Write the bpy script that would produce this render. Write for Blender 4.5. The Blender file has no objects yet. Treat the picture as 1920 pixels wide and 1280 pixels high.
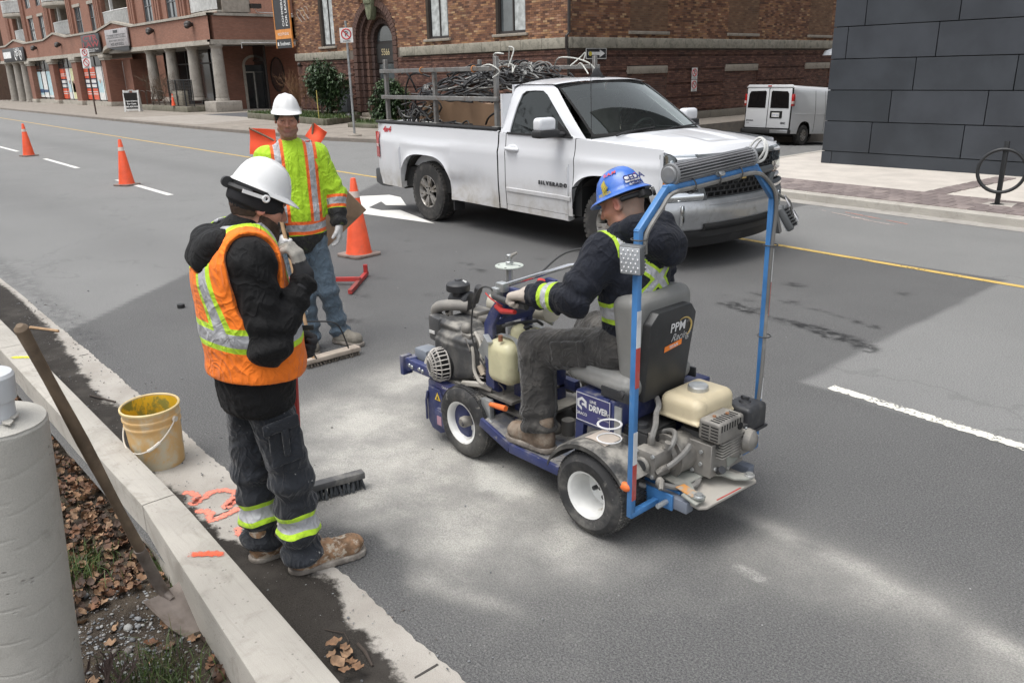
import bpy,bmesh,math,random
import numpy as np
from math import sin,cos,pi,sqrt,radians
from mathutils import Vector,Matrix
rnd=random.Random(7)
sc=bpy.context.scene
COL=sc.collection
# ------------------------------------------------------------ camera, sky, sun, exposure
camd=bpy.data.cameras.new('camera')
camd.sensor_width=36.0
camd.lens=28.5
camd.clip_start=0.05
camd.clip_end=3000
cam=bpy.data.objects.new('camera',camd)
COL.objects.link(cam)
right=Vector((0.668129,0.743753,-0.020867)); downv=Vector((0.221999,-0.226037,-0.948485)); fwd=Vector((-0.710155,0.629078,-0.316134))
cam.matrix_world=Matrix(((right.x,-downv.x,-fwd.x,0),(right.y,-downv.y,-fwd.y,0),(right.z,-downv.z,-fwd.z,2.05),(0,0,0,1)))
sc.camera=cam
SUN_ELEV,SUN_AZ=radians(70),radians(255) # high soft sun behind thin overcast
world=bpy.data.worlds.new('World'); sc.world=world
world.use_nodes=True
wn=world.node_tree.nodes; wl=world.node_tree.links
wn.clear()
wo=wn.new('ShaderNodeOutputWorld'); wb=wn.new('ShaderNodeBackground')
sky=wn.new('ShaderNodeTexSky'); sky.sky_type='NISHITA'; sky.sun_disc=False
sky.sun_elevation=SUN_ELEV; sky.sun_rotation=pi/2-SUN_AZ
sky.air_density=1.0; sky.dust_density=3.0; sky.ozone_density=1.0
hs=wn.new('ShaderNodeHueSaturation'); hs.inputs['Saturation'].default_value=0.22; hs.inputs['Value'].default_value=1.0
wl.new(sky.outputs[0],hs.inputs['Color']); wl.new(hs.outputs[0],wb.inputs['Color'])
wb.inputs['Strength'].default_value=0.15
wl.new(wb.outputs[0],wo.inputs[0])
sund=bpy.data.lights.new('sun','SUN'); sund.energy=0.75; sund.angle=radians(40); sund.color=(1,.97,.92)
sun=bpy.data.objects.new('sun',sund); COL.objects.link(sun)
sdir=Vector((cos(SUN_ELEV)*cos(SUN_AZ),cos(SUN_ELEV)*sin(SUN_AZ),sin(SUN_ELEV)))
sun.rotation_euler=sdir.to_track_quat('Z','Y').to_euler()
sun.location=(0,0,30)
sc.view_settings.view_transform='Standard'
sc.view_settings.look='None'
sc.view_settings.gamma=1.0
sc.view_settings.use_curve_mapping=False
sc.view_settings.exposure=1.0
try:
 sc.cycles.max_bounces=6; sc.cycles.diffuse_bounces=3; sc.cycles.glossy_bounces=3
 sc.cycles.transmission_bounces=4; sc.cycles.transparent_max_bounces=6
 sc.cycles.use_denoising=True
except Exception:
 pass
# ------------------------------------------------------------ helpers: things, parts, meshes
def vec(a):return Vector(a)
def tag(o,label=None,cat=None,group=None,kind=None):
 if label:o['label']=label
 if cat:o['category']=cat
 if group:o['group']=group
 if kind:o['kind']=kind
 return o
def thing(name,label,cat,loc=(0,0,0),rz=0.0,group=None,scale=1.0):
 o=bpy.data.objects.new(name,None); COL.objects.link(o)
 o.empty_display_size=.1
 o.location=loc; o.rotation_euler=(0,0,rz); o.scale=(scale,)*3
 return tag(o,label,cat,group)
def copy_tree(o,parent=None):
 c=o.copy(); COL.objects.link(c)
 if parent is not None:c.parent=parent
 for ch in KIDS.get(o.name,[]):
  copy_tree(ch,c)
 return c
KIDS={}
SPLIT={'deck_column','engine_hose','tank_bracket','poster','seat_hinge','bolt','hose_fitting','cable_tie','hydraulic_hose','lower_frame','handle_clamp'}
class MB:
 """collects shapes; build() links them as one mesh object"""
 def __init__(s):s.v=[]; s.f=[]; s.m=[]; s.n=0; s.g=[]
 def add(s,vs,fs,mi=0):
  s.g.append((len(s.v),len(s.f))); b=s.n
  s.v.extend([tuple(map(float,p))for p in vs]); s.n+=len(vs)
  for f in fs:s.f.append(tuple(b+i for i in f)); s.m.append(mi)
  return s
 def box(s,c,d,R=None,mi=0):
  h=[x/2 for x in d]; vs=[]
  for x in(-1,1):
   for y in(-1,1):
    for z in(-1,1):
     p=Vector((x*h[0],y*h[1],z*h[2]))
     if R is not None:p=R@p
     vs.append((p.x+c[0],p.y+c[1],p.z+c[2]))
  return s.add(vs,[(0,1,3,2),(4,6,7,5),(0,4,5,1),(2,3,7,6),(0,2,6,4),(1,5,7,3)],mi)
 def bb(s,x0,x1,y0,y1,z0,z1,mi=0):
  return s.box(((x0+x1)/2,(y0+y1)/2,(z0+z1)/2),(abs(x1-x0),abs(y1-y0),abs(z1-z0)),None,mi)
 def bar(s,p0,p1,w,h,up=(0,0,1),mi=0):
  p0=Vector(p0); p1=Vector(p1); d=p1-p0; L=d.length; d.normalize()
  u=Vector(up)
  if abs(d.dot(u))>.98:u=Vector((1,0,0))
  sd=d.cross(u).normalized(); u=sd.cross(d)
  R=Matrix((d,sd,u)).transposed()
  return s.box((p0+p1)/2,(L,w,h),R,mi)
 def cyl(s,p0,p1,r0,r1=None,n=16,mi=0,cap=True):
  return s.lathe(p0,Vector(p1)-Vector(p0),[(r0,0),(r0 if r1 is None else r1,(Vector(p1)-Vector(p0)).length)],n,mi,cap)
 def lathe(s,o,axis,prof,n=20,mi=0,cap=True,a0=0,a1=2*pi):
  o=Vector(o); d=Vector(axis).normalized()
  u=Vector((0,0,1))if abs(d.z)<.9 else Vector((1,0,0))
  e1=d.cross(u).normalized(); e2=d.cross(e1)
  full=abs(a1-a0-2*pi)<1e-6
  k=n if full else n+1
  vs=[]; fs=[]
  for(r,h)in prof:
   for i in range(k):
    a=a0+(a1-a0)*i/n
    vs.append(o+d*h+(e1*cos(a)+e2*sin(a))*r)
  for j in range(len(prof)-1):
   for i in range(n):
    i2=(i+1)%k
    fs.append((j*k+i,(j+1)*k+i,(j+1)*k+i2,j*k+i2))
  if cap and full:
   if prof[0][0]>1e-6:fs.append(tuple(range(k)))
   if prof[-1][0]>1e-6:fs.append(tuple((len(prof)-1)*k+i for i in reversed(range(k))))
  return s.add(vs,fs,mi)
 def tube(s,pts,r,n=8,mi=0,closed=False,cap=True):
  P=[Vector(p)for p in pts]; m=len(P)
  rr=r if isinstance(r,(list,tuple))else[r]*m
  vs=[]; fs=[]; prev=None
  for i in range(m):
   a=P[(i-1)%m]if(closed or i>0)else P[i]
   b=P[(i+1)%m]if(closed or i<m-1)else P[i]
   t=(b-a).normalized()
   if prev is None:
    u=Vector((0,0,1))if abs(t.z)<.9 else Vector((1,0,0))
    e=t.cross(u).normalized()
   else:
    e=prev-t*prev.dot(t)
    e=e.normalized()if e.length>1e-6 else t.orthogonal().normalized()
   prev=e; g=t.cross(e)
   for k in range(n):
    q=2*pi*k/n
    vs.append(P[i]+(e*cos(q)+g*sin(q))*rr[i])
  for i in range(m if closed else m-1):
   j=(i+1)%m
   for k in range(n):
    k2=(k+1)%n
    fs.append((i*n+k,i*n+k2,j*n+k2,j*n+k))
  if cap and not closed:
   fs.append(tuple(reversed(range(n)))); fs.append(tuple((m-1)*n+k for k in range(n)))
  return s.add(vs,fs,mi)
 def prism(s,poly,o,u,v,d,mi=0):
  """polygon in the (u,v) plane at o, extruded along vector d"""
  o=Vector(o); u=Vector(u); v=Vector(v); d=Vector(d); n=len(poly)
  a=[o+u*x+v*y for x,y in poly]
  vs=a+[p+d for p in a]
  fs=[tuple(range(n-1,-1,-1)),tuple(range(n,2*n))]
  for i in range(n):
   j=(i+1)%n; fs.append((i,j,n+j,n+i))
  if(u.cross(v)).dot(d)<0:fs=[tuple(reversed(f))for f in fs]
  area=sum(poly[i][0]*poly[(i+1)%n][1]-poly[(i+1)%n][0]*poly[i][1]for i in range(n))
  if area<0:fs=[tuple(reversed(f))for f in fs]
  return s.add(vs,fs,mi)
 def grid(s,G,mi=0,closeu=False,closev=False,flip=False):
  nu=len(G); nv=len(G[0]); fs=[]
  vs=[p for row in G for p in row]
  for i in range(nu if closeu else nu-1):
   for j in range(nv if closev else nv-1):
    i2=(i+1)%nu; j2=(j+1)%nv
    f=(i*nv+j,i2*nv+j,i2*nv+j2,i*nv+j2)
    fs.append(tuple(reversed(f))if flip else f)
  return s.add(vs,fs,mi)
 def ell(s,c,r,R=None,n=16,m=10,mi=0,t0=0,t1=pi):
  G=[]
  for i in range(m+1):
   t=t0+(t1-t0)*i/m; row=[]
   for k in range(n):
    a=2*pi*k/n
    p=Vector((r[0]*sin(t)*cos(a),r[1]*sin(t)*sin(a),r[2]*cos(t)))
    if R is not None:p=R@p
    row.append(p+Vector(c))
   G.append(row)
  return s.grid(G,mi,closev=True)
 def torus(s,c,ax,R,r,n=28,m=8,mi=0):
  d=Vector(ax).normalized(); u=d.orthogonal().normalized(); w=d.cross(u)
  return s.tube([Vector(c)+(u*cos(2*pi*i/n)+w*sin(2*pi*i/n))*R for i in range(n)],r,m,mi,closed=True)
 def build(s,name,mats,parent=None,bev=0,seg=2,ang=38,flat=False,thick=0):
  if name in SPLIT and len(s.g)>1: # each shape becomes a part of its own
   for(v0,f0),(v1,f1)in zip(s.g,s.g[1:]+[(len(s.v),len(s.f))]):
    q=MB(); q.add(s.v[v0:v1],[[i-v0 for i in f]for f in s.f[f0:f1]]); o=MB.build(q,name,mats,parent,bev,seg,ang,flat,thick)
   return o
  me=bpy.data.meshes.new(name)
  me.from_pydata(s.v,[],s.f)
  if not isinstance(mats,(list,tuple)):mats=[mats]
  for m in mats:me.materials.append(m)
  if len(mats)>1:me.polygons.foreach_set('material_index',s.m)
  if bev or thick:
   bm=bmesh.new(); bm.from_mesh(me)
   bmesh.ops.remove_doubles(bm,verts=bm.verts,dist=1e-5)
   if thick:
    bmesh.ops.recalc_face_normals(bm,faces=bm.faces)
    bmesh.ops.solidify(bm,geom=bm.faces[:],thickness=thick)
   if bev:
    bm.normal_update()
    es=[e for e in bm.edges if len(e.link_faces)==2 and e.calc_face_angle(0)>radians(35)]
    try:bmesh.ops.bevel(bm,geom=es,offset=bev,segments=seg,profile=.5,affect='EDGES',clamp_overlap=True)
    except Exception:pass
   bm.to_mesh(me); bm.free()
  me.update()
  if not flat:
   me.polygons.foreach_set('use_smooth',[True]*len(me.polygons))
   me.set_sharp_from_angle(angle=radians(ang))
  return link(name,me,parent)
def link(name,me,parent=None):
 o=bpy.data.objects.new(name,me); COL.objects.link(o)
 if parent is not None:
  o.parent=parent; KIDS.setdefault(parent.name,[]).append(o)
 return o
def np_mesh(name,V,F,mats,parent=None,attrs=None,cols=None,smooth=True,midx=None,ang=None):
 """fast mesh from numpy arrays (all faces quads or all triangles)"""
 V=np.asarray(V,np.float32); F=np.asarray(F,np.int32)
 me=bpy.data.meshes.new(name)
 k=F.shape[1]
 me.vertices.add(len(V)); me.vertices.foreach_set('co',V.ravel())
 me.loops.add(F.size); me.loops.foreach_set('vertex_index',F.ravel())
 me.polygons.add(len(F)); me.polygons.foreach_set('loop_start',np.arange(0,F.size,k,dtype=np.int32))
 if not isinstance(mats,(list,tuple)):mats=[mats]
 for m in mats:me.materials.append(m)
 if midx is not None:me.polygons.foreach_set('material_index',np.asarray(midx,np.int32))
 me.update(calc_edges=True)
 me.polygons.foreach_set('use_smooth',np.full(len(F),smooth))
 for kx,a in(attrs or{}).items():
  at=me.attributes.new(kx,'FLOAT','POINT'); at.data.foreach_set('value',np.asarray(a,np.float32))
 if cols is not None:
  at=me.attributes.new('col','FLOAT_COLOR','POINT')
  c4=np.ones((len(V),4),np.float32); c4[:,:3]=cols
  at.data.foreach_set('color',c4.ravel())
 me.validate()
 if ang:me.set_sharp_from_angle(angle=radians(ang))
 return link(name,me,parent)
def text(name,s,size,o,u,v,mat,parent=None,depth=0.0,align='CENTER',off=0.002,bold=0.0,sx=1.0,shear=0.0):
 """flat lettering lying in the plane spanned by u (reading direction) and v (up)"""
 cu=bpy.data.curves.new(name,'FONT'); cu.body=s; cu.size=size
 cu.align_x=align; cu.align_y='CENTER'; cu.extrude=depth; cu.offset=bold; cu.shear=shear
 cu.resolution_u=3
 t=bpy.data.objects.new(name,cu); COL.objects.link(t)
 dg=bpy.context.evaluated_depsgraph_get()
 me=bpy.data.meshes.new_from_object(t.evaluated_get(dg))
 bpy.data.objects.remove(t)
 u=Vector(u).normalized(); v=Vector(v).normalized(); n=u.cross(v).normalized()
 M4=Matrix(((u.x*sx,v.x,n.x,0),(u.y*sx,v.y,n.y,0),(u.z*sx,v.z,n.z,0),(0,0,0,1)))
 me.transform(Matrix.Translation(Vector(o)+n*off)@M4)
 me.materials.clear(); me.materials.append(mat); me.name=name
 return link(name,me,parent)
# ------------------------------------------------------------ materials
class NB:
 def __init__(s,name):
  s.mat=bpy.data.materials.new(name); s.mat.use_nodes=True
  s.nt=s.mat.node_tree; s.nt.nodes.clear()
  s.out=s.nt.nodes.new('ShaderNodeOutputMaterial')
  s.p=s.nt.nodes.new('ShaderNodeBsdfPrincipled')
  s.nt.links.new(s.p.outputs[0],s.out.inputs[0])
  s._tc=None
 def new(s,t,**kw):
  n=s.nt.nodes.new(t)
  for k,v in kw.items():setattr(n,k,v)
  return n
 def L(s,a,b):s.nt.links.new(a,b)
 def put(s,sock,v):
  if hasattr(v,'node'):s.L(v,sock)
  elif isinstance(v,(tuple,list)):sock.default_value=tuple(v)+((1,)if len(v)==3 and sock.type=='RGBA' else())
  else:sock.default_value=v
 def co(s,scale=None,rot=None):
  if s._tc is None:s._tc=s.new('ShaderNodeTexCoord')
  o=s._tc.outputs['Object']
  if scale is not None or rot is not None:
   m=s.new('ShaderNodeMapping'); s.L(o,m.inputs[0])
   if scale is not None:m.inputs['Scale'].default_value=scale if isinstance(scale,(tuple,list))else(scale,)*3
   if rot is not None:m.inputs['Rotation'].default_value=rot
   return m.outputs[0]
  return o
 def noise(s,scale,detail=3,rough=.55,vec=None,dist=0):
  n=s.new('ShaderNodeTexNoise'); n.inputs['Scale'].default_value=scale
  n.inputs['Detail'].default_value=detail; n.inputs['Roughness'].default_value=rough
  n.inputs['Distortion'].default_value=dist
  s.L(vec if vec is not None else s.co(),n.inputs['Vector'])
  return n.outputs['Fac']
 def vor(s,scale,vec=None,feature='F1',out='Distance',rand=1):
  n=s.new('ShaderNodeTexVoronoi',feature=feature); n.inputs['Scale'].default_value=scale
  n.inputs['Randomness'].default_value=rand
  s.L(vec if vec is not None else s.co(),n.inputs['Vector'])
  return n.outputs[out]
 def math(s,op,a,b=0.0,c=None,clamp=False):
  n=s.new('ShaderNodeMath',operation=op); n.use_clamp=clamp
  s.put(n.inputs[0],a); s.put(n.inputs[1],b)
  if c is not None:s.put(n.inputs[2],c)
  return n.outputs[0]
 def rng(s,v,a,b,c=0.0,d=1.0,smooth=True):
  n=s.new('ShaderNodeMapRange'); n.interpolation_type='SMOOTHSTEP' if smooth else 'LINEAR'
  s.put(n.inputs[0],v)
  for i,x in enumerate((a,b,c,d)):n.inputs[i+1].default_value=x
  return n.outputs[0]
 def mix(s,f,a,b,mode='MIX'):
  n=s.new('ShaderNodeMix',data_type='RGBA',blend_type=mode)
  s.put(n.inputs[0],f); s.put(n.inputs[6],a); s.put(n.inputs[7],b)
  return n.outputs[2]
 def attr(s,name,out='Fac'):
  n=s.new('ShaderNodeAttribute'); n.attribute_name=name
  return n.outputs[out]
 def bump(s,h,strength=.3,dist=.01,nrm=None):
  n=s.new('ShaderNodeBump'); n.inputs['Strength'].default_value=strength; n.inputs['Distance'].default_value=dist
  s.L(h,n.inputs['Height'])
  if nrm is not None:s.L(nrm,n.inputs['Normal'])
  return n.outputs[0]
 def set(s,**kw):
  names=dict(col='Base Color',rough='Roughness',met='Metallic',nrm='Normal',spec='Specular IOR Level',coat='Coat Weight',trans='Transmission Weight',alpha='Alpha',emit='Emission Color',es='Emission Strength',ior='IOR',sheen='Sheen Weight')
  for k,v in kw.items():s.put(s.p.inputs[names[k]],v)
  return s.mat
MATS={}
def M(name,col,rough=.6,met=0,var=.15,vs=5.0,bump=0.0,bs=60.0,dirt=None,dthr=(.5,.7),ds=4.0,coat=0,spec=.5,bd=.004,sheen=0):
 """painted / plain material with mottling, optional dirt colour in noise patches and fine relief"""
 if name in MATS:return MATS[name]
 b=NB(name)
 f=b.noise(vs,4)
 c=b.mix(b.rng(f,.3,.7),tuple(x*(1-var)for x in col),tuple(min(1,x*(1+var))for x in col))
 r=rough
 if dirt:
  df=b.rng(b.noise(ds,5,.65,dist=.3),dthr[0],dthr[1])
  c=b.mix(df,c,dirt)
  r=b.math('MULTIPLY_ADD',df,(.85-rough)*.8,rough)
 if bump:b.set(nrm=b.bump(b.noise(bs,4,.6),bump,bd))
 MATS[name]=b.set(col=c,rough=r,met=met,coat=coat,spec=spec,sheen=sheen)
 return MATS[name]
# ============================================================ SETTING: ground, road, kerbs, pavements
def nz(x,y,f=1.0,seed=0,octv=4):
 """cheap smooth 2-D noise, about -1..1 (numpy)"""
 r=np.random.RandomState(seed); t=0; a=1; tot=0
 for o in range(octv):
  for k in range(3):
   th=r.rand()*2*pi; ph=r.rand(2)*2*pi; ff=f*(.8+.5*r.rand())
   wx=x+.35/ff*np.sin(ff*1.3*y+ph[1]); wy=y+.35/ff*np.sin(ff*1.1*x+ph[0])
   t=t+a*np.sin(ff*(wx*cos(th)+wy*sin(th))*2*pi+ph[0])
  tot+=a*1.7; a*=.55; f*=2.1
 return t/tot
def sst(x,a,b):
 t=np.clip((x-a)/(b-a),0,1); return t*t*(3-2*t)
def seg_d(x,y,pts):
 d=np.full(np.shape(x),1e9)
 for(ax,ay),(bx,by)in zip(pts[:-1],pts[1:]):
  L2=(bx-ax)**2+(by-ay)**2
  t=np.clip(((x-ax)*(bx-ax)+(y-ay)*(by-ay))/L2,0,1)
  d=np.minimum(d,np.hypot(x-ax-t*(bx-ax),y-ay-t*(by-ay)))
 return d
def poly_in(x,y,P):
 """signed-ish inside distance (positive inside) for a convex polygon, any winding"""
 A=sum(P[i][0]*P[(i+1)%len(P)][1]-P[(i+1)%len(P)][0]*P[i][1]for i in range(len(P)))
 s=1 if A>0 else-1; d=np.full(np.shape(x),1e9)
 for i in range(len(P)):
  a=P[i]; b=P[(i+1)%len(P)]; L=math.hypot(b[0]-a[0],b[1]-a[1])
  d=np.minimum(d,s*((b[0]-a[0])*(y-a[1])-(b[1]-a[1])*(x-a[0]))/L)
 return d
def sheet(name,xs,ys,zf,mat,attrs):
 X,Y=np.meshgrid(np.asarray(xs),np.asarray(ys),indexing='ij')
 x=X.ravel(); y=Y.ravel(); z=zf(x,y)if callable(zf)else np.full(len(x),zf)
 nx,ny=len(xs),len(ys)
 i=np.arange(nx-1)[:,None]*ny+np.arange(ny-1)[None,:]
 F=np.stack([i,i+ny,i+ny+1,i+1],-1).reshape(-1,4)
 return np_mesh(name,np.stack([x,y,z],-1),F,mat,None,{k:f(x,y)for k,f in attrs.items()})
# --- asphalt
def asphalt_mat():
 b=NB('asphalt')
 tone=b.attr('tone'); dust=b.attr('dust'); damp=b.attr('damp'); paint=b.attr('ghost')
 big=b.noise(.8,4,.6); mid=b.noise(14,3)
 ag=b.vor(150); ag2=b.noise(260,2,.6); sp=b.vor(75,out='Color'); sp2=b.vor(75)
 gr=b.rng(b.math('ADD',b.math('MULTIPLY',b.noise(110,3,.75),.6),b.math('MULTIPLY',ag2,.4)),.36,.64)
 new=b.mix(gr,(.040,.040,.042),(.165,.164,.160))
 old=b.mix(gr,(.125,.126,.123),(.290,.289,.280))
 c=b.mix(tone,new,old)
 c=b.mix(b.rng(big,.35,.7,0,.25),c,(.15,.15,.147))
 c=b.mix(b.rng(mid,.6,.8,0,.22),c,(.055,.055,.056))
 # pale aggregate chips
 sel=b.math('GREATER_THAN',b.math('ADD',0,sp),.72)
 chip=b.math('MULTIPLY',sel,b.math('LESS_THAN',sp2,.32))
 c=b.mix(b.math('MULTIPLY',chip,.16),c,(.36,.35,.33))
 dn=b.math('ADD',b.math('MULTIPLY',b.noise(6,7,.72),.75),b.math('MULTIPLY',b.math('SUBTRACT',1.0,ag),.55))
 df=b.math('MULTIPLY',b.math('MULTIPLY',dust,1.4),b.rng(dn,.50,.95,.55,1.0),clamp=True)
 c=b.mix(df,c,(.46,.445,.405))
 c=b.mix(b.math('MULTIPLY',paint,b.rng(dn,.45,.75,.25,1.0),clamp=True),c,(.52,.51,.47))
 dm=b.math('MULTIPLY',damp,b.rng(b.noise(9,4,.6),.35,.6),clamp=True)
 c=b.mix(dm,c,(.022,.022,.022))
 h=b.math('ADD',b.math('MULTIPLY',ag,-1.0),b.math('MULTIPLY',ag2,.6))
 wv=b.new('ShaderNodeVectorMath',operation='ADD'); b.L(b.co(),wv.inputs[0])
 nz3=b.new('ShaderNodeTexNoise'); nz3.inputs['Scale'].default_value=1.6; nz3.inputs['Detail'].default_value=4; b.L(b.co(),nz3.inputs['Vector'])
 sc3=b.new('ShaderNodeVectorMath',operation='SCALE'); b.L(nz3.outputs['Color'],sc3.inputs[0]); sc3.inputs['Scale'].default_value=1.1; b.L(sc3.outputs[0],wv.inputs[1])
 crk=b.rng(b.vor(.28,vec=wv.outputs[0],feature='DISTANCE_TO_EDGE'),.002,.007,1,0)
 c=b.mix(b.math('MULTIPLY',crk,b.math('MULTIPLY',tone,.16)),c,(.045,.045,.045))
 n=b.bump(h,.55,.006)
 return b.set(col=c,rough=b.math('MULTIPLY_ADD',dm,-.35,.86),nrm=n,spec=.35)
asph=asphalt_mat()
def f_tone(x,y):
 w=nz(x,y,.9,3)*.02
 left=sst(-(x+6.2+.87*(y)*1.0)+w,-.03,.03) # older surface up the road
 lim=np.where(y>8.75,-6.3,-2.55)
 rp=sst(x-lim+w,-.04,.04)*sst(y-4.86-(-.035)*(x+2.3)+w*.1,-.02,.03)
 side=sst(y-14.5,0,1)*.7
 t=np.maximum(np.maximum(left*.92,rp*.95),side)
 t=t-.25*np.exp(-((y-7.4)/.5)**2)*left-.2*np.exp(-((y-3.4)/.5)**2)*left
 return np.clip(t+.06*nz(x,y,.25,5),0,1)
def f_dust(x,y):
 n=nz(x,y,.9,11,4); n2=nz(x,y,2.7,12,4)
 d=np.zeros_like(x)
 for cx,cy,sx,sy,a in((-4.05,2.4,.50,.36,1.0),(-3.45,2.2,.60,.42,.95),(-2.75,2.12,.55,.36,.85),(-3.3,1.86,.45,.22,.7),(-2.9,2.45,.6,.3,.7),
(-4.5,3.0,.34,.42,.75),(-3.0,2.6,.5,.22,.6),(-2.3,2.25,.34,.26,.55),(-3.8,3.3,.9,.26,.5)):
  d=np.maximum(d,a*np.exp(-((x-cx)/sx)**2-((y-cy)/sy)**2))
 d=d*(1+.28*n+.22*n2)+.10*sst(n2+n,.2,1)*np.exp(-((x+3)/1.6)**2-((y-2.3)/.9)**2)
 # windrow lobes swept by the brush
 lob=np.exp(-((y-1.72-.10*np.sin(5.5*x)-.05*n)/.05)**2)*sst(x,-3.1,-2.8)*sst(-x,1.9,2.2)
 d=d+.28*lob
 d=d*(1-.9*sst(-(y-1.56-.12*np.sin(4.2*x+.8)-.08*n),-.04,.05))
 # pale trail left behind the machine
 s=seg_d(x,y,[(-2.2,3.12),(-1.17,3.06),(-.5,2.95),(1.5,2.7)])
 d=d+.42*np.exp(-(s/.06)**2)*(.75+.5*n2)*sst(x,-2.4,-1.9)
 s2=seg_d(x,y,[(-1.7,2.9),(-.9,2.92),(-.3,2.8),(1.5,2.5)])
 d=d+.36*np.exp(-(s2/.26)**2)*(.8+.5*n)*sst(x,-2.1,-1.3)
 # tyre track rolled through the dust
 tr=seg_d(x,y,[(-3.15,2.80),(-2.35,2.62)])
 d=d*(1-.75*np.exp(-(tr/.055)**2))
 return np.clip(d,0,1)
def f_damp(x,y):
 n=nz(x,y,1.6,21,4)
 s=seg_d(x,y,[(-4.0,6.2),(-3.4,6.06),(-2.9,6.02),(-2.5,5.86)])
 d=sst(-(s-.07-.07*n),-.03,.02)
 s=seg_d(x,y,[(-3.7,6.62),(-3.1,6.5),(-2.75,6.42)])
 d=np.maximum(d,sst(-(s-.03-.05*n),-.02,.02)*.9)
 s=seg_d(x,y,[(-30,1.95),(-10.3,1.72),(-8,1.66),(-6.6,1.6)])
 d=np.maximum(d,.38*sst(-(s-.10-.05*n),-.10,.08)*sst(-x,6.4,7.2))
 for i in range(26):
  r=np.random.RandomState(100+i); cx=-3-r.rand()*6; cy=3.2+r.rand()*4.6; k=.03+.05*r.rand()
  d=np.maximum(d,.7*sst(-(np.hypot((x-cx)/1.6,y-cy)-k*(1+.5*n)),-.02,.02))
 return d
def f_ghost(x,y):
 P=[(-3.30,2.60),(-2.83,2.69),(-2.70,2.47),(-2.91,2.33)]
 d=sst(poly_in(x,y,P),-.02,.03)*.75
 for ax,ay,bx,by in((-1.62,2.72,-1.5,2.70),(-4.3,5.35,-4.0,5.5),(-.9,2.2,-.8,2.2),(-6.6,3.7,-6.5,3.55)):
  d=np.maximum(d,.5*sst(-(seg_d(x,y,[(ax,ay),(bx,by)])-.02),-.015,.01))
 return d
def steps(*spec):
 out=[]
 for a,b,d in spec:out.extend(np.arange(a,b,d))
 out.append(spec[-1][1]); return np.array(out)
xs=steps((-150,-40,6),(-40,-16,1.0),(-16,-6,.07),(-6,0,.03),(0,3,.15),(3,40,4))
ys=steps((.9,1.4,.06),(1.4,4.0,.03),(4.0,9.2,.05),(9.2,16,.5),(16,80,6))
street_z=lambda x,y:-.06*np.maximum(0,y-15.5) # the side street falls away
tag(sheet('road',xs,ys,street_z,asph,dict(tone=f_tone,dust=f_dust,damp=f_damp,ghost=f_ghost)),kind='structure')
soil_far=M('earth',(.09,.075,.055),.95,bump=.4,bs=6)
tag(sheet('ground',steps((-900,-40,86),(-40,20,2),(20,900,88)),steps((-900,-10,89),(-10,90,2),(90,900,81)),
lambda x,y:np.where(y>14,-.9-.06*np.clip(y-14,0,80),-.42),soil_far,{}),kind='structure')
# --- painted road markings: thin sheets with worn edges
def paint_mat(name,col,wear=.5,spray=False):
 if name in MATS:return MATS[name]
 b=NB(name); MATS[name]=b.mat
 w=b.math('ADD',b.math('MULTIPLY',b.noise(45,4,.7),.6),b.math('MULTIPLY',b.noise(7,3),.4))
 c=b.mix(b.rng(b.noise(3,3),.3,.7),tuple(x*.86 for x in col),col)
 al=b.rng(w,wear,wear+.05,1,0)
 if spray:al=b.rng(b.math('ADD',b.attr('core'),b.math('MULTIPLY',b.math('SUBTRACT',b.noise(70,6,.8),.5),2.0)),.35,.95)
 return b.set(alpha=al,col=c,rough=.75,nrm=b.bump(b.noise(220,2),.4,.004),spec=.3)
white_paint=paint_mat('white road paint',(.72,.71,.67),.62)
white_worn=paint_mat('worn white road paint',(.74,.72,.64),.53)
yellow_paint=paint_mat('yellow road paint',(.60,.42,.13),.56)
def ribbon(name,pts,w,mat,z=.004,jag=0.0,n=40):
 P=np.array(pts,float)
 s=np.concatenate([[0],np.cumsum(np.hypot(*np.diff(P,axis=0).T))])
 t=np.linspace(0,s[-1],n); c=np.stack([np.interp(t,s,P[:,0]),np.interp(t,s,P[:,1])],-1)
 d=np.gradient(c,axis=0); d/=np.linalg.norm(d,axis=1)[:,None]; nn=np.stack([-d[:,1],d[:,0]],-1)
 r=np.random.RandomState(len(pts)+int(abs(P[0,0])*10))
 a=c+nn*(w/2+jag*(r.rand(n,1)-.5)); e=c-nn*(w/2+jag*(r.rand(n,1)-.5))
 V=[]; K=5
 for i in range(n):
  for q in range(K):V.append((*(a[i]+(e[i]-a[i])*q/(K-1)),z))
 i=np.arange(n-1)[:,None]*K+np.arange(K-1)[None]; F=np.stack([i,i+1,i+K+1,i+K],-1).reshape(-1,4)
 end=np.clip(np.minimum(np.arange(n),n-1-np.arange(n))/4+.25,0,1)
 return tag(np_mesh(name,V,F,mat,None,dict(core=(end[:,None]*np.array([0,.8,1,.8,0])[None]).ravel())),kind='structure')
ribbon('yellow_line',[(-120,13.2),(-58,10.9),(-30,9.85),(-14.7,9.33),(-5.6,8.80),(-2.3,8.58),(6,8.1)],.088,yellow_paint,n=160)
for a,e in(((-46,6.25),(-42.5,6.15)),((-39.5,6.0),(-36,5.92)),((-32.6,5.80),(-29.4,5.75)),((-25.9,5.68),(-22.3,5.58)),((-18.9,5.46),(-15.5,5.36))):
 ribbon('lane_line',[a,e],.12,white_paint,n=20)
ribbon('lane_line',[(-2.36,4.93),(1.4,4.62)],.085,white_worn,jag=.018,n=220)
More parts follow.
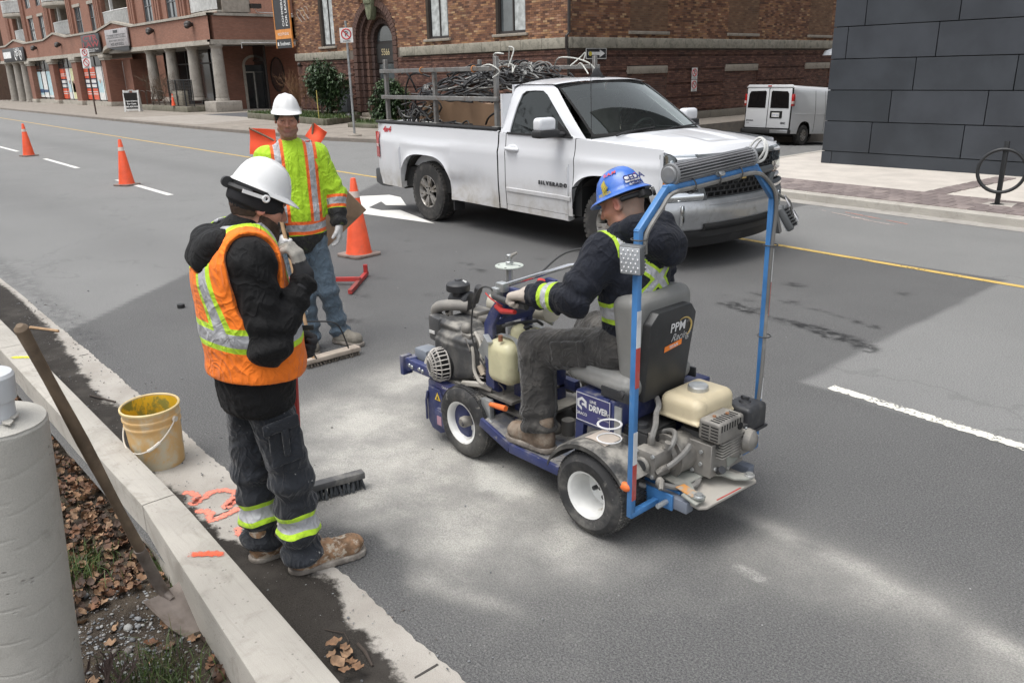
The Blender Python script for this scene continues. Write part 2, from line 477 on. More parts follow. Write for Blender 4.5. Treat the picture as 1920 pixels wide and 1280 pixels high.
# turn arrow lying partly under the pickup
ar=MB()
def flat_poly(mb,pts,z=.004):
 v=[(x,y,z)for x,y in pts]
 mb.add(v,[tuple(range(len(v)))]if sum(pts[i][0]*pts[(i+1)%len(pts)][1]-pts[(i+1)%len(pts)][0]*pts[i][1]for i in range(len(pts)))>0 else[tuple(reversed(range(len(v))))])
flat_poly(ar,[(-12.75,7.35),(-12.3,8.05),(-11.9,8.02),(-11.05,7.55),(-11.35,7.35),(-11.75,7.52)])
flat_poly(ar,[(-12.75,7.35),(-11.75,7.52),(-11.35,7.02),(-11.55,6.8)])
flat_poly(ar,[(-11.6,6.86),(-11.35,7.02),(-10.95,7.0),(-10.75,7.22),(-9.35,6.86),(-10.95,6.62)])
tag(ar.build('turn_arrow',white_paint,flat=True),kind='structure')
for k,(a,e,col)in enumerate((((-5.9,11.4),(-4.9,11.0),0),((-5.55,11.45),(-4.5,11.08),1),((-5.3,11.1),(-4.6,10.9),0))):
 ribbon('survey_mark',[a,e],.035,paint_mat('pink survey paint' if col else 'pale survey paint',(.5,.25,.2)if col else(.5,.42,.38),.5),n=12)
# --- concrete
def concrete(name,col,stain=(.16,.15,.13),amt=.55,grain=300,streak=None,pits=0):
 b=NB(name)
 f=b.noise(2.2,5,.6); g2=b.noise(grain,2,.6)
 c=b.mix(b.rng(f,.3,.72),tuple(x*.86 for x in col),tuple(min(1,x*1.08)for x in col))
 c=b.mix(b.math('MULTIPLY',b.rng(g2,.35,.7),.35),c,tuple(x*.62 for x in col))
 c=b.mix(b.math('MULTIPLY',b.rng(b.noise(5,6,.7,dist=.6),amt,amt+.2),.55),c,stain)
 h=g2
 if streak:
  s=b.noise(1,4,.6,vec=b.co(streak))
  c=b.mix(b.rng(s,.5,.75,0,.35),c,tuple(x*.6 for x in col)); h=b.math('ADD',g2,b.math('MULTIPLY',s,1.2))
 if pits:
  pv=b.vor(pits,vec=b.co((1,1,1.6))); pm=b.math('MULTIPLY',b.rng(pv,.10,.22,1,0),b.rng(b.noise(6,3),.5,.6))
  c=b.mix(b.math('MULTIPLY',pm,.6),c,tuple(x*.35 for x in col)); h=b.math('SUBTRACT',h,b.math('MULTIPLY',pm,3))
 return b.set(col=c,rough=.88,nrm=b.bump(h,.35,.004),spec=.3)
kerb_c=concrete('kerb concrete',(.44,.415,.37),stain=(.24,.22,.19),amt=.5,streak=(4,90,90),pits=40)
gut_c=concrete('gutter concrete',(.40,.375,.335),amt=.5)
walk_c=concrete('old pavement concrete',(.27,.24,.205),amt=.5)
walk_new=concrete('new pavement concrete',(.52,.48,.43),amt=.66)
sand_kerb=concrete('far kerb concrete',(.24,.21,.18),amt=.45)
# near kerb: broom-finished concrete in lengths, joints open
inn=lambda x:np.interp(x,[-30,-12,-7,-3.7,-2.2,1.5],[1.1,1.0,.955,.93,.80,.45])
outr=lambda x:np.interp(x,[-30,-12,-7.8,-3.6,-2.0,1.5],[1.35,1.2,1.14,1.085,1.01,.70])
kb=MB()
xs_=[-26,-13.4,-10,-6.9,-3.7,-2.2,1.6]
kb.grid([[(x,inn(x)+.02,-.42),(x,inn(x)+.02,-.20),(x,outr(x)-.02,-.20),(x,outr(x)-.02,-.42)]for x in xs_])
kerb=tag(kb.build('kerb',gut_c),kind='structure')
for a,e in((-26,-19.6),(-19.6,-13.2),(-13.2,-10.1),(-10.1,-6.9),(-6.9,-3.7),(-3.7,-.5),(-.5,1.6)):
 n=14; G=[]
 for x in np.linspace(a+.004,e-.004,n):
  i,o=float(inn(x)),float(outr(x)); r=.012; j=.002*sin(x*37)
  G.append([(x,i,-.4),(x,i+j,.15-r),(x,i+.003,.15-.003),(x,i+r,.15),(x,o-r,.15),(x,o-.003,.147),(x,o,.15-r),(x,o+.015,-.15)])
 m=MB(); m.grid(G,flip=True)
 for row in(G[0],G[-1]):m.add(row,[tuple(range(len(row)))if row is G[-1]else tuple(reversed(range(len(row))))])
 m.build('kerb_segment',kerb_c,kerb,ang=30)
orange_spray=paint_mat('orange spray paint',(.80,.14,.07),.60,True)
yellow_spray=paint_mat('yellow spray paint',(.75,.72,.05),.62,True)
ribbon('orange_paint_mark',[(-3.135,.925),(-3.02,1.055)],.062,orange_spray,z=.154,jag=.012,n=16)
ribbon('yellow_paint_mark',[(-6.62,.96),(-6.45,1.11)],.07,yellow_spray,z=.154,jag=.02,n=12)
# gutter apron: concrete strip beside the kerb under dark washed-in dirt
def gutter_mat():
 b=NB('gutter')
 base=gut_c
 d=b.attr('dirt'); f=b.noise(3,5,.6); g2=b.noise(280,2); fine=b.noise(30,5,.7)
 c=b.mix(b.rng(f,.3,.7),(.335,.31,.275),(.43,.405,.365))
 c=b.mix(b.math('MULTIPLY',b.rng(g2,.4,.7),.3),c,(.2,.18,.16))
 edge=b.rng(b.math('ADD',d,b.math('MULTIPLY',b.math('SUBTRACT',fine,.5),.8)),.32,.66)
 dc=b.mix(b.rng(g2,.3,.7),(.014,.012,.010),(.046,.040,.034))
 dc=b.mix(b.rng(b.noise(4,3),.45,.7),dc,(.052,.046,.040))
 c=b.mix(edge,c,dc)
 return b.set(col=c,rough=.9,nrm=b.bump(b.math('ADD',g2,b.math('MULTIPLY',b.math('MULTIPLY',edge,fine),3)),.5,.006),spec=.3)
gutY=lambda x:np.interp(x,[-30,-10.3,-5.2,-1.9,1.6],[1.75,1.59,1.51,1.41,1.30])
gx=steps((-26,-8,.5),(-8,-1.6,.02),(-1.6,1.6,.1)); nv=34
def f_dirt(x,y):
 t=(y-outr(x))/(gutY(x)-outr(x)); n=nz(x,y*1.0,.9,31,5); n2=nz(x,y,3.2,32,3)
 w=np.interp(x,[-26,-9.5,-8.5,-7.4,-6.6,-5.9,-5.2,-4.6,-4.25,-3.9,-3.6,-3.2,-3.0,-2.7,-2.45,-2.3,-2.1,-1.7,1.5],
[.9,.8,.85,.8,.55,.55,.5,.42,.26,.22,.14,.40,.74,.72,.60,.70,.62,.55,.6])
 return sst(w-t+.15*n+.05*n2,-.24,.24)
V=[]; D=[]
for x in gx:
 yy=np.linspace(outr(x)-.03,gutY(x)+.004*sin(x*9)+.003*sin(x*41)+.003*sin(x*87),nv)
 dd=f_dirt(np.full(nv,x),yy); D.extend(dd)
 hh=nz(np.full(nv,x),yy,2.5,33,3)
 V.extend(np.stack([np.full(nv,x),yy,.004+np.maximum(0,dd)*(.010+.006*hh)],-1))
i=np.arange(len(gx)-1)[:,None]*nv+np.arange(nv-1)[None,:]
gut=tag(np_mesh('gutter',V,np.stack([i,i+nv,i+nv+1,i+1],-1).reshape(-1,4),gutter_mat(),None,dict(dirt=D)),kind='structure')
jm=M('dark slab joint',(.06,.055,.05),.95)  # dark colour of the joints between slabs
for x in(-9.9,-8.3,-6.75,-5.15,-3.62,-2.02):
 m=MB(); m.bb(x-.005,x+.005,float(outr(x)),float(gutY(x))-.02,.0,.0062); m.build('joint',jm,gut)
# utility mark sprayed in orange scrawl on the gutter
def scrawl(pts,w,z):
 P=[Vector((*p,0))for p in pts]; out=[]
 for i in range(len(P)-1):
  p0=P[max(0,i-1)]; p1=P[i]; p2=P[i+1]; p3=P[min(len(P)-1,i+2)]
  for k in range(6):
   t=k/6; out.append(.5*((2*p1)+(p2-p0)*t+(2*p0-5*p1+4*p2-p3)*t*t+(3*p1-p0-3*p2+p3)*t**3))
 out.append(P[-1])
 return ribbon('orange_paint_mark',[(p.x,p.y)for p in out],w,paint_mat('faded orange spray',(.86,.27,.19),.56,True),z=z,jag=.02,n=90)
scrawl([(-3.98,1.20),(-3.88,1.24),(-3.80,1.19),(-3.86,1.33),(-3.76,1.40),(-3.66,1.30),(-3.72,1.46)],.065,.0095)
scrawl([(-3.74,1.17),(-3.66,1.22),(-3.58,1.20),(-3.60,1.38),(-3.50,1.42),(-3.44,1.34)],.065,.0098)
scrawl([(-3.44,1.27),(-3.36,1.25),(-3.40,1.40),(-3.30,1.36)],.055,.0102)
# --- planting bed behind the kerb
def bed_z(x,y):return-.085+.022*nz(x,y,.8,41)+.012*nz(x,y,3,42)-.05*sst(-y,-.3,.6)
def soil_mat():
 b=NB('damp soil')
 f=b.noise(6,5,.65); g2=b.noise(120,3,.6)
 c=b.mix(b.rng(f,.3,.7),(.030,.023,.017),(.085,.068,.05))
 c=b.mix(b.rng(g2,.5,.8,0,.5),c,(.15,.13,.11))
 return b.set(col=c,rough=.95,nrm=b.bump(b.math('ADD',g2,f),.8,.02),spec=.25)
tag(sheet('planting_bed',steps((-26,-7,.6),(-7,-1.6,.05),(-1.6,3,.2)),steps((-6,-.4,.4),(-.4,1.12,.04)),bed_z,soil_mat(),{}),kind='structure')
# --- right-hand pavement with kerb, concrete apron and pavers
def slab(name,poly,z0,z1,mat,bev=.015):
 m=MB(); m.prism(poly,(0,0,z0),(1,0,0),(0,1,0),(0,0,z1-z0))
 return m.build(name,mat,bev=bev)
kr=lambda x:11.77-.092*(x+3.34)if x<-3.34 else 11.77-.05*(x+3.34)
front=[(x,kr(x))for x in(12,4,0,-3.34,-6.9,-7.6)]
corner=[(-8.2,12.38),(-8.75,12.72),(-9.2,13.12),(-9.52,13.6),(-9.7,14.2),(-9.75,15),(-9.75,60)]
rp=tag(slab('pavement',front+corner+[(12,60)],-3.5,.116,walk_new),kind='structure')
kq=MB()
edge=front+corner[:6]+[(-9.75,30)]
def offs(P,d):
 out=[]
 for i,p in enumerate(P):
  a=Vector(P[max(0,i-1)]); b2=Vector(P[min(len(P)-1,i+1)]); t=(b2-a).normalized(); nrm=Vector((t.y,-t.x))
  out.append((p[0]+nrm.x*d,p[1]+nrm.y*d))
 return out
e0=offs(edge,-.01); e1=offs(edge,.16)
kq.grid([[(*a,-3.0),(*a,.105),(a[0]*.9+c[0]*.1,a[1]*.9+c[1]*.1,.12),(*c,.122)]for a,c in zip(e0,e1)])
kq2=kq.build('pavement_kerb',kerb_c); tag(kq2,kind='structure')
edge=edge[:-1]; e0=offs(edge,-.01); gs=offs(edge,-.30); gm=MB(); gm.grid([[(*a,.004),(*c,.006)]for a,c in zip(gs,e0)])
tag(gm.build('gutter_strip',concrete('right gutter concrete',(.36,.34,.31),amt=.5)),kind='structure')
pav=[M('paver %d'%k,c,.85,bump=.3,bs=90,var=.2,vs=9)for k,c in enumerate(((.20,.165,.155),(.165,.135,.128),(.24,.20,.185)))]
pm={}
def paver(x,y,w,d,ang,k):
 key=(round(w,3),round(d,3),k)
 if key not in pm:
  m=MB(); m.box((0,0,0),(w-.012,d-.012,.02)); o=m.build('paver',pav[k],rp,bev=.004,seg=1); pm[key]=o
 else:
  o=link('paver',pm[key].data,rp)
 o.location=(x,y,.118+rnd.uniform(-.001,.002)); o.rotation_euler=(rnd.uniform(-.006,.006),rnd.uniform(-.006,.006),ang)
ya=lambda x:kr(x)+.20
for r_ in range(4):
 x=-8.0+.12*(r_%2);
 while x<1.2:
  paver(x,ya(x)+.14+r_*.285,.25,.285,-.092 if x<-3.34 else-.05,rnd.choice((0,0,1,2,1)))
  x+=.25
x0=-5.05
for k in range(9):paver(x0+.02*k,ya(x0)+1.30+k*.285,.34,.285,0,rnd.choice((0,1)))
# --- far pavement in front of the brick buildings
fk=[(-150,15.6),(-78,14.6),(-48,13.85),(-35,13.65),(-24.5,13.75),(-21.5,14.4),(-19.2,15.8),(-18.0,17.6),(-17.6,20),(-17.6,60)]
fp=tag(slab('far_pavement',fk+[(-150,60)],-3.5,.116,walk_c),kind='structure')
e0=offs(fk,.01); e1=offs(fk,-.18)
drop=lambda x:.045 if-41.5<x<-36 else .12
km=MB(); P=[]
for i in range(len(fk)-1):
 for t in np.linspace(0,1,7)[:-1]:P.append((fk[i][0]*(1-t)+fk[i+1][0]*t,fk[i][1]*(1-t)+fk[i+1][1]*t))
P.append(fk[-1]); e0=offs(P,.012); e1=offs(P,-.18)
km.grid([[(*a,-3.0),(*a,.11),(a[0]*.85+c[0]*.15,a[1]*.85+c[1]*.15,.122),(*c,.1225)]for a,c in zip(e0,e1)],flip=True)
tag(km.build('far_kerb',sand_kerb),kind='structure')
for x in np.arange(-110,-21,2.4):
 m=MB(); m.bb(x-.02,x+.02,14.3 if x>-60 else 15.2,19.6,.10,.1175); m.build('joint',jm,fp)
tarmac=M('driveway tarmac',(.075,.075,.078),.9,bump=.4,bs=120)
m=MB(); m.bb(-46.2,-38.6,18.4,40,.05,.1205); tag(m.build('driveway',tarmac),kind='structure')
m=MB(); m.prism([(-47.5,14.2),(-36.5,14.2),(-38.4,18.5),(-46.3,18.5)],(0,0,.1),(1,0,0),(0,1,0),(0,0,.0185)); tag(m.build('driveway_crossing',concrete('crossing concrete',(.33,.30,.265))),kind='structure')
# ============================================================ BUILDINGS
def rebase(root,loc):
 root.location=loc
 for c in KIDS.get(root.name,[]):c.location=Vector(c.location)-Vector(loc)
 return root
def brick_mat(name,attr=True,cols=((.2,.09,.06),(.26,.12,.08)),mortar=(.2,.17,.15),sc_=1.0,rot=None,stain=.3):
 b=NB(name)
 if attr:c=b.attr('col','Color')
 else:
  t=b.new('ShaderNodeTexBrick'); t.inputs['Scale'].default_value=1.0
  t.inputs['Brick Width'].default_value=.22*sc_; t.inputs['Row Height'].default_value=.075*sc_; t.inputs['Mortar Size'].default_value=.008*sc_
  t.inputs['Color1'].default_value=(*cols[0],1); t.inputs['Color2'].default_value=(*cols[1],1); t.inputs['Mortar'].default_value=(*mortar,1)
  s=b.new('ShaderNodeSeparateXYZ'); b.L(b.co(),s.inputs[0])
  k=b.new('ShaderNodeCombineXYZ'); b.put(k.inputs[0],b.math('ADD',s.outputs[0],s.outputs[1])); b.L(s.outputs[2],k.inputs[1])
  b.L(k.outputs[0],t.inputs['Vector']); c=t.outputs['Color']
 f=b.noise(.7,5,.65); g2=b.noise(60,3)
 c=b.mix(b.math('MULTIPLY',b.rng(f,.45,.75),stain),c,(.05,.042,.038))
 c=b.mix(b.rng(g2,.4,.75,0,.25),c,(.08,.06,.05))
 return b.set(col=c,rough=.9,nrm=b.bump(g2,.3,.004),spec=.25)
brk_attr=brick_mat('mottled brick')
brk_dark=brick_mat('dark brown brick',stain=.5)
mortar=M('old mortar',(.14,.115,.095),.95,bump=.3,bs=40)
stone=concrete('band stone',(.33,.305,.25),stain=(.10,.10,.08),amt=.45)
stone_p=concrete('pale lintel stone',(.34,.30,.25),stain=(.14,.12,.10),amt=.5)
dkframe=M('dark bronze frame',(.035,.028,.025),.5)
def glass_mat(name,tint=(.05,.055,.06),rough=.08):
 if name in MATS:return MATS[name]
 b=NB(name); f=b.noise(.9,3)
 c=b.mix(b.rng(f,.35,.65),tuple(x*.6 for x in tint),tint)
 MATS[name]=b.set(col=c,rough=rough,spec=.9,coat=.5); return MATS[name]
glass=glass_mat('window glass',(.10,.115,.12))
glass_d=glass_mat('dark shop glass',(.022,.024,.026))
curtain=M('pale curtain',(.45,.47,.46),.8,var=.3,vs=4)
def bricks(name,parent,o,u,n,W,z0,z1,holes,pal,mat,bw=.215,bh=.072,jt=.010,depth=.012,accept=None,seed=1,recess=0,wts=None):
 r=np.random.RandomState(seed)
 o=np.array(o,float); u=np.array(u,float); n=np.array(n,float); up=np.array([0,0,1.])
 C=[]; S=[]
 nr=int((z1-z0)/bh)
 for j in range(nr):
  zc=z0+(j+.5)*bh; off=(j%2)*bw/2
  m=int(W/bw)+2
  a=np.maximum(0,np.arange(m)*bw-off); e=np.minimum(W,np.arange(m)*bw-off+bw)
  ok=(e-a)>.05
  a,e=a[ok],e[ok]
  for h in holes:
   if h[2]-.02<zc<h[3]+.02:
    k=(e>h[0])&(a<h[1])
    keep=~k
    L_=k&(a<h[0]-.04); R_=k&(e>h[1]+.04)
    a2=np.concatenate([a[keep],a[L_],np.full(R_.sum(),h[1])]); e2=np.concatenate([e[keep],np.full(L_.sum(),h[0]),e[R_]])
    a,e=a2,e2
  dd=depth
  if recess and(j%recess)==0:dd=.006
  for x0,x1 in zip(a,e):
   if accept is not None and not accept((x0+x1)/2,zc):continue
   C.append(((x0+x1)/2,zc,dd)); S.append(x1-x0-jt)
 C=np.array(C); S=np.array(S); m=len(C)
 hw=S/2; hh=(bh-jt)/2
 d=C[:,2]+r.uniform(-.003,.003,m)
 vs=np.zeros((m,8,3))
 for k,(sx,sz,sd)in enumerate(((-1,-1,1),(1,-1,1),(1,1,1),(-1,1,1),(-1,-1,0),(1,-1,0),(1,1,0),(-1,1,0))):
  vs[:,k]=o+np.outer(C[:,0]+sx*hw,u)+np.outer(C[:,1]+sz*hh,up)+np.outer(np.where(sd==1,d,-.06),n)
 f=np.array([(0,1,2,3),(0,4,5,1),(1,5,6,2),(2,6,7,3),(3,7,4,0)])
 if np.dot(np.cross(u,up),n)<0:f=f[:,::-1]
 F=(np.arange(m)[:,None,None]*8+f[None]).reshape(-1,4)
 pal=np.array(pal); ci=r.choice(len(pal),m,p=wts); col=pal[ci]*r.uniform(.8,1.2,(m,1))
 ob=np_mesh(name,vs.reshape(-1,3),F,mat,parent,cols=np.repeat(col,8,0),smooth=False)
 ob['kind']='stuff'
 return ob
def wall_parts(mb,o,u,n,W,z0,z1,holes,t=.3,mi=0):
 """wall slab broken into rectangles round its openings"""
 us=sorted({0,W,*[h[0]for h in holes],*[h[1]for h in holes]}); zs=sorted({z0,z1,*[h[2]for h in holes],*[h[3]for h in holes]})
 o=Vector(o); u=Vector(u); n=Vector(n)
 for a,b2 in zip(us[:-1],us[1:]):
  run=None
  for c,d in list(zip(zs[:-1],zs[1:]))+[(None,None)]:
   inside=c is None or any(h[0]<=(a+b2)/2<=h[1]and h[2]<=(c+d)/2<=h[3]for h in holes)
   if not inside:run=(run[0]if run else c,d)
   elif run:
    p=o+u*((a+b2)/2)-n*(t/2)+Vector((0,0,(run[0]+run[1])/2))
    R=Matrix((u,n,(0,0,1))).transposed()
    mb.box(p,(b2-a,t,run[1]-run[0]),R,mi); run=None
def window(parent,o,u,n,w,h,frame,pane,rec=.14,fw=.07,mull=(1,1),sash=None,name='window',blind=None):
 """window in a wall opening: o = lower left corner on the wall face"""
 o=Vector(o); u=Vector(u); n=Vector(n); up=Vector((0,0,1)); R=Matrix((u,n,up)).transposed()
 m=MB(); q=o-n*rec
 for x in(fw/2,w-fw/2):m.box(q+u*x+up*(h/2),(fw,.09,h),R)
 for z in(fw/2,h-fw/2):m.box(q+u*(w/2)+up*z,(w-2*fw,.086,fw),R)
 for i in range(1,mull[0]):m.box(q+u*(w*i/mull[0])+up*(h/2),(.05,.07,h-2*fw),R)
 for i in range(1,mull[1]):m.box(q+u*(w/2)+up*(h*i/mull[1]),(w-2*fw,.066,.05),R)
 if sash:m.box(q+u*(w/2)+up*(h*sash),(w-2*fw,.08,.06),R)
 f=m.build(name,frame,parent)
 g=MB(); g.box(q+u*(w/2)+up*(h/2)-n*.025,(w-2*fw+.01,.012,h-2*fw+.01),R); g.build('pane',pane,f)
 if blind:
  g=MB(); g.box(q+u*(w*blind[0])+up*(h/2)-n*.014,(w*blind[1],.006,h-2*fw-.02),R); g.build('curtain',curtain,f)
 return f
# ---------------------------------------------------------------- mottled brick corner building
AX,AY,AZ=(1,0,0),(0,1,0),(0,0,1)
hb=thing('brick_building','old mottled brick corner building with arched doorway, stone band and rusticated dark brick base','building')
FX0,FX1,FY=-38.3,-19.75,20.3
WF=FX1-FX0
wins=[(-35.85,-34.6),(-27.55,-26.15),(-23.4,-21.85)]
ZB0,ZB1=2.72,3.06 # stone band
archx,archz,RO=-31.35,3.35,1.66
wh=[(a-FX0,b2-FX0,3.30,5.9)for a,b2 in wins]
inside_arch=lambda x,z:abs(x-(archx-FX0))<RO+.06 and(z<archz or math.hypot(x-(archx-FX0),z-archz)<RO+.06)
palU=[(.19,.095,.06),(.26,.13,.075),(.36,.20,.105),(.13,.068,.048),(.43,.28,.16),(.30,.17,.11)]
palD=[(.125,.064,.05),(.15,.078,.058),(.10,.052,.043),(.18,.095,.07)]
m=MB()
hole=[(archx-FX0-RO,archx-FX0+RO,.1,archz+RO+.02)]
wall_parts(m,(FX0,FY,0),AX,(0,-1,0),WF,.0,9.0,wh+hole,.30)
# spandrel behind the arch ring
pol=[(archx-RO,archz)]+[(archx-RO*cos(pi*i/24),archz+RO*sin(pi*i/24))for i in range(1,24)]+[(archx+RO,archz),(archx+RO,archz+RO+.02),(archx-RO,archz+RO+.02)]
m.prism(pol,(0,FY+.02,0),AX,AZ,(0,.28,0))
SW=30.0
m2h=[]
wall_parts(m,(FX1,FY+.31,0),AY,AX,SW,0,9.0,[],.30)
m.bb(FX0,FX0+.3,FY+.31,FY+24,0,9.0)
m.bb(FX0,FX1,FY,FY+SW,9.0,9.2)
m.build('wall',mortar,hb)
bricks('brickwork',hb,(FX0,FY,0),AX,(0,-1,0),WF,ZB1,6.1,wh,palU,brk_attr,accept=lambda x,z:not inside_arch(x,z),seed=3,wts=[.28,.27,.14,.14,.05,.12])
bricks('brickwork',hb,(FX0,FY,0),AX,(0,-1,0),WF,.45,ZB0,[],palD,brk_dark,accept=lambda x,z:not inside_arch(x,z),seed=4,recess=7,depth=.05)
bp=[(3.0,5.1),(8.95,11.05),(15.1,17.1),(21.2,23.2)]
bh_=[(a,b2,3.28,6.3)for a,b2 in bp]
lw=[(2.85,5.15,.30,2.12),(8.85,11.2,.30,2.12),(15.0,17.2,.30,2.12)]
bricks('brickwork',hb,(FX1,FY,0),AY,AX,SW,ZB1,6.1,bh_,palU,brk_attr,seed=5,wts=[.28,.27,.14,.14,.05,.12])
palT=[(.20,.115,.07),(.23,.135,.08),(.18,.10,.06)]
for a,b2 in bp:
 bricks('brick_infill',hb,(FX1,FY+a,0),AY,AX,b2-a,3.30,6.1,[],palT,brk_attr,seed=6,depth=.004)
 s=MB(); s.bb(FX1-.1,FX1+.07,FY+a-.08,FY+b2+.08,3.18,3.29); s.build('sill',stone_p,hb,bev=.01)
bricks('brickwork',hb,(FX1,FY,0),AY,AX,SW,.42,ZB0,lw,palD,brk_dark,seed=7,recess=7,depth=.05)
for a,b2,z0,z1 in lw:
 bricks('brick_infill',hb,(FX1,FY+a,0),AY,AX,b2-a,.42,1.86,[],palD,brk_dark,seed=8,depth=.006)
 s=MB(); s.bb(FX1-.12,FX1+.06,FY+a,FY+b2,1.86,2.12); s.build('lintel',stone_p,hb,bev=.012)
# plinth
plin=concrete('plinth stone',(.20,.18,.15),amt=.45)
x=FX0
for a,b2 in((FX0,archx-1.75),(archx+1.75,FX1+.06)):
 k=int((b2-a)/1.1)
 for i in range(k):
  s=MB(); s.bb(a+(b2-a)*i/k+.005,a+(b2-a)*(i+1)/k-.005,FY-.10,FY+.05,.05,.43); s.build('plinth_stone',plin,hb,bev=.015)
for i in range(26):
 s=MB(); s.bb(FX1-.05,FX1+.10,FY-.10+i*1.15+.005,FY-.10+(i+1)*1.15-.005,-.1,.40); s.build('plinth_stone',plin,hb,bev=.015)
# stone band, one block at a time
def block(x0,x1,y0,y1,mat=stone):
 s=MB(); s.bb(x0,x1,y0,y1,ZB0,ZB1); o=s.build('band_stone',mat,hb,bev=.02); return o
xx=FX0-.02
while xx<archx-RO-.5:
 e=min(xx+.95,archx-RO-.45); block(xx+.004,e-.004,FY-.13,FY+.04); xx+=.95
xx=archx+RO+.35
while xx<FX1-.2:
 e=xx+1.05
 if e>FX1-.6:e=FX1+.13
 block(xx+.004,e-.004,FY-.13,FY+.04); xx=e
yy=FY+.045
while yy<FY+26:
 block(FX1-.04,FX1+.13,yy+.004,yy+1.08-.004); yy+=1.08
# windows of the upper floor
for i,(a,b2)in enumerate(wins):
 window(hb,(a,FY,3.30),AX,(0,-1,0),b2-a,2.6,dkframe,glass,rec=.16,fw=.09,mull=(2,1),blind=((.5,.82)if i==0 else(.70,.34)if i==2 else(.45,.7)))
 s=MB(); s.bb(a-.14,b2+.14,FY-.10,FY+.05,3.20,3.295); s.build('sill',stone_p,hb,bev=.012)
# arched doorway: stepped rings of radial bricks over stepped jambs
ring_m=[M('arch brick %d'%k,c,.9,var=.25,vs=12,bump=.4,bs=50)for k,c in enumerate(((.10,.055,.042),(.075,.042,.034),(.125,.07,.052),(.065,.04,.034)))]
rings=[(RO+.05,1.42,-.06),(1.42,1.20,.10),(1.20,.98,.26),(.98,.74,.42)]
for k,(r1,r0,dep)in enumerate(rings):
 nb=(30,26,22,17)[k]; s=MB()
 for i in range(nb):
  t0=pi*(i+.04)/nb; t1=pi*(i+.96)/nb; e=rnd.uniform(-.008,.008)
  pol=[(r0*cos(t0),r0*sin(t0)),(r1*cos(t0),r1*sin(t0)),(r1*cos(t1),r1*sin(t1)),(r0*cos(t1),r0*sin(t1))]
  s.prism([(archx+p[0],archz+p[1])for p in pol],(0,FY+dep+e,0),AX,AZ,(0,.24,0))
 for sd in(-1,1):
  z=.45
  while z<archz-.05:
   h=.30; e=rnd.uniform(-.006,.006)
   a,b2=sorted((archx+sd*r0,archx+sd*(r1 if k else RO+.05)))
   s.bb(a,b2,FY+dep+e,FY+dep+.24,z,min(z+h-.025,archz-.004)); z+=h
 s.build('arch_ring',ring_m[k],hb,bev=.008,seg=1)
s=MB()
s.bb(archx-RO,archx+RO,FY+.70,FY+.80,.1,archz+RO); s.build('porch_back',ring_m[3],hb)
s=MB(); s.bb(archx-.74,archx+.74,FY+.60,FY+.69,.42,archz)
s.prism([(archx+.74*cos(pi*i/20),archz+.74*sin(pi*i/20))for i in range(21)],(0,FY+.60,0),AX,AZ,(0,.09,0))
dd=s.build('door',dkframe,hb)
s=MB(); s.prism([(archx+.62*cos(pi*i/20),archz+.04+.6*sin(pi*i/20))for i in range(21)],(0,FY+.575,0),AX,AZ,(0,.02,0)); s.build('fanlight',glass,dd)
s=MB()
for xa in(-.60,.06):s.bb(archx+xa,archx+xa+.54,FY+.575,FY+.595,.75,2.45)
s.build('glass',glass,dd)
s=MB(); s.bb(archx-.74,archx+.74,FY+.55,FY+.585,2.50,3.28); s.build('transom_panel',M('transom',(.03,.028,.026),.45),dd)
text('house_number','5566',.38,(archx-.02,FY+.55,2.93),AX,AZ,M('gilt number',(.62,.52,.30),.45),dd,depth=.01,sx=.85)
s=MB(); s.prism([(-.17,.3),(-.30,.95),(-.22,1.05),(.22,1.05),(.30,.95),(.17,.3),(.08,.15),(-.08,.15)],(archx,FY-.22,archz+.72),AX,AZ,(0,.3,0)); s.bb(archx-.25,archx+.25,FY-.28,FY+.05,archz+1.5,archz+1.75)
s.build('keystone',concrete('green stained stone',(.22,.23,.15),stain=(.07,.09,.05),amt=.4),hb,bev=.03)
s=MB(); s.bb(archx-1.05,archx+1.05,FY-.2,FY+.04,archz+1.75,archz+1.98); s.build('lintel',stone_p,hb,bev=.015)
s=MB(); s.bb(archx-1.9,archx+1.9,FY-.5,FY+.7,.05,.24); s.bb(archx-1.2,archx+1.2,FY-.15,FY+.7,.24,.41); s.build('step',stone_p,hb,bev=.015)
s=MB(); s.tube([(FX1+.05,FY-.1,z)for z in(.4,2.6)]+[(FX1+.05,FY-.2,2.75),(FX1+.05,FY-.2,3.1),(FX1+.05,FY-.08,3.2),(FX1+.05,FY-.08,9)],.05,8); s.build('downpipe',dkframe,hb)
s=MB(); s.bb(-34.25,-33.55,FY-.28,FY-.02,.3,1.45); s.build('meter_box',M('meter grey',(.10,.11,.12),.5),hb,bev=.02)
s=MB(); s.ell((FX0+.35,FY-.1,2.55),(.08,.12,.1)); s.build('lamp',dkframe,hb)
# scribble of pale graffiti high on the left
gr=MB()
for k in range(3):
 gr.tube([(-37.7+.35*k+.22*cos(t*1.3),FY-.02,4.75+.28*sin(t)+.05*k)for t in np.linspace(0,6,18)],.012,4)
gr.build('graffiti',M('faded white spray',(.30,.27,.24),.9),hb)
rebase(hb,(FX1,FY,.12))
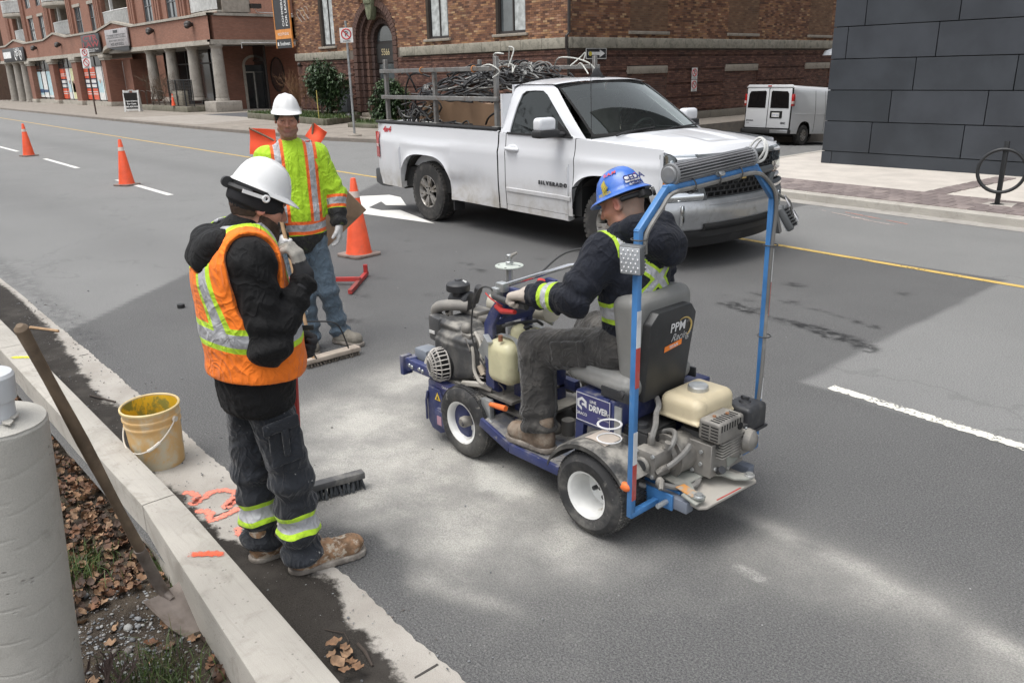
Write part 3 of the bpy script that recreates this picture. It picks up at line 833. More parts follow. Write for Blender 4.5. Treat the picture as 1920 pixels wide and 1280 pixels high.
# ---------------------------------------------------------------- red brick apartment building
ab=thing('apartment_building','red brick apartment block with fluted columns, shop windows, parapet with gables and balconies','building')
red=brick_mat('red brick',False,((.27,.125,.085),(.33,.16,.11)),(.22,.15,.12),stain=.25)
red_shaded=brick_mat('red brick shaded',False,((.235,.105,.072),(.28,.13,.09)),(.19,.13,.105),stain=.35)  # darker copy of the same brick, shade put into its colour
cst=concrete('cast stone',(.42,.385,.33),stain=(.17,.16,.13),amt=.46)
colm=concrete('column stone',(.36,.33,.29),stain=(.16,.15,.13),amt=.5)
white_m=M('white metal',(.62,.62,.60),.5)
siding=M('beige siding',(.34,.30,.25),.7,bump=.1)
AY0,X0,X1=20.3,-103.0,-48.45
UY=20.85
# upper storeys: windows (x0, x1, z0, z1) and balcony recesses
uw=[(-91.0,-89.2),(-87.2,-85.6),(-75.9,-74.2),(-72.0,-70.3),(-60.1,-58.5),(-56.0,-54.3)]
fl=[(5.66,7.6),(8.46,10.3),(11.2,13.0)]
rec=[(-97.3,-92.6,5.5,13.4),(-82.9,-77.6,5.5,13.4),(-69.0,-62.9,5.5,13.4),(-52.3,X1+.0,5.62,13.4)]
hl=[(a-X0,b2-X0,z0,z1)for a,b2 in uw for z0,z1 in fl]+[(a-X0,b2-X0,z0,z1)for a,b2,z0,z1 in rec]
m=MB(); wall_parts(m,(X0,UY,0),AX,(0,-1,0),X1-X0,5.5,13.6,hl,.35)
m.bb(X0,X1,34,34.3,.1,13.6); m.bb(X0,X0+.3,UY+.36,34,4,13.6)
m.bb(X1-.3,X1,AY0+4.5,34,4.2,13.6)
m.build('wall',red,ab)
for a,b2,z0,z1 in rec:
 m=MB(); m.bb(a,b2,UY+2.0,UY+2.1,z0,z1); m.bb(a-.1,a-.003,UY+.36,UY+2,z0,z1); m.bb(b2+.003,b2+.1,UY+.36,UY+2,z0,z1)
 m.build('recess_siding',siding,ab)
for a,b2,z0,z1 in rec:
 for zf in(5.5,8.25,11.0):
  s=MB(); s.bb(a+.3,a+1.4,UY+1.9,UY+1.99,zf+.1,zf+2.2); o=s.build('balcony_door',dkframe,ab)
  s=MB(); s.bb(a+.42,a+1.28,UY+1.88,UY+1.895,zf+.25,zf+2.05); s.build('pane',glass,o)
  s=MB(); s.bb(a+1.7,a+1.85,UY+.1,UY+.3,zf+.12,zf+2.7); s.build('post',white_m,ab)
for a,b2 in uw:
 for z0,z1 in fl:
  window(ab,(a,UY,z0),AX,(0,-1,0),b2-a,z1-z0,M('grey window frame',(.11,.115,.12),.5),glass,rec=.12,fw=.07,mull=(2,1),sash=.5,blind=(.5,.5)if rnd.random()<.6 else None)
  s=MB(); s.bb(a-.15,b2+.15,UY-.06,UY+.05,z1+.002,z1+.22); s.build('lintel',cst,ab)
# brick ribs between the bays
for xr in(-99,-92.2,-83.9,-76.9,-69.7,-62.2,-57.4,-53.2):
 for k in(-.42,0,.42):
  s=MB(); s.bb(xr+k-.13,xr+k+.13,UY-.16,UY-.002,5.6,13.6); s.build('brick_rib',red,ab)
# balconies: curved fronts on two bays, flat rails on the others
def balcony(a,b2,zf,curved):
 s=MB(); n=14; y0=UY+.05; bul=1.2 if curved else .12
 arc=[(a+(b2-a)*i/n,y0-bul*sin(pi*i/n))for i in range(n+1)]
 pol=arc+[(b2,y0+1.9),(a,y0+1.9)]
 s.prism(pol,(0,0,zf-.28),AX,AY,(0,0,.28)); o=s.build('balcony',cst,ab,bev=.02)
 s=MB()
 if curved:
  s.grid([[(x,y+.06,zf+.08),(x,y+.06,zf+1.05)]for x,y in arc]); s.grid([[(x,y+.10,zf+.08),(x,y+.10,zf+1.05)]for x,y in arc],flip=True)
 for i in range(n*4+1):
  x=a+(b2-a)*i/(n*4); y=y0-bul*sin(pi*i/(n*4))+.04; s.box((x,y,zf+.55),(.035,.03,1.0))
 s.tube([(x,y+.04,zf+1.08)for x,y in arc],.04,6); s.build('railing',white_m,o)
for k,(a,b2,z0,z1)in enumerate(rec):
 for zf in(5.72,8.25,11.0):balcony(a,b2,zf,k in(0,1)and zf>6)
# parapet over the arcade, with shallow gables and a concrete cap
def par_top(x):
 t=5.42
 for c,hw,pk in((-95.4,3.8,.42),(-81,3.5,.40),(-65.2,3.9,.46)):
  if abs(x-c)<hw:t=max(t,5.42+pk*(1-abs(x-c)/hw))
 return t
def band_bot(x):
 return 3.86+(.45*sqrt(max(0,1-((x+65.2)/3.1)**2))if abs(x+65.2)<3.1 else 0)
px=sorted(set([X0,X1]+[c+d for c,hw in((-95.4,3.8),(-81,3.5),(-65.2,3.9))for d in(-hw,0,hw)]+list(np.linspace(-68.3,-62.1,15))))
s=MB()
s.grid([[(x,AY0,band_bot(x)+.27),(x,AY0,par_top(x))]for x in px]); s.grid([[(x,AY0+.25,band_bot(x)+.27),(x,AY0+.25,par_top(x))]for x in px],flip=True)
s.bb(X1-.28,X1,AY0+.26,AY0+5.4,4.13,5.42)
s.build('parapet',red,ab)
s=MB()
G=[[(x,AY0+.6,band_bot(x)),(x,AY0-.10,band_bot(x)),(x,AY0-.10,band_bot(x)+.13),(x,AY0-.04,band_bot(x)+.14),(x,AY0-.04,band_bot(x)+.27),(x,AY0+.05,band_bot(x)+.28)]for x in px+[X1+.06]]
s.grid(G,flip=True); s.bb(X1-.4,X1+.06,AY0-.04,AY0+5.4,3.86,4.125); s.build('concrete_band',cst,ab,ang=30)
s=MB()
G=[[(x,AY0-.10,par_top(x)),(x,AY0-.10,par_top(x)+.14),(x,AY0+.35,par_top(x)+.15),(x,AY0+.35,par_top(x))]for x in px+[X1+.1]]
s.grid(G,flip=True); s.bb(X1-.38,X1+.10,AY0+.36,AY0+5.4,5.425,5.57); s.build('coping',cst,ab,ang=30)
s=MB(); s.bb(X0,X1-.3,AY0+.3,AY0+6,3.9,4.1); s.bb(X0,X1-.3,AY0+.27,UY+.36,5.2,5.5); s.build('soffit',M('soffit',(.30,.28,.25),.8),ab)
# columns
def column(x,y,zb,zt,r=.36,fluted=True):
 n=40; G=[]
 for z,k in((zb+.45,1.0),(zb+.5,1.0),((zb+zt)/2,.95),(zt-.24,.86),(zt-.2,.86)):
  G.append([(x+r*k*(1-.055*(i%2))*cos(2*pi*i/n),y+r*k*(1-.055*(i%2))*sin(2*pi*i/n),z)for i in range(n)])
 s=MB(); s.grid(G,closev=True,flip=True)
 s.lathe((x,y,zb),AZ,[(r*1.12,0),(r*1.12,.14),(r*1.0,.18),(r*1.08,.26),(r*1.0,.34),(r*1.03,.45)],24)
 s.lathe((x,y,zt-.2),AZ,[(r*.88,0),(r*1.0,.08),(r*1.1,.12),(r*1.1,.2)],24)
 return s.build('column',colm,ab,ang=50)
for x in(-59.6,-56.0,-52.35):column(x,AY0+.42,.72,3.855)
column(-48.75,AY0+.42,.72,3.855)
s=MB(); s.prism([(-49.6,AY0-.38),(-47.95,AY0-.38),(-47.85,AY0+1.2),(-49.6,AY0+1.2)],(0,0,.1),AX,AY,(0,0,.62)); s.build('column_base',colm,ab,bev=.04)
for x in(-101.6,-98.2,-95.0):column(x,AY0+.42,.13,3.855,.42)
# shop piers with capitals, set-back windows and posters
piers=[(-91.6,1.4),(-83.7,1.4),(-76.5,1.4),(-68.7,.9)]
for x,w in piers:
 s=MB(); s.bb(x-w/2,x+w/2,AY0-.02,AY0+1.2,.45,3.45); s.build('pier',red_shaded,ab)
 s=MB(); s.bb(x-w/2-.14,x+w/2+.14,AY0-.16,AY0+.5,3.62,3.85); s.bb(x-w/2-.07,x+w/2+.07,AY0-.09,AY0+.4,3.46,3.61); s.build('capital',cst,ab,bev=.02)
 s=MB(); s.bb(x-w/2-.08,x+w/2+.08,AY0-.1,AY0+1.22,.10,.448); s.build('plinth',cst,ab,bev=.02)
s=MB(); s.bb(-69.15,-64.9,AY0+2.31,AY0+2.6,.45,3.9); s.bb(-68.2,-66.4,AY0+1.2,AY0+2.3,.12,3.46); s.build('pier',red_shaded,ab)
navy=M('navy poster',(.02,.025,.06),.5); orr=M('orange red poster',(.62,.10,.045),.5); pal_y=M('pale yellow poster',(.60,.60,.34),.5); pal_b=M('pale blue poster',(.42,.58,.62),.5); wht=M('white poster',(.66,.66,.64),.5); dkb=M('dark blue poster',(.04,.09,.18),.5); skin_p=M('poster tan',(.42,.25,.18),.5)
def shop(a,b2,kind):
 y=AY0+.42
 s=MB(); s.bb(a,b2,y+.03,y+.1,.45,3.85); o=s.build('shop_window',glass_d,ab)
 s=MB(); s.bb(a,b2,y-.2,y+.1,.1,.448); s.build('plinth',cst,ab)
 W=b2-a; P=MB
 mats=[]; q={}
 def strip(x0,x1,z0,z1,mt):
  q.setdefault(mt.name,(MB(),mt))[0].bb(a+W*x0+.02,a+W*x1-.02,y+.015-.0005*len(q),y+.028,z0,z1)
 if kind=='bed':
  for k in range(3):strip(k/4+.02,(k+1)/4,.62,2.9,pal_b if k !=1 else wht)
  strip(.02,.27,1.0,1.35,dkb); strip(.27,.5,1.05,1.3,dkb); strip(.02,.95,.62,.82,wht)
 else:
  n=(1,3)if kind=='one' else(2,2)
  w0=.30 if kind=='one' else .46
  for k in range(n[0]):
   c0,c1=w0*k/n[0],w0*(k+1)/n[0]
   strip(c0,c1,2.2,3.05,orr); strip(c0,c1,1.42,2.19,navy); strip(c0,c1,.55,1.41,orr)
   for zz in(1.5,1.85):q.setdefault(wht.name,(MB(),wht))[0].bb(a+W*c0+.14,a+W*c1-.14,y+.008,y+.012,zz,zz+.24)
   for zz in(2.42,2.58,.95,1.12):q.setdefault(wht.name,(MB(),wht))[0].bb(a+W*c0+.10,a+W*c1-.10,y+.008,y+.012,zz,zz+.06)
  for k in range(n[1]):
   c0,c1=w0+.02+(1-w0-.02)*k/n[1],w0+.02+(1-w0-.02)*(k+1)/n[1]
   strip(c0,c1,.55,3.05,(wht,pal_y,pal_b)[k%3]if kind=='one' else wht)
   strip(c0+.02,c1-.04,1.1,2.0,(pal_b,pal_y,dkb)[k%3]);
   q.setdefault(skin_p.name,(MB(),skin_p))[0].lathe((a+W*(c0+c1)/2,y+.006,1.95),(0,-1,0),[(.16,0),(.16,.004)],14)
 for mb,mt in q.values():mb.build('poster',mt,o)
 s=MB()
 for k in range(5):s.bb(a+W*k/4-.025,a+W*k/4+.025,y-.02,y+.05,.45,3.8)
 s.bb(a,b2,y-.021,y+.051,3.06,3.12); s.build('mullions',dkframe,o)
shop(-91.2,-84.3,'bed'); shop(-82.9,-77.1,'one'); shop(-75.7,-69.2,'two')
s=MB(); s.bb(-66.3,-49.5,24.0,24.1,.1,3.9); gz=s.build('shopfront',glass_d,ab)
s=MB()
for x in np.arange(-66.2,-49.4,2.1):s.bb(x-.05,x+.05,23.93,23.995,.12,3.9)
s.bb(-66.3,-49.5,23.932,23.993,2.95,3.05); s.build('mullions',dkframe,gz)
s=MB(); s.bb(-102.8,-92.5,23.0,23.1,.1,3.9); s.build('shopfront',glass_d,ab)
# entrance under the overhang
s=MB(); wall_parts(s,(-51.0,21.6,0),AY,AX,10,.1,3.86,[(1.75,3.0,.1,2.75)],.3)
s.bb(-51.0,-38.6,31.0,31.3,.1,9); s.build('entrance_wall',red_shaded,ab)
s=MB(); s.prism([(1.75-.16,0),(1.75-.16,2.6)]+[(2.375-.785*cos(pi*i/16),2.6+.62*sin(pi*i/16))for i in range(17)]+[(3.16,2.6),(3.16,0),(3.0,0),(3.0,2.6)]+[(2.375+.625*cos(pi*i/16),2.6+.48*sin(pi*i/16))for i in range(17)]+[(1.75,2.6),(1.75,0)],(-51.02,21.6,.12),AY,AZ,(.07,0,0)); s.build('door_surround',cst,ab)
s=MB(); s.bb(-51.25,-51.2,23.35,24.6,.12,3.0); dk=s.build('entrance_door',glass_d,ab)
s=MB()
for y in(23.38,23.97,24.03,24.57):s.bb(-51.2,-51.14,y-.03,y+.03,.12,2.3)
s.bb(-51.2,-51.145,23.35,24.6,2.28,2.36); s.build('door_frame',M('pale door frame',(.45,.43,.38),.5),dk)
s=MB(); s.prism([(.42*cos(2*pi*i/28),.98*sin(2*pi*i/28))for i in range(28)],(-51.0,25.5,2.15),AY,AZ,(.03,0,0)); ov=s.build('oval_window',glass_d,ab)
s=MB(); s.tube([(-50.97,25.5+.45*cos(2*pi*i/28),2.15+1.02*sin(2*pi*i/28))for i in range(28)],.05,6,closed=True); s.build('frame',dkframe,ov)
s=MB(); s.bb(-50.99,-50.93,27.4,27.65,1.7,2.2); s.build('intercom',cst,ab)
# wall lamps
for x,z in((-57.2,5.0),(-50.7,5.05),(-79.2,4.95),(-87.3,4.95)):
 s=MB(); s.ell((x,AY0-.28,z),(.24,.24,.2)); s.cyl((x,AY0,z),(x,AY0-.2,z),.1,n=10); s.ell((x+.1,AY0-.4,z-.12),(.16,.16,.14)); s.build('wall_lamp',dkframe,ab)
s=MB(); s.bb(X1+.02,X1+.35,22.9,23.5,5.85,6.1); s.build('wall_lamp',dkframe,ab)
s=MB(); s.tube([(X1+.05,23.2,5.85),(X1+.05,23.3,5.65),(X1+.05,25.6,5.62)],.025,6); s.tube([(X1+.1,22.1,3.65),(X1+.1,22.1,3.95),(X1+.1,25.5,3.95)],.03,6); s.build('conduit',white_m,ab)
rebase(ab,(-75,AY0,.12))
# ---------------------------------------------------------------- signs fixed to the apartment front
blk=M('sign black',(.018,.018,.02),.45); redl=M('dark red letters',(.28,.025,.03),.5); whl=M('white letters',(.75,.75,.73),.5); gry=M('sign grey',(.33,.31,.31),.5)
def board(name,label,x0,x1,z0,z1,mat,y=AY0-.16,t=.10):
 r=thing(name,label,'sign',((x0+x1)/2,y,z0))
 s=MB(); s.box((0,0,(z1-z0)/2),(x1-x0,t,z1-z0)); s.build('board',mat,r,bev=.01)
 s=MB();[s.bb(k*(x1-x0)*.3-.04,k*(x1-x0)*.3+.04,t/2,.16,.2,z1-z0-.2)for k in(-1,1)]; s.build('bracket',dkframe,r)
 return r
s1=board('shop_sign','black shop sign with a white bicycle emblem on the brick parapet at far left',-100.4,-91.6,3.95,5.2,blk)
def T1(r,nm,t,size,x,z,mat,t_=.05,**k):return text(nm,t,size,(x,-t_-.002,z),AX,AZ,mat,r,**k)
m=MB()
for dx in(1.15,3.15):m.torus((dx+.0,-.06,.52),(0,1,0),.40,.04,20,4)
for a,b2 in(((1.15,.52),(1.75,.98)),((1.75,.98),(2.75,.98)),((2.75,.98),(2.15,.5)),((2.15,.5),(1.15,.52)),((2.15,.5),(1.7,1.06)),((2.7,.9),(3.15,.52)),((2.6,1.12),(2.9,1.12)),((1.55,1.08),(1.9,1.08)),((2.75,.98),(2.68,1.12))):m.bar((a[0],-.06,a[1]),(b2[0],-.06,b2[1]),.05,.04,(0,1,0))
m.build('bicycle_emblem',whl,s1)
m=MB(); m.bb(-4.2,-.9,-.058,-.052,.35,.95); m.build('white_panel',whl,s1)
T1(s1,'lettering','CYCLESMITH',.34,1.6,1.1,whl,sx=1.1)
s2=board('shop_sign','black fabric sign with dark red CTR LAW letters hung on the brick parapet',-72.6,-68.1,4.05,5.35,blk)
T1(s2,'lettering','CTR',.55,0,1.0,redl,sx=3.4,bold=.012); T1(s2,'lettering','LAW',.55,0,.56,redl,sx=3.4,bold=.012)
T1(s2,'lettering','A LITIGATION BOUTIQUE',.13,0,.22,whl,sx=2.3); T1(s2,'lettering','BARRISTERS',.13,0,.09,whl,sx=2.3)
s3=board('shop_sign','grey shield shaped sign with black lettering under the brick gable',-66.6,-61.8,4.25,5.45,gry)
m=MB(); m.prism([(-2.2,-.02),(2.38,-.02),(2.38,-.30),(1.2,-.30),(-.6,-.2)],(0,-.05,0),AX,AZ,(0,.1,0)); m.build('black_tail',blk,s3)
m=MB(); m.bb(-.5,.5,-.057,-.051,.93,1.12); m.bb(-2.1,2.1,-.056,-.051,.60,.63); m.bb(-2.1,2.1,-.056,-.051,.80,.83); m.build('rule',blk,s3)
T1(s3,'lettering','GOVERNORS HOUSE',.17,0,.715,blk,sx=2.3); T1(s3,'lettering','APARTMENT RENTALS',.17,0,.42,blk,sx=2.0); T1(s3,'lettering','902.429.5252',.24,0,.18,blk,sx=2.2,bold=.006)
bn=thing('lease_banner','black and orange vertical banner COMMERCIAL SPACE FOR LEASE at the building corner','banner',(-39.0,FY-.25,3.35))
orange_b=M('banner orange',(.62,.24,.05),.6)
m=MB(); m.bb(-.82,.82,0,.05,.0,3.9); m.build('panel',M('banner black',(.03,.03,.032),.6),bn)
m=MB(); m.bb(-.80,.80,-.012,-.002,.42,.86);[m.bb(k*.815-.03,k*.815+.03,-.014,.052,0,3.9)for k in(-1,1)]; m.build('orange_band',orange_b,bn)
text('lettering','COMMERCIAL SPACE',.27,(.10,-.004,.98),(0,0,1),(-1,0,0),whl,bn,align='LEFT',bold=.004)
text('lettering','FOR LEASE',.27,(.46,-.004,.98),(0,0,1),(-1,0,0),whl,bn,align='LEFT',bold=.004)
text('lettering','902.579.0242',.17,(0,-.016,.64),AX,AZ,whl,bn,sx=1.25); text('lettering','Southwest',.24,(.08,-.004,.2),AX,AZ,whl,bn,bold=.003)
m=MB(); m.bb(-.70,-.56,-.01,-.002,.12,.28); m.build('logo',whl,bn)
m=MB(); m.bar((.8,.03,.3),(1.0,.2,.3),.05,.05); m.bar((.8,.03,3.6),(1.0,.2,3.6),.05,.05); m.build('bracket',dkframe,bn)
# ---------------------------------------------------------------- charcoal panelled building
GY=16.15; GX0=-8.47
gb=thing('panelled_building','modern building clad in large charcoal grey panels with dark joints','building')
chm=[M('charcoal panel %d'%k,c,.58,var=.16,vs=1.3,bump=.12,bs=220,spec=.35,bd=.002,dirt=tuple(x*1.5 for x in c),dthr=(.6,.9),ds=1.5)for k,c in enumerate(((.036,.041,.048),(.042,.047,.055),(.032,.037,.043),(.038,.043,.050)))]
s=MB(); s.bb(GX0+.03,14,GY+.05,GY+26,.0,20.5); s.build('wall',M('panel joint black',(.008,.008,.009),.9),gb)
zj=[.36,.955,1.55,2.135,2.73]+[3.32+.59*i for i in range(31)]
offs_=[-7.49,-7.15,-6.80,-6.46,-7.84+.0,-7.5,-7.1,-6.8]
starts={0:-7.49,1:-7.16,2:-6.80,3:-6.47,4:-7.83}
for j in range(33):
 z0,z1=zj[j],zj[j+1]
 x={0:-9.19,1:-8.88,2:-8.50,3:-8.17,4:-9.55}.get(j,-9.55+.34*(j%5))
 x-=0 if x<GX0 else 1.70
 while x<13.9:
  a=max(x+.008,GX0); e=min(x+1.70-.008,14)
  if e-a>.05:
   s=MB(); s.bb(a,e,GY-.0,GY+.045,z0+.008,z1-.008); s.build('panel',rnd.choice(chm),gb,bev=.003,seg=1)
  x+=1.70
x=-8.25
while x<13.9:
 s=MB(); s.bb(x,x+6.78,GY+.002,GY+.045,.115,zj[0]-.006); s.build('base_panel',chm[0],gb); x+=6.8
s=MB(); s.bb(GX0,-8.26,GY-.0,GY+.045,.115,zj[0]-.006); s.build('base_panel',chm[1],gb)
s=MB()
for j in range(33):
 s.bb(GX0,GX0+.03,GY+.06,GY+20,zj[j]+.006,zj[j+1]-.006)
s.build('side_panels',chm[0],gb)
s=MB(); s.lathe((GX0-.12,GY+.5,2.22),AZ,[(.30,0),(.26,.08),(.10,.14),(.04,.2)],16); s.bar((GX0-.12,GY+.5,2.4),(GX0+.03,GY+.5,2.45),.05,.05); s.build('wall_lamp',M('lamp aluminium',(.25,.26,.27),.4,.6),gb)
rebase(gb,(0,GY,.12))
# ============================================================ STREET FURNITURE, PLANTS, CONES
galv=M('galvanised steel',(.34,.35,.35),.5,.5,var=.2,bump=.1,bs=40)
blackm=M('black painted steel',(.016,.017,.018),.42)
sign_w=M('sign white',(.70,.70,.68),.5,dirt=(.45,.43,.38),dthr=(.6,.8))
sign_r=M('sign red',(.50,.03,.03),.5)
def no_sign(parent,o,u,v,w,h,letter=None):
 """white plate with a red ring and slash"""
 o=Vector(o); u=Vector(u).normalized(); v=Vector(v).normalized(); n=u.cross(v)
 R=Matrix((u,v,n)).transposed()
 m=MB(); m.box(o,(w,h,.006),R); p=m.build('plate',sign_w,parent,bev=.002,seg=1)
 m=MB(); c=o+v*(h*.08)+n*.006; r=min(w,h)*.36
 m.torus(c,n,r,r*.13,28,4)
 m.bar(c-(u-v).normalized()*r*.9,c+(u-v).normalized()*r*.9,r*.22,.006,n)
 m.build('prohibition_ring',sign_r,p)
 if letter:text('letter',letter,r*1.35,c,u,v,blackm,p,off=.001,bold=r*.03)
 m=MB(); m.bar(o-v*(h*.40)-u*(w*.3)+n*.004,o-v*(h*.40)+u*(w*.3)+n*.004,h*.05,.002,n); m.build('arrow_bar',blackm,p)
# pole with a no-parking sign, far pavement
uf=Vector((.72,.69,0)).normalized()
t=thing('sign_post','grey metal post with single no parking sign beside the pickup bed, on the far pavement','sign post',(-24.1,14.58,.12))
m=MB(); m.tube([(0,0,0),(-.01,0,3.55)],.038,10); m.tube([(0,0,1.92),(0,0,1.98)],.055,10); m.tube([(0,0,1.28),(0,0,1.33)],.055,10); m.build('post',galv,t)
m=MB(); m.lathe((0,0,-.02),AZ,[(.24,0),(.23,.05),(.09,.08),(.06,.10)],14); m.build('footing',walk_c,t)
no_sign(t,Vector((0,0,3.12))+Vector((.69,-.72,0))*.05,uf,AZ,.42,.44,'P')
t=thing('sign_post','brown post with two stacked parking signs in front of the shop windows','sign post',(-53.6,14.95,.12))
m=MB(); m.tube([(0,0,0),(0,0,3.75)],.045,8); m.build('post',M('rusty post',(.075,.05,.04),.8),t)
no_sign(t,Vector((0,0,3.42))+Vector((.5,-.86,0))*.06,(.86,.5,0),AZ,.62,.50,'P'); no_sign(t,Vector((0,0,2.86))+Vector((.5,-.86,0))*.06,(.86,.5,0),AZ,.62,.55)
# one-way arrow and stacked no-stopping signs on the side-street wall
t=thing('one_way_sign','black one way sign with white arrow pointing right on the dark brick wall','sign',(-19.65,21.48,2.38))
m=MB(); m.box((0,0,.17),(.012,1.02,.36)); m.build('plate',sign_w,t,bev=.003)
m=MB(); m.box((.004,0,.17),(.012,.96,.30)); m.build('black_field',blk,t)
m=MB(); m.prism([(-.40,-.05),(.16,-.05),(.16,-.125),(.43,0),(.16,.125),(.16,.05),(-.40,.05)],(.0105,0,.17),AY,AZ,(.003,0,0)); m.build('arrow',sign_w,t)
m=MB(); m.lathe((.014,-.30,.16),AX,[(.075,0),(.075,.003)],18); st=m.build('sticker',M('yellow sticker',(.55,.45,.06),.5),t)
t=thing('parking_sign','pair of white no stopping plates, one above the other, on the side street brick wall','sign',(-19.63,27.02,1.15))
no_sign(t,(0,0,.66),AY,AZ,.36,.42,'P'); no_sign(t,(0,0,.22),AY,AZ,.36,.42)
# sandwich board
t=thing('sandwich_board','white framed black sandwich board advertising apartments on the pavement before the columns','sandwich board',(-55.6,17.75,.12),radians(58))
wp=M('white plastic board',(.66,.66,.64),.5)
for sd in(-1,1):
 m=MB(); a=.34*sd
 for x in(-.42,.42):m.bar((x,-a,0),(x,-a*.12,1.28),.09,.05)
 m.bar((-.42,-a*.9,.12),(.42,-a*.9,.12),.05,.10); m.bar((-.42,-a*.13,1.2),(-.1,-a*.13,1.2),.05,.12); m.bar((.1,-a*.13,1.2),(.42,-a*.13,1.2),.05,.12); m.bar((-.14,-a*.12,1.28),(.14,-a*.12,1.28),.05,.05)
 fr=m.build('frame',wp,t)
 m=MB(); nn=Vector((0,-1.28*sd,-.30*1)).normalized()
 m.box((0,-a*.52,.65),(.76,.03,1.0),Matrix.Rotation(radians(13.5)*sd,3,'X')); m.build('panel',blk,fr)
 if sd==1:
  v=Vector((0,.30,1.28)).normalized()
  for k,(s_,sz)in enumerate((('1 & 2',.16),('Bedroom',.16),('Apartments',.15),('For Rent',.15),('902.429.5252',.13))):
   text('lettering',s_,sz,Vector((0,-a*.52-.02,.65))+v*(.36-.18*k),AX,v,whl,fr,off=.002,bold=.004)
# entrance planter with railing and twiggy shrubs
t=thing('planter','low mossy concrete planter wall at the foot of the fluted columns','planter',(-54,19.4,.12))
m=MB(); m.bb(-4.6,3.9,-.35,1.6,-.05,.32); m.build('wall',concrete('mossy kerb stone',(.22,.20,.16),stain=(.09,.10,.06),amt=.42),t,bev=.03)
m=MB(); m.bb(-4.4,3.7,-.15,1.4,.30,.34); m.build('soil',soil_far,t)
t=thing('railing','black mesh fence panels standing on the planter between the columns','fence',(-50.9,19.2,.45))
for k in range(3):
 m=MB(); x0=-2.2+k*1.3
 m.tube([(x0,0,0),(x0,0,1.5),(x0+1.22,0,1.5),(x0+1.22,0,0)],.025,6)
 f=m.build('frame',blackm,t)
 m=MB()
 for i in range(1,12):m.bar((x0+1.22*i/12,0,.02),(x0+1.22*i/12,0,1.48),.012,.012)
 for i in range(1,9):m.bar((x0,.004,1.5*i/9),(x0+1.22,.004,1.5*i/9),.01,.01)
 m.build('mesh_panel',blackm,f)
t=thing('railing','thin bent metal hoop fence along the planter edge behind the sandwich board','fence',(-56.4,19.15,.45))
for k in range(4):
 m=MB(); x0=-1.7+k*1.1; m.tube([(x0,0,0),(x0,0,.75),(x0+.12,0,.9),(x0+.9,0,.82),(x0+1.0,0,0)],.02,6); m.build('hoop',M('rust brown metal',(.06,.045,.035),.8),t)
t=thing('utility_box','beige box panel with a small logo standing behind the planter railing','box',(-52.9,19.75,.45))
m=MB(); m.bb(-1.1,.5,-.02,.35,0,.85); m.build('panel',M('beige panel',(.40,.36,.28),.6),t,bev=.01)
m=MB(); m.bb(-.42,-.18,-.032,-.022,.30,.55); m.build('emblem',dkframe,t)
def leaf_cloud(name,parent,centers,radii,count,size,mats,seed,droop=.3,quad=True,aspect=.42):
 r=np.random.RandomState(seed); V=[]; F=[]; MI=[]
 C=np.array(centers,float); Rr=np.array(radii,float)
 w=(Rr.prod(1)if Rr.ndim==2 else Rr**3); w=w/w.sum()
 k=r.choice(len(C),count,p=w)
 for i in range(count):
  d=r.randn(3); d/=np.linalg.norm(d); rad=r.rand()**.35
  p=C[k[i]]+d*Rr[k[i]]*rad
  for q in range(5): # a whorl of leaves at each twig end
   a=2*pi*(q+r.rand()*.6)/5; el=-droop+.45*r.randn()
   ax=np.array([cos(a)*cos(el),sin(a)*cos(el),sin(el)]); sd=np.cross(ax,[0,0,1]); sd/=(np.linalg.norm(sd)+1e-6)
   L_=size*(.7+.6*r.rand()); W_=L_*aspect*.5; dn=np.array([0,0,-L_*.12])
   b=len(V); V+=[p,p+ax*L_*.5+sd*W_,p+ax*L_+dn,p+ax*L_*.5-sd*W_]
   F.append((b,b+1,b+2,b+3)); MI.append(r.randint(len(mats)))
 o=np_mesh(name,V,F,mats,parent,smooth=False,midx=MI); o['kind']='stuff'
 return o
def leaf_mat(name,c):
 b=NB(name); f=b.noise(2,3)
 return b.set(col=b.mix(f,tuple(x*.6 for x in c),tuple(x*1.3 for x in c)),rough=.45,spec=.4)
rh=[leaf_mat('rhododendron leaf %d'%i,c)for i,c in enumerate(((.030,.055,.020),(.045,.085,.030),(.022,.042,.018),(.075,.115,.055)))]
bark=M('shrub bark',(.055,.042,.034),.9,bump=.4,bs=30)
def rhodo(label,loc,lobes,n,seed,stems):
 t=thing('rhododendron',label,'shrub',loc)
 leaf_cloud('foliage',t,[l[:3]for l in lobes],[l[3:]for l in lobes],n,.17,rh,seed,droop=.45)
 r=random.Random(seed)
 for k in range(stems):
  l=lobes[k%len(lobes)]; m=MB(); x,y=r.uniform(-.3,.3),r.uniform(-.25,.25)
  m.tube([(x,y,0),(x*.9+l[0]*.25,y+l[1]*.3,l[2]*.35),(l[0]*.7,l[1]*.7,l[2]*.75),(l[0],l[1],l[2]+l[5]*.4)],[.035,.03,.022,.008],6); m.build('stem',bark,t)
 return t
rhodo('tall dark green rhododendron in the raised grass bed left of the arched door',(-33.35,18.75,.30),
[(-.75,.2,1.55,.75,.6,.7),(.25,-.1,1.75,.85,.65,.75),(.95,.2,1.35,.6,.55,.6),(-.1,.1,1.15,.9,.6,.5),(.5,.1,.75,.8,.5,.5)],1250,5,7)
rhodo('smaller bushy green rhododendron behind the pickup tailgate, right of the arched door',(-28.9,19.1,.15),
[(-.35,0,.75,.65,.55,.6),(.45,.1,.95,.75,.55,.65),(.1,0,1.35,.6,.5,.45),(-.1,-.1,.4,.7,.5,.35)],900,6,5)
twig=M('dry twig',(.11,.075,.05),.9)
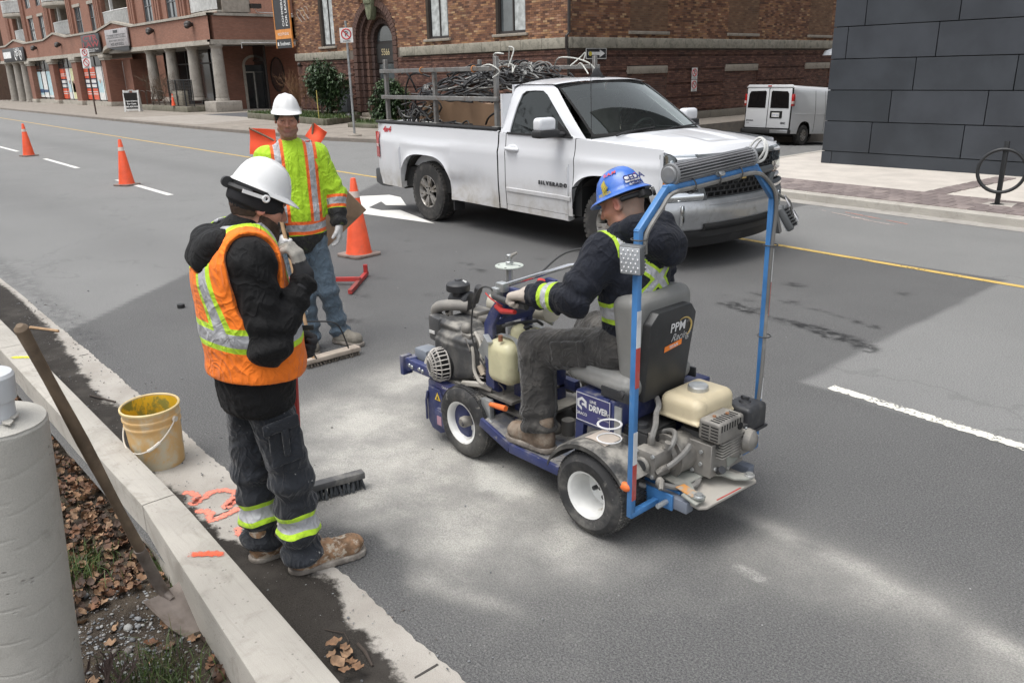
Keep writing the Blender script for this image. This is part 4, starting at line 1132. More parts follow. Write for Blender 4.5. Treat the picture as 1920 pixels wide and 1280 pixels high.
def twiggy(label,loc,h,w,n,seed,mat=twig,cat='shrub'):
 t=thing('bare_shrub',label,cat,loc); r=random.Random(seed); m=MB()
 def br(p,d,L,rad,dep):
  q=p+d*L; mid=(p+q)/2+Vector((r.uniform(-.1,.1),r.uniform(-.1,.1),r.uniform(-.02,.06)))*L
  m.tube([p,mid,q],[rad,rad*.8,rad*.55],4,cap=False)
  if dep:
   for _ in range(3):
    nd=(d+Vector((r.gauss(0,.5),r.gauss(0,.5),r.gauss(.05,.3)))).normalized()
    br(p.lerp(q,r.uniform(.5,1)),nd,L*r.uniform(.5,.75),rad*.6,dep-1)
 for _ in range(n):
  br(Vector((r.uniform(-w,w)*.4,r.uniform(-w,w)*.3,0)),Vector((r.gauss(0,.35),r.gauss(0,.3),1)).normalized(),h*r.uniform(.4,.6),.016,3)
 m.build('branches',mat,t); return t
twiggy('bare brown twiggy shrub in the planter before the second column',(-57.6,19.9,.4),2.3,1.6,13,3)
twiggy('bare brown twiggy shrub in the planter beside the beige box',(-54.6,19.9,.4),1.9,1.5,12,4)
twiggy('russet dry shrub against the brick wall left of the tall rhododendron',(-37.0,19.5,.12),2.2,1.8,14,5,M('russet twig',(.16,.085,.04),.9))
twiggy('bare dark shrub at the far left end of the street',(-104.5,19.5,.12),5.5,4.5,16,8)
m=MB()
# grass beds with stone kerbs before the mottled brick building
grass_m=[leaf_mat('grass blade %d'%i,c)for i,c in enumerate(((.05,.09,.02),(.08,.12,.03),(.035,.065,.018),(.13,.12,.05)))]
def grass(name,pts,h,seed,label,z0=0,spread=.5,w=.006):
 r=np.random.RandomState(seed); n=len(pts); P=np.asarray(pts)
 a=r.rand(n)*2*pi; L_=h*(.5+.8*r.rand(n)); ln=spread*r.rand(n)
 dx=np.stack([np.cos(a),np.sin(a),np.zeros(n)],-1); sd=np.stack([-np.sin(a),np.cos(a),np.zeros(n)],-1)*w
 up=np.array([0,0,1.])
 base=P; mid=P+dx*(L_*ln*.35)[:,None]+up*(L_*.6)[:,None]; tip=P+dx*(L_*ln)[:,None]+up*(L_*(1-.35*ln))[:,None]
 V=np.stack([base-sd,base+sd,mid+sd*.8,mid-sd*.8,tip+sd*.15,tip-sd*.15],1).reshape(-1,3)
 f=np.array([(0,1,2,3),(3,2,4,5)]); F=(np.arange(n)[:,None,None]*6+f).reshape(-1,4)
 o=np_mesh(name,V,F,grass_m,None,midx=np.repeat(r.choice(4,n,p=[.4,.3,.2,.1]),2))
 return tag(o,label,'grass',kind='stuff')
bedk=concrete('mossy bed kerb',(.17,.155,.12),stain=(.07,.085,.045),amt=.42)
bed1=[(-39.5,18.0),(-34.3,17.55),(-30.2,16.95),(-31.0,18.2),(-32.3,19.8),(-39.5,19.8)]
bed2=[(-29.75,18.2),(-28.4,17.0),(-21.5,17.6),(-21.5,19.9),(-29.9,19.9)]
for k,(bd,lb)in enumerate(((bed1,'raised grass bed with mossy stone kerb around the tall rhododendron'),(bed2,'low grass bed with mossy stone kerb behind the pickup'))):
 c=(sum(p[0]for p in bd)/len(bd),sum(p[1]for p in bd)/len(bd))
 t=thing('grass_bed',lb,'planting bed',(c[0],c[1],.12))
 loc=[(p[0]-c[0],p[1]-c[1])for p in bd]; h=.27 if k==0 else .16
 for i in range(len(loc)):
  a=Vector((*loc[i],0)); b2=Vector((*loc[(i+1)%len(loc)],0)); q=max(1,int((b2-a).length/1.6))
  for j in range(q):
   m=MB(); m.bar(a.lerp(b2,j/q+.003)+Vector((0,0,h/2-.02)),a.lerp(b2,(j+1)/q-.003)+Vector((0,0,h/2-.02)),.16,h); m.build('kerb_stone',bedk,t,bev=.02)
 m=MB(); m.prism(loc,(0,0,-.02),(1,0,0),(0,1,0),(0,0,h-.02)); m.build('turf',M('turf ground',(.055,.07,.025),.95,bump=.5,bs=15,var=.4),t)
 r=np.random.RandomState(k+2); pts=[]
 while len(pts)<(4200 if k==0 else 2500):
  x,y=r.uniform(-40,-21),r.uniform(16.8,19.9)
  if k==0:
   ok=x<-30.4-.0 and y>18.0+(x+39.5)*-.11 and(x<-31.8-(y-19.2)*.6 or y<18.4)and y>17.1+(-30.2-x)*.1
  else:ok=x>-29.5 and y>17.7
  if ok:pts.append((x,y,.12+h-.04))
 grass('grass',pts,.13,k,'short grass growing in the '+('raised bed with the tall rhododendron' if k==0 else 'low bed behind the pickup'),w=.012)
t=thing('marker_stake','thin yellow marker stake at the corner of the grass bed','stake',(-30.75,17.0,.12))
m=MB(); m.tube([(0,0,0),(-.02,0,.8),(-.01,0,1.35)],.018,6); m.build('stake',M('yellow stake',(.50,.42,.12),.6),t)
t=thing('flood_light','small black ground floodlight beside the arched door steps','lamp',(-31.6,18.9,.12))
m=MB(); m.ell((0,0,.22),(.2,.16,.16)); m.cyl((0,0,0),(0,0,.2),.05,n=8); m.build('housing',blackm,t)
# far building closing the street on the left
t=thing('brick_house','dark brown brick house far up the street beyond the apartment block','building',(-125,21,0))
m=MB(); m.bb(-14,14,0,12,0,14); m.build('wall',brick_mat('far brown brick',False,((.12,.075,.055),(.15,.09,.065)),(.12,.1,.09)),t)
for i in range(7):
 for j in range(4):
  m=MB(); x=-12+i*4; m.bb(x-.7,x+.7,-.06,.1,1.2+j*3.2,3+j*3.2); w_=m.build('window',white_m,t)
  m=MB(); m.bb(x-.6,x+.6,-.075,-.05,1.3+j*3.2,2.9+j*3.2); m.build('pane',glass,w_)
m=MB(); m.bb(-14.3,14.3,-.4,12.3,14.0,14.4); m.build('roof',dkframe,t)
# bicycle rack: upright with a ring
t=thing('bike_rack','black post and ring bicycle rack on a pale base plate by the charcoal building','bike rack',(-3.98,12.72,.122))
m=MB(); m.box((0,0,.435),(.06,.045,.87)); m.build('post',blackm,t,bev=.004)
m=MB(); m.torus((0.0,-.04,.47),(.25,-1,.05),.292,.024,40,10); m.build('ring',blackm,t)
m=MB(); m.lathe((0,0,-.005),AZ,[(.09,0),(.09,.012),(.05,.016)],20); m.build('flange',blackm,t)
m=MB(); m.box((0,0,.0),(.42,.42,.012),Matrix.Rotation(radians(8),3,'Z')); m.build('base_plate',walk_new,t)
# traffic cones
cone_o=M('cone orange',(.78,.095,.03),.5,var=.12,dirt=(.42,.12,.07),dthr=(.52,.8),ds=7)
cone_b=M('cone base',(.26,.20,.17),.8,dirt=(.12,.09,.08),dthr=(.4,.7))
cone_w=M('cone band',(.62,.52,.46),.45,dirt=(.5,.35,.28),dthr=(.5,.8))
def cone(label,loc,rz,h=.91,hidden=None):
 t=thing('traffic_cone',label,'traffic cone',loc,rz,'orange traffic cones closing the lane'); k=h/.91
 m=MB(); m.lathe((0,0,.035),AZ,[(.158*k,0),(.15*k,.02),(.03*k,h-.04),(.024*k,h-.032),(.018*k,h-.034)],28); m.build('cone_body',cone_o,t)
 m=MB(); P=[(-.2,-.16),(-.16,-.2),(.16,-.2),(.2,-.16),(.2,.16),(.16,.2),(-.16,.2),(-.2,.16)]
 m.prism([(x*k,y*k)for x,y in P],(0,0,.0),AX,AY,(0,0,.035)); m.build('base',cone_b,t,bev=.01)
 f=lambda z:(.15+(.03-.15)*(z-.02)/(h-.06))*k+.003
 m=MB(); m.lathe((0,0,.035),AZ,[(f(h*.72),h*.72),(f(h*.80),h*.80)],28,cap=False); m.build('reflective_band',cone_w,t)
 return t
cone('scuffed orange cone nearest the workers, beside the plywood sign',(-8.33,4.97,0),.15)
cone('orange cone standing on the lane line up the road, middle of the three',(-17.75,5.3,0),.5)
cone('orange cone furthest up the road on the lane line',(-27.3,5.6,0),.3)
t=cone('small orange cone on the planter by the railing under the columns',(-52.2,19.05,.44),.1,.72)
t['group']='orange traffic cones closing the lane'; del t['group']
# folded roadwork sign seen from behind, with flags and a red stand
t=thing('roadwork_sign','diamond plywood roadwork sign seen from behind on red legs with two orange flags','road sign',(-7.33,3.90,0),radians(46))
ply=M('weathered plywood',(.23,.155,.10),.8,var=.2,bump=.2,bs=30,dirt=(.13,.09,.06))
redp=M('red steel',(.42,.035,.03),.5,dirt=(.2,.06,.05))
flag=M('fluorescent orange cloth',(.90,.10,.035),.75,var=.06,vs=3)
T_=Matrix.Rotation(radians(8),3,'X')
m=MB(); m.box((0.02,.05,.80),(.70,.02,.70),T_@Matrix.Rotation(radians(45+4),3,'Y')); m.build('diamond_board',ply,t,bev=.004)
m=MB(); m.bar((0,.10,.05),(0,.02,1.45),.05,.03); m.build('upright',redp,t)
for x in(-.42,.42):
 m=MB(); m.bar((x*.9,-.35,.03),(x*.9,.45,.03),.04,.04); m.build('leg',redp,t)
m=MB(); m.bar((-.40,.05,.06),(.40,.05,.06),.04,.04); m.bar((.38,.4,.03),(.38,.4,.13),.04,.04); m.bar((-.38,.4,.03),(-.38,.4,.13),.04,.04); m.build('crossbar',redp,t)
def flag_part(x0,z0,x1,z1,sz,tilt,seed):
 m=MB(); m.tube([(x0,.02,z0),(x1,.02,z1)],.01,6); s_=m.build('flag_staff',ply,t)
 G=[]
 for i in range(9):
  row=[]
  for j in range(7):
   u_,v_=i/8,j/6
   row.append(Vector((x1,.02,z1))+Matrix.Rotation(tilt,3,'Y')@Vector((u_*sz,.03*sin(4*u_+seed)*u_+.015*sin(5*v_),-v_*sz*.95)))
  G.append(row)
 m=MB(); m.grid(G); m.build('flag',flag,t,thick=.003)
flag_part(-.02,1.3,-.56,1.58,.26,radians(4),0); flag_part(.02,1.3,.07,1.62,.16,radians(35),2)
# bare street trees on the near side; unseen building added to darken truck glass reflections
tbark=M('street tree bark',(.075,.062,.052),.9,bump=.5,bs=25)
def bare_tree(label,loc,h,seed):
 t=thing('bare_tree',label,'tree',loc); r=random.Random(seed)
 m=MB(); m.tube([(0,0,-.3),(.05,.02,h*.2),(.0,.08,h*.42)],[.19,.15,.12],8); m.build('trunk',tbark,t)
 m=MB()
 def br(p,d,L,rad,dep):
  q=p+d*L; mid=p.lerp(q,.5)+Vector((r.uniform(-.08,.08),r.uniform(-.08,.08),r.uniform(0,.08)))*L
  m.tube([p,mid,q],[rad,rad*.8,rad*.55],5,cap=False)
  if dep:
   for _ in range(3):
    nd=(d+Vector((r.gauss(0,.45),r.gauss(0,.45),r.gauss(.12,.25)))).normalized()
    br(p.lerp(q,r.uniform(.55,1)),nd,L*r.uniform(.6,.8),rad*.62,dep-1)
 for k in range(5):
  a=2*pi*k/5+r.random(); br(Vector((0,.08,h*r.uniform(.34,.42))),Vector((cos(a)*.6,sin(a)*.6,.8)).normalized(),h*.24,.075,4)
 m.build('branches',tbark,t); return t
for k,(x,y,h)in enumerate(((-21,-5.5,13),(-29,-6.5,14),(-38,-5.5,13),(-14,-8,11))):
 bare_tree('bare street tree on the near side of the road, number of limbs spread wide' if False else('bare tree nearest the planting bed on the near side','tall bare tree on the near side up the road','furthest bare tree on the near side','short bare tree behind the concrete pier')[(0,1,2,3)[k]],(x,y,-.1),h,30+k)
t=thing('brick_house','unseen brown brick building added behind the bare trees to darken glass reflections','building',(-22,-20,-.42))
m=MB(); m.bb(-32,16,-10,0,0,15.5); m.build('wall',brick_mat('near brown brick',False,((.16,.09,.065),(.2,.11,.08)),(.15,.12,.1)),t)
m=MB(); m.bb(-32.4,16.4,-10.4,.4,15.5,15.9); m.build('roof',dkframe,t)
for i in range(11):
 for j in range(5):
  x=-29+i*4.2; m=MB(); m.bb(x-.7,x+.7,-.1,.06,1.2+j*2.9,3+j*2.9); w_=m.build('window',white_m,t)
  m=MB(); m.bb(x-.6,x+.6,.05,.075,1.3+j*2.9,2.9+j*2.9); m.build('pane',glass,w_)
# ============================================================ VEHICLES
def car_paint(name,col,dirt=(.34,.31,.26),low=.92,amt=1.0):
 """gloss paint with road grime thickening towards the sills (object Z)"""
 b=NB(name)
 s=b.new('ShaderNodeSeparateXYZ'); b.L(b.co(),s.inputs[0])
 g=b.rng(s.outputs[2],low,.30,0,1); n=b.noise(5,5,.65,dist=.4)
 f=b.math('MULTIPLY',b.math('MULTIPLY',g,b.rng(n,.30,.75,.30,1)),amt,clamp=True)
 c=b.mix(f,col,dirt)
 return b.set(col=c,rough=b.math('MULTIPLY_ADD',f,.5,.28),coat=b.math('MULTIPLY_ADD',f,-.6,.6),spec=.5)
tpaint=car_paint('white truck paint',(.66,.67,.69))
plast=M('black trim plastic',(.022,.022,.023),.6,bump=.15,bs=120)
gapm=M('panel gap black',(.006,.006,.006),.9)
well=M('wheel well',(.025,.022,.02),.95)
gra=M('graphite grille surround',(.115,.125,.13),.42,.2)
chrome=M('bumper chrome',(.46,.47,.48),.30,.75,var=.08,dirt=(.25,.24,.22),dthr=(.5,.8),ds=5)
chrome_b=M('bright chrome',(.75,.77,.78),.1,1.0,var=.05)
rubber=M('tyre rubber',(.030,.029,.028),.85,bump=.3,bs=60,dirt=(.10,.092,.082),dthr=(.45,.75),ds=6)
alloy=M('alloy wheel',(.40,.385,.36),.42,.5,dirt=(.17,.145,.115),dthr=(.38,.7),ds=9)
red_l=M('red lamp lens',(.42,.015,.012),.18,coat=.6)
amber=M('amber lens',(.60,.20,.02),.2,coat=.5)
def clear_mat(name,tint,mixf=.12):
 b=NB(name); tr=b.new('ShaderNodeBsdfTransparent'); tr.inputs[0].default_value=(*tint,1)
 gl=b.new('ShaderNodeBsdfGlossy'); gl.inputs['Roughness'].default_value=.03; gl.inputs[0].default_value=(.95,1,.97,1)
 lw=b.new('ShaderNodeFresnel'); lw.inputs[0].default_value=1.52
 mx=b.new('ShaderNodeMixShader'); b.L(b.math('ADD',lw.outputs[0],mixf,clamp=True),mx.inputs[0])
 b.L(tr.outputs[0],mx.inputs[1]); b.L(gl.outputs[0],mx.inputs[2]); b.L(mx.outputs[0],b.out.inputs[0])
 return b.mat
ws_glass=clear_mat('windscreen glass',(.66,.76,.70),.05)
side_glass=clear_mat('tinted side glass',(.10,.115,.11),.0)
lens=clear_mat('headlamp lens',(.72,.75,.78),.08)
intr=M('dark interior',(.035,.036,.038),.8)
intr2=M('grey interior',(.12,.12,.115),.8)
letter_d=M('dark grey emblem',(.05,.052,.055),.4)
def wheel(parent,loc,side,R=.40,W=.27,rr=.225,spokes=6,split=True,rim=alloy,tread=True,name='wheel',steer=0,hub=True):
 """road wheel: side = -1 when its outer face looks to local -y"""
 w=thing(name,None,None); w.parent=parent; KIDS.setdefault(parent.name,[]).append(w)
 w.location=loc; w.rotation_euler=(0,0,steer)
 del_keys=[k for k in('label','category')if k in w]
 for k in del_keys:del w[k]
 s=side; m=MB()
 prof=[(rr-.005,-W*.46),(R*.80,-W*.5),(R*.93,-W*.47),(R*.985,-W*.36),(R,-W*.2),(R,W*.2),(R*.985,W*.36),(R*.93,W*.47),(R*.80,W*.5),(rr-.005,W*.46)]
 m.lathe((0,0,0),(0,s,0),prof,48,cap=False)
 if tread:
  for i in range(44):
   a=2*pi*i/44
   for k,off in((-.36,0),(-.12,.5),(.12,0),(.36,.5)):
    aa=a+off*2*pi/44; Rm=Matrix.Rotation(-aa,3,'Y')
    p=Rm@Vector((R*.992 if abs(k)<.3 else R*.972,k*W,0))
    m.box(p,(.022,W*.17,R*.095),Rm)
 m.build('tyre',rubber,w)
 m=MB(); m.lathe((0,0,0),(0,s,0),[(rr,W*.44),(rr-.012,W*.46),(rr-.03,W*.38),(rr-.035,0),(rr-.02,-W*.4)],40,cap=False)
 m.lathe((0,0,0),(0,s,0),[(rr-.035,W*.05),(0,W*.05)],32,1,cap=False)
 if spokes:
  for i in range(spokes):
   a0=2*pi*i/spokes+.3
   for da in((-.15,.15)if split else(0,)):
    a=a0+da; d=Vector((cos(a),0,sin(a))); q=Vector((cos(a0),0,sin(a0)))
    m.bar(q*.035+Vector((0,s*W*.36,0)),d*(rr-.02)+Vector((0,s*W*.40,0)),.034 if split else .05,.035,(0,1,0))
  m.lathe((0,0,0),(0,s,0),[(.075,W*.30),(.07,W*.40),(.05,W*.43),(0,W*.43)],20,cap=False)
  for i in range(spokes):
   a=2*pi*i/spokes; m.cyl((cos(a)*.058,s*W*.38,sin(a)*.058),(cos(a)*.058,s*W*.47,sin(a)*.058),.011,n=6,mi=1)
 m.build('rim',[rim,gapm],w,bev=0)
 return w
TS=1.05
tk=thing('pickup_truck','white regular-cab pickup truck with a pipe rack and cables in its dented long bed','pickup truck',(-9.566,7.964,0),-.063,scale=TS)
WB=3.55
def arch_z(x,xc,hw=.63,zt=.90,z0=.30):
 t=abs(x-xc)/hw
 return z0+(zt-z0)*(1-t**3.2)**(1/3.2)if t<1 else 0
def half_w(x,z):
 w=.962+.020*float(sst(z,.34,.72))-.030*float(sst(z,.90,1.30))+.012*math.exp(-((z-1.03)/.05)**2)
 if x>3.55:w-=.125*((x-3.55)/.85)**2
 if x<-1.0:w-=.05*((-1.0-x)/.35)**2
 for xc in(0,WB):
  t=abs(x-xc)
  if t<.85:
   az=arch_z(x,xc); d=(z-az)if az else(t-.63)
   w+=.024*math.exp(-max(0,d)/.07)*(1 if z<1.05 else 0)*(1 if az or z<.95 else 0)*(math.exp(-max(0,t-.63)/.035)if not az else 1)
 # dent behind the rear wheel on the near side is added by the caller
 return w
def columns(x0,x1,n=14):
 out=list(np.linspace(x0,x1,n))
 for xc in(0,WB):
  for a in np.linspace(-pi/2,pi/2,25):
   x=xc+.63*sin(a)*.9999
   if x0<x<x1:out.append(x)
  for e in(-.6305,.6305):
   if x0<xc+e<x1:out.append(xc+e)
 return sorted(set(round(x,5)for x in out))
def side_panel(name,x0,x1,zb,zt,s,mat=None,rows=16,lip=True,dent=False):
 xs_=columns(x0,x1); G=[]
 for x in xs_:
  b_=zb(x)if callable(zb)else zb
  for xc in(0,WB):b_=max(b_,arch_z(x,xc))
  t_=zt(x)if callable(zt)else zt
  col=[]
  for k in range(rows+1):
   z=b_+(t_-b_)*k/rows; y=half_w(x,z)
   if dent:
    dd=((x-.95)/.36)**2+((z-.60-.10*(x-.95))/.13)**2
    y-=.045*math.exp(-dd)*(1+.3*sin(9*x+14*z)); y+=.014*math.exp(-((z-.70+.12*(x-.8))/.03)**2-((x-.85)/.3)**2)
   col.append((x,s*y,z))
  if lip:
   col=[(x,s*(col[0][1]*s-.09),b_+.012),(x,s*(col[0][1]*s-.012),b_-.002)]+col
   col.append((x,s*(half_w(x,t_)-.03),t_+.012))
  G.append(col)
 m=MB(); m.grid(G,flip=(s>0))
 return m.build(name,mat or tpaint,tk,ang=50)
sill=lambda x:.37
for s in(-1,1):
 side_panel('bed_side',-1.33,1.635,lambda x:.40 if x<-.6 else .36,1.268,s,dent=(s==-1))
 side_panel('cab_corner',1.66,1.785,sill,1.255,s)
 side_panel('door',1.797,2.995,lambda x:.43,1.25,s)
 side_panel('sill_panel',1.797,2.995,lambda x:.36,.422,s,rows=3)
 side_panel('front_fender',3.007,4.185,lambda x:.38 if x<3.5 else .78,lambda x:1.245-.055*max(0,(x-3.1)/1.2)**1.5,s)
# inner body: dark hull behind the gaps, wheel wells, floor
m=MB(); m.bb(-1.2,1.62,-.90,.90,.42,.70); m.bb(1.66,4.1,-.60,.60,.36,.95); m.bb(1.66,2.95,-.92,.92,.40,1.20); m.bb(1.55,1.80,-.93,.93,.45,1.22); m.bb(2.97,3.08,-.93,.93,.42,1.22)
m.build('chassis',gapm,tk)
m=MB(); m.bb(-1.3,4.1,-.42,-.34,.30,.42); m.bb(-1.3,4.1,.34,.42,.30,.42); m.cyl((0,-.8,.40),(0,.8,.40),.06); m.ell((0,0,.40),(.17,.2,.15)); m.cyl((WB,-.8,.40),(WB,.8,.40),.05); m.bb(.5,3.0,-.28,.28,.26,.36); m.bb(3.1,4.2,-.5,.5,.24,.40); m.build('underbody',well,tk)
for s in(-1,1):
 for xc in(0,WB):
  m=MB(); n=18
  m.grid([[(xc+.64*cos(pi*i/n),s*.94,.38+.54*sin(pi*i/n)),(xc+.64*cos(pi*i/n),s*.58,.38+.54*sin(pi*i/n))]for i in range(n+1)])
  m.add([(xc+.64*cos(pi*i/n),s*.58,.38+.54*sin(pi*i/n))for i in range(n+1)],[tuple(range(n+1))])
  m.build('wheel_well',well,tk)
  wheel(tk,(xc,s*.825,.40),s,steer=0 if xc==0 else .10)
# pickup bed: rail caps, tailgate, floor, bulkhead
for s in(-1,1):
 m=MB(); m.bb(-1.33,1.60,s*.80,s*.955,1.275,1.312); m.build('rail_cap',plast,tk,bev=.012)
 m=MB(); m.bb(-1.25,1.6,s*.80,s*.83,.72,1.274); m.build('bed_inner_side',tpaint,tk)
 m=MB(); z0,z1=.79,1.15
 G=[[(x,s*(half_w(x,z)+.012 if x>-1.36 else half_w(-1.33,z)-.05),z)for x in(-1.385,-1.35,-1.30,-1.235)]for z in np.linspace(z0,z1,7)]
 m.grid(G,flip=(s<0)); m.box((-1.36,s*.86,.97),(.05,.14,.36)); lm=m.build('tail_lamp',red_l,tk)
 m=MB(); G=[[(x,s*(half_w(x,z)+.016),z)for x in(-1.345,-1.30,-1.24)]for z in(.945,.985)]; m.grid(G,flip=(s<0)); m.build('reverse_lens',M('pale lens',(.6,.45,.42),.2),lm)
m=MB(); m.bb(-1.25,1.6,-.80,.80,.68,.72); m.bb(1.56,1.60,-.80,.80,.72,1.29); m.build('bed_floor',M('worn bed floor',(.30,.29,.27),.7,dirt=(.1,.09,.08)),tk)
m=MB(); m.bb(-1.36,-1.29,-.78,.78,.64,1.29); m.build('tailgate',tpaint,tk,bev=.012)
m=MB(); P=[(-1.47,.40),(-1.47,.60),(-1.42,.62),(-1.25,.61),(-1.20,.50),(-1.05,.42),(-1.05,.37),(-1.30,.36)]
m.prism(P,(0,-.93,0),AX,AZ,(0,1.86,0)); m.build('rear_bumper',M('dark bumper steel',(.075,.078,.08),.45,.4),tk,bev=.015)
# greenhouse
def gy(z):return .945-.215*max(0,(z-1.25)/.53)**1.15
def loop(pts,k=5):
 out=[]
 for i in range(len(pts)):
  a,b2=pts[i],pts[(i+1)%len(pts)]
  for j in range(k):out.append((a[0]+(b2[0]-a[0])*j/k,a[1]+(b2[1]-a[1])*j/k))
 return out
outer=[(1.668,1.262),(1.675,1.55),(1.72,1.75),(1.80,1.80),(2.10,1.815),(2.34,1.805),(2.47,1.755),(2.80,1.51),(3.16,1.25),(2.4,1.256)]
inner_=[(1.835,1.268),(1.845,1.55),(1.875,1.69),(1.935,1.728),(2.10,1.735),(2.24,1.732),(2.335,1.69),(2.62,1.49),(2.93,1.266),(2.4,1.267)]
for s in(-1,1):
 m=MB(); O=loop(outer); I=loop(inner_); n=len(O)
 rows_=[[(x,s*gy(z),z)for x,z in O],[(x*.5+x2*.5,s*(gy(z*.5+z2*.5)+.006),z*.5+z2*.5)for(x,z),(x2,z2)in zip(O,I)],[(x,s*gy(z),z)for x,z in I],[(x,s*(gy(z)-.025),z)for x,z in I]]
 m.grid(rows_,closev=True,flip=(s<0)); m.build('cab_pillars',tpaint,tk,ang=45)
 m=MB(); v=[(x,s*(gy(z)-.018),z)for x,z in I]; m.add(v,[tuple(range(n))if s>0 else tuple(reversed(range(n)))]); m.build('side_window',side_glass,tk,flat=True)
 m=MB(); m.bar((1.82,s*.957,1.262),(2.95,s*.957,1.262),.018,.022); m.bar((1.99+.0,s*gy(1.5),1.26),(1.99,s*gy(1.5),1.26001),.01,.01); m.build('belt_moulding',plast,tk)
 m=MB(); m.prism([(2.70,1.262),(2.93,1.262),(2.70,1.43)],(0,s*(gy(1.3)+.002),0),AX,AZ,(0,s*.01,0)); m.build('mirror_sail',plast,tk)
 r=MB(); r.box((2.74,s*1.17,1.40),(.13,.25,.15)); mh=r.build('mirror',tpaint,tk,bev=.045,seg=4)
 r=MB(); r.box((2.745,s*1.155,1.305),(.15,.30,.085)); r.bar((2.80,s*.93,1.29),(2.76,s*1.1,1.30),.09,.05); r.build('mirror_base',plast,mh,bev=.025,seg=3)
 r=MB(); r.box((2.672,s*1.17,1.385),(.006,.21,.12)); r.build('mirror_glass',glass,mh)
 r=MB(); r.tube([(1.83,s*.975,1.085),(1.85,s*1.012,1.09),(2.00,s*1.012,1.085),(2.03,s*.975,1.08)],.022,10); r.ell((1.93,s*.972,1.09),(.10,.012,.05)); r.build('door_handle',tpaint,tk)
 r=MB(); G=[[(x,s*(half_w(x,z)+d),z)for x in np.linspace(1.81,2.975,8)]for z,d in((.585,.0),(.59,.012),(.63,.012),(.635,.0))]; r.grid(G,flip=(s>0)); r.build('door_trim',tpaint,tk)
 r=MB(); r.bb(.64,.66,s*.80,s*.965,.22,.42); r.build('mud_flap',plast,tk)
# roof, back wall
def roof_z(x,y):
 e=1-(abs(y)/.765)**2.4
 return 1.80+.062*max(0,e)-.05*max(0,(x-2.35)/.25)**2-.03*max(0,(1.85-x)/.15)**2
m=MB(); G=[]
for x in np.linspace(1.70,2.53,14):
 row=[]
 for y in np.linspace(-1,1,21):
  hw=.742-.0*abs(x-2.1); yy=y*hw; xx=x-(.10*(abs(y)**2)if x>2.3 else 0)*((x-2.3)/.23 if x>2.3 else 0)
  row.append((xx,yy,roof_z(xx,yy)))
 G.append(row)
m.grid(G); m.build('roof',tpaint,tk,ang=60)
m=MB(); m.bb(1.665,1.70,-.93,.93,1.24,1.32); m.bb(1.665,1.70,-.75,.75,1.70,1.80); m.bb(1.665,1.70,-.93,-.70,1.31,1.70); m.bb(1.665,1.70,.70,.93,1.31,1.70); m.build('cab_back',tpaint,tk)
m=MB(); m.bb(1.675,1.69,-.70,.70,1.32,1.70); m.build('rear_window',side_glass,tk)
m=MB(); m.prism([(-.10,0),(-.02,.11),(.03,.11),(.12,0)],(2.32,-.02,1.855),AX,AZ,(0,.035,0)); m.box((2.32,0,1.862),(.22,.07,.02)); m.build('shark_fin_aerial',blackm,tk,bev=.008)
# windscreen
def ws(u,v):
 y=u*(.865+(.705-.865)*v); xb=3.17+.20*(1-u*u); xt=2.43+.085*(1-u*u)
 zb=1.262+.02*(1-u*u); zt=1.772+.052*(1-abs(u)**2.4)
 return(xb+(xt-xb)*v,y,zb+(zt-zb)*v+.018*sin(pi*v))
m=MB(); m.grid([[ws(u,v)for v in np.linspace(.0,1,9)]for u in np.linspace(-1,1,17)]); m.build('windscreen',ws_glass,tk)
m=MB()
m.grid([[(lambda p:(p[0]+.002,p[1],p[2]+.003))(ws(u,v))for v in(0,.05)]for u in np.linspace(-1,1,17)],flip=True); m.grid([[(lambda p:(p[0]+.002,p[1],p[2]+.003))(ws(u,v))for v in(.965,1)]for u in np.linspace(-1,1,17)],flip=True)
for a,b2 in((-1.0,-.965),(.965,1.0)):m.grid([[(lambda p:(p[0]+.002,p[1],p[2]+.003))(ws(u,v))for v in np.linspace(0,1,6)]for u in(a,b2)],flip=True)
m.build('windscreen_seal',gapm,tk)
m=MB(); m.grid([[(3.17+.20*(1-u*u)+d,u*.87,1.255+.012*(1-u*u)+h)for d,h in((-.03,0),(.06,.0),(.10,-.02))]for u in np.linspace(-1,1,15)],flip=True); m.build('cowl',plast,tk)
for y0,y1 in((-.72,-.05),(.02,.70)):
 m=MB(); m.tube([(3.38,y0+.0,1.285),(3.33,y0+.2,1.31),(3.30,y1,1.33)],.011,6); m.build('wiper',plast,tk)
m=MB(); m.tube([(3.22,-.93,1.23),(3.20,-.935,2.05)],.004,5); m.build('whip_aerial',plast,tk)
# interior
m=MB(); m.prism([(2.95,1.0),(3.12,1.10),(3.22,1.235),(2.98,1.24),(2.80,1.16),(2.78,1.0)],(0,-.80,0),AX,AZ,(0,1.6,0)); m.build('dashboard',intr,tk,bev=.02)
for s in(-1,1):
 m=MB(); m.box((1.98,s*.40,1.25),(.16,.58,.75),Matrix.Rotation(radians(-10),3,'Y')); m.box((1.92,s*.40,1.63),(.10,.30,.18)); m.build('seat',intr2,tk,bev=.04)
m=MB(); m.torus((2.68,.40,1.23),(-.85,0,.52),.18,.018); m.cyl((2.68,.40,1.23),(2.85,.40,1.13),.03,n=8); m.bar((2.68,.24,1.23),(2.68,.56,1.23),.03,.02); m.build('steering_wheel',intr,tk)
m=MB(); m.box((2.58,0,1.70),(.03,.22,.06)); m.build('rear_view_mirror',intr,tk,bev=.01)
m=MB(); m.bb(1.71,1.73,-.78,.78,.9,1.31); m.build('cab_liner',intr2,tk)
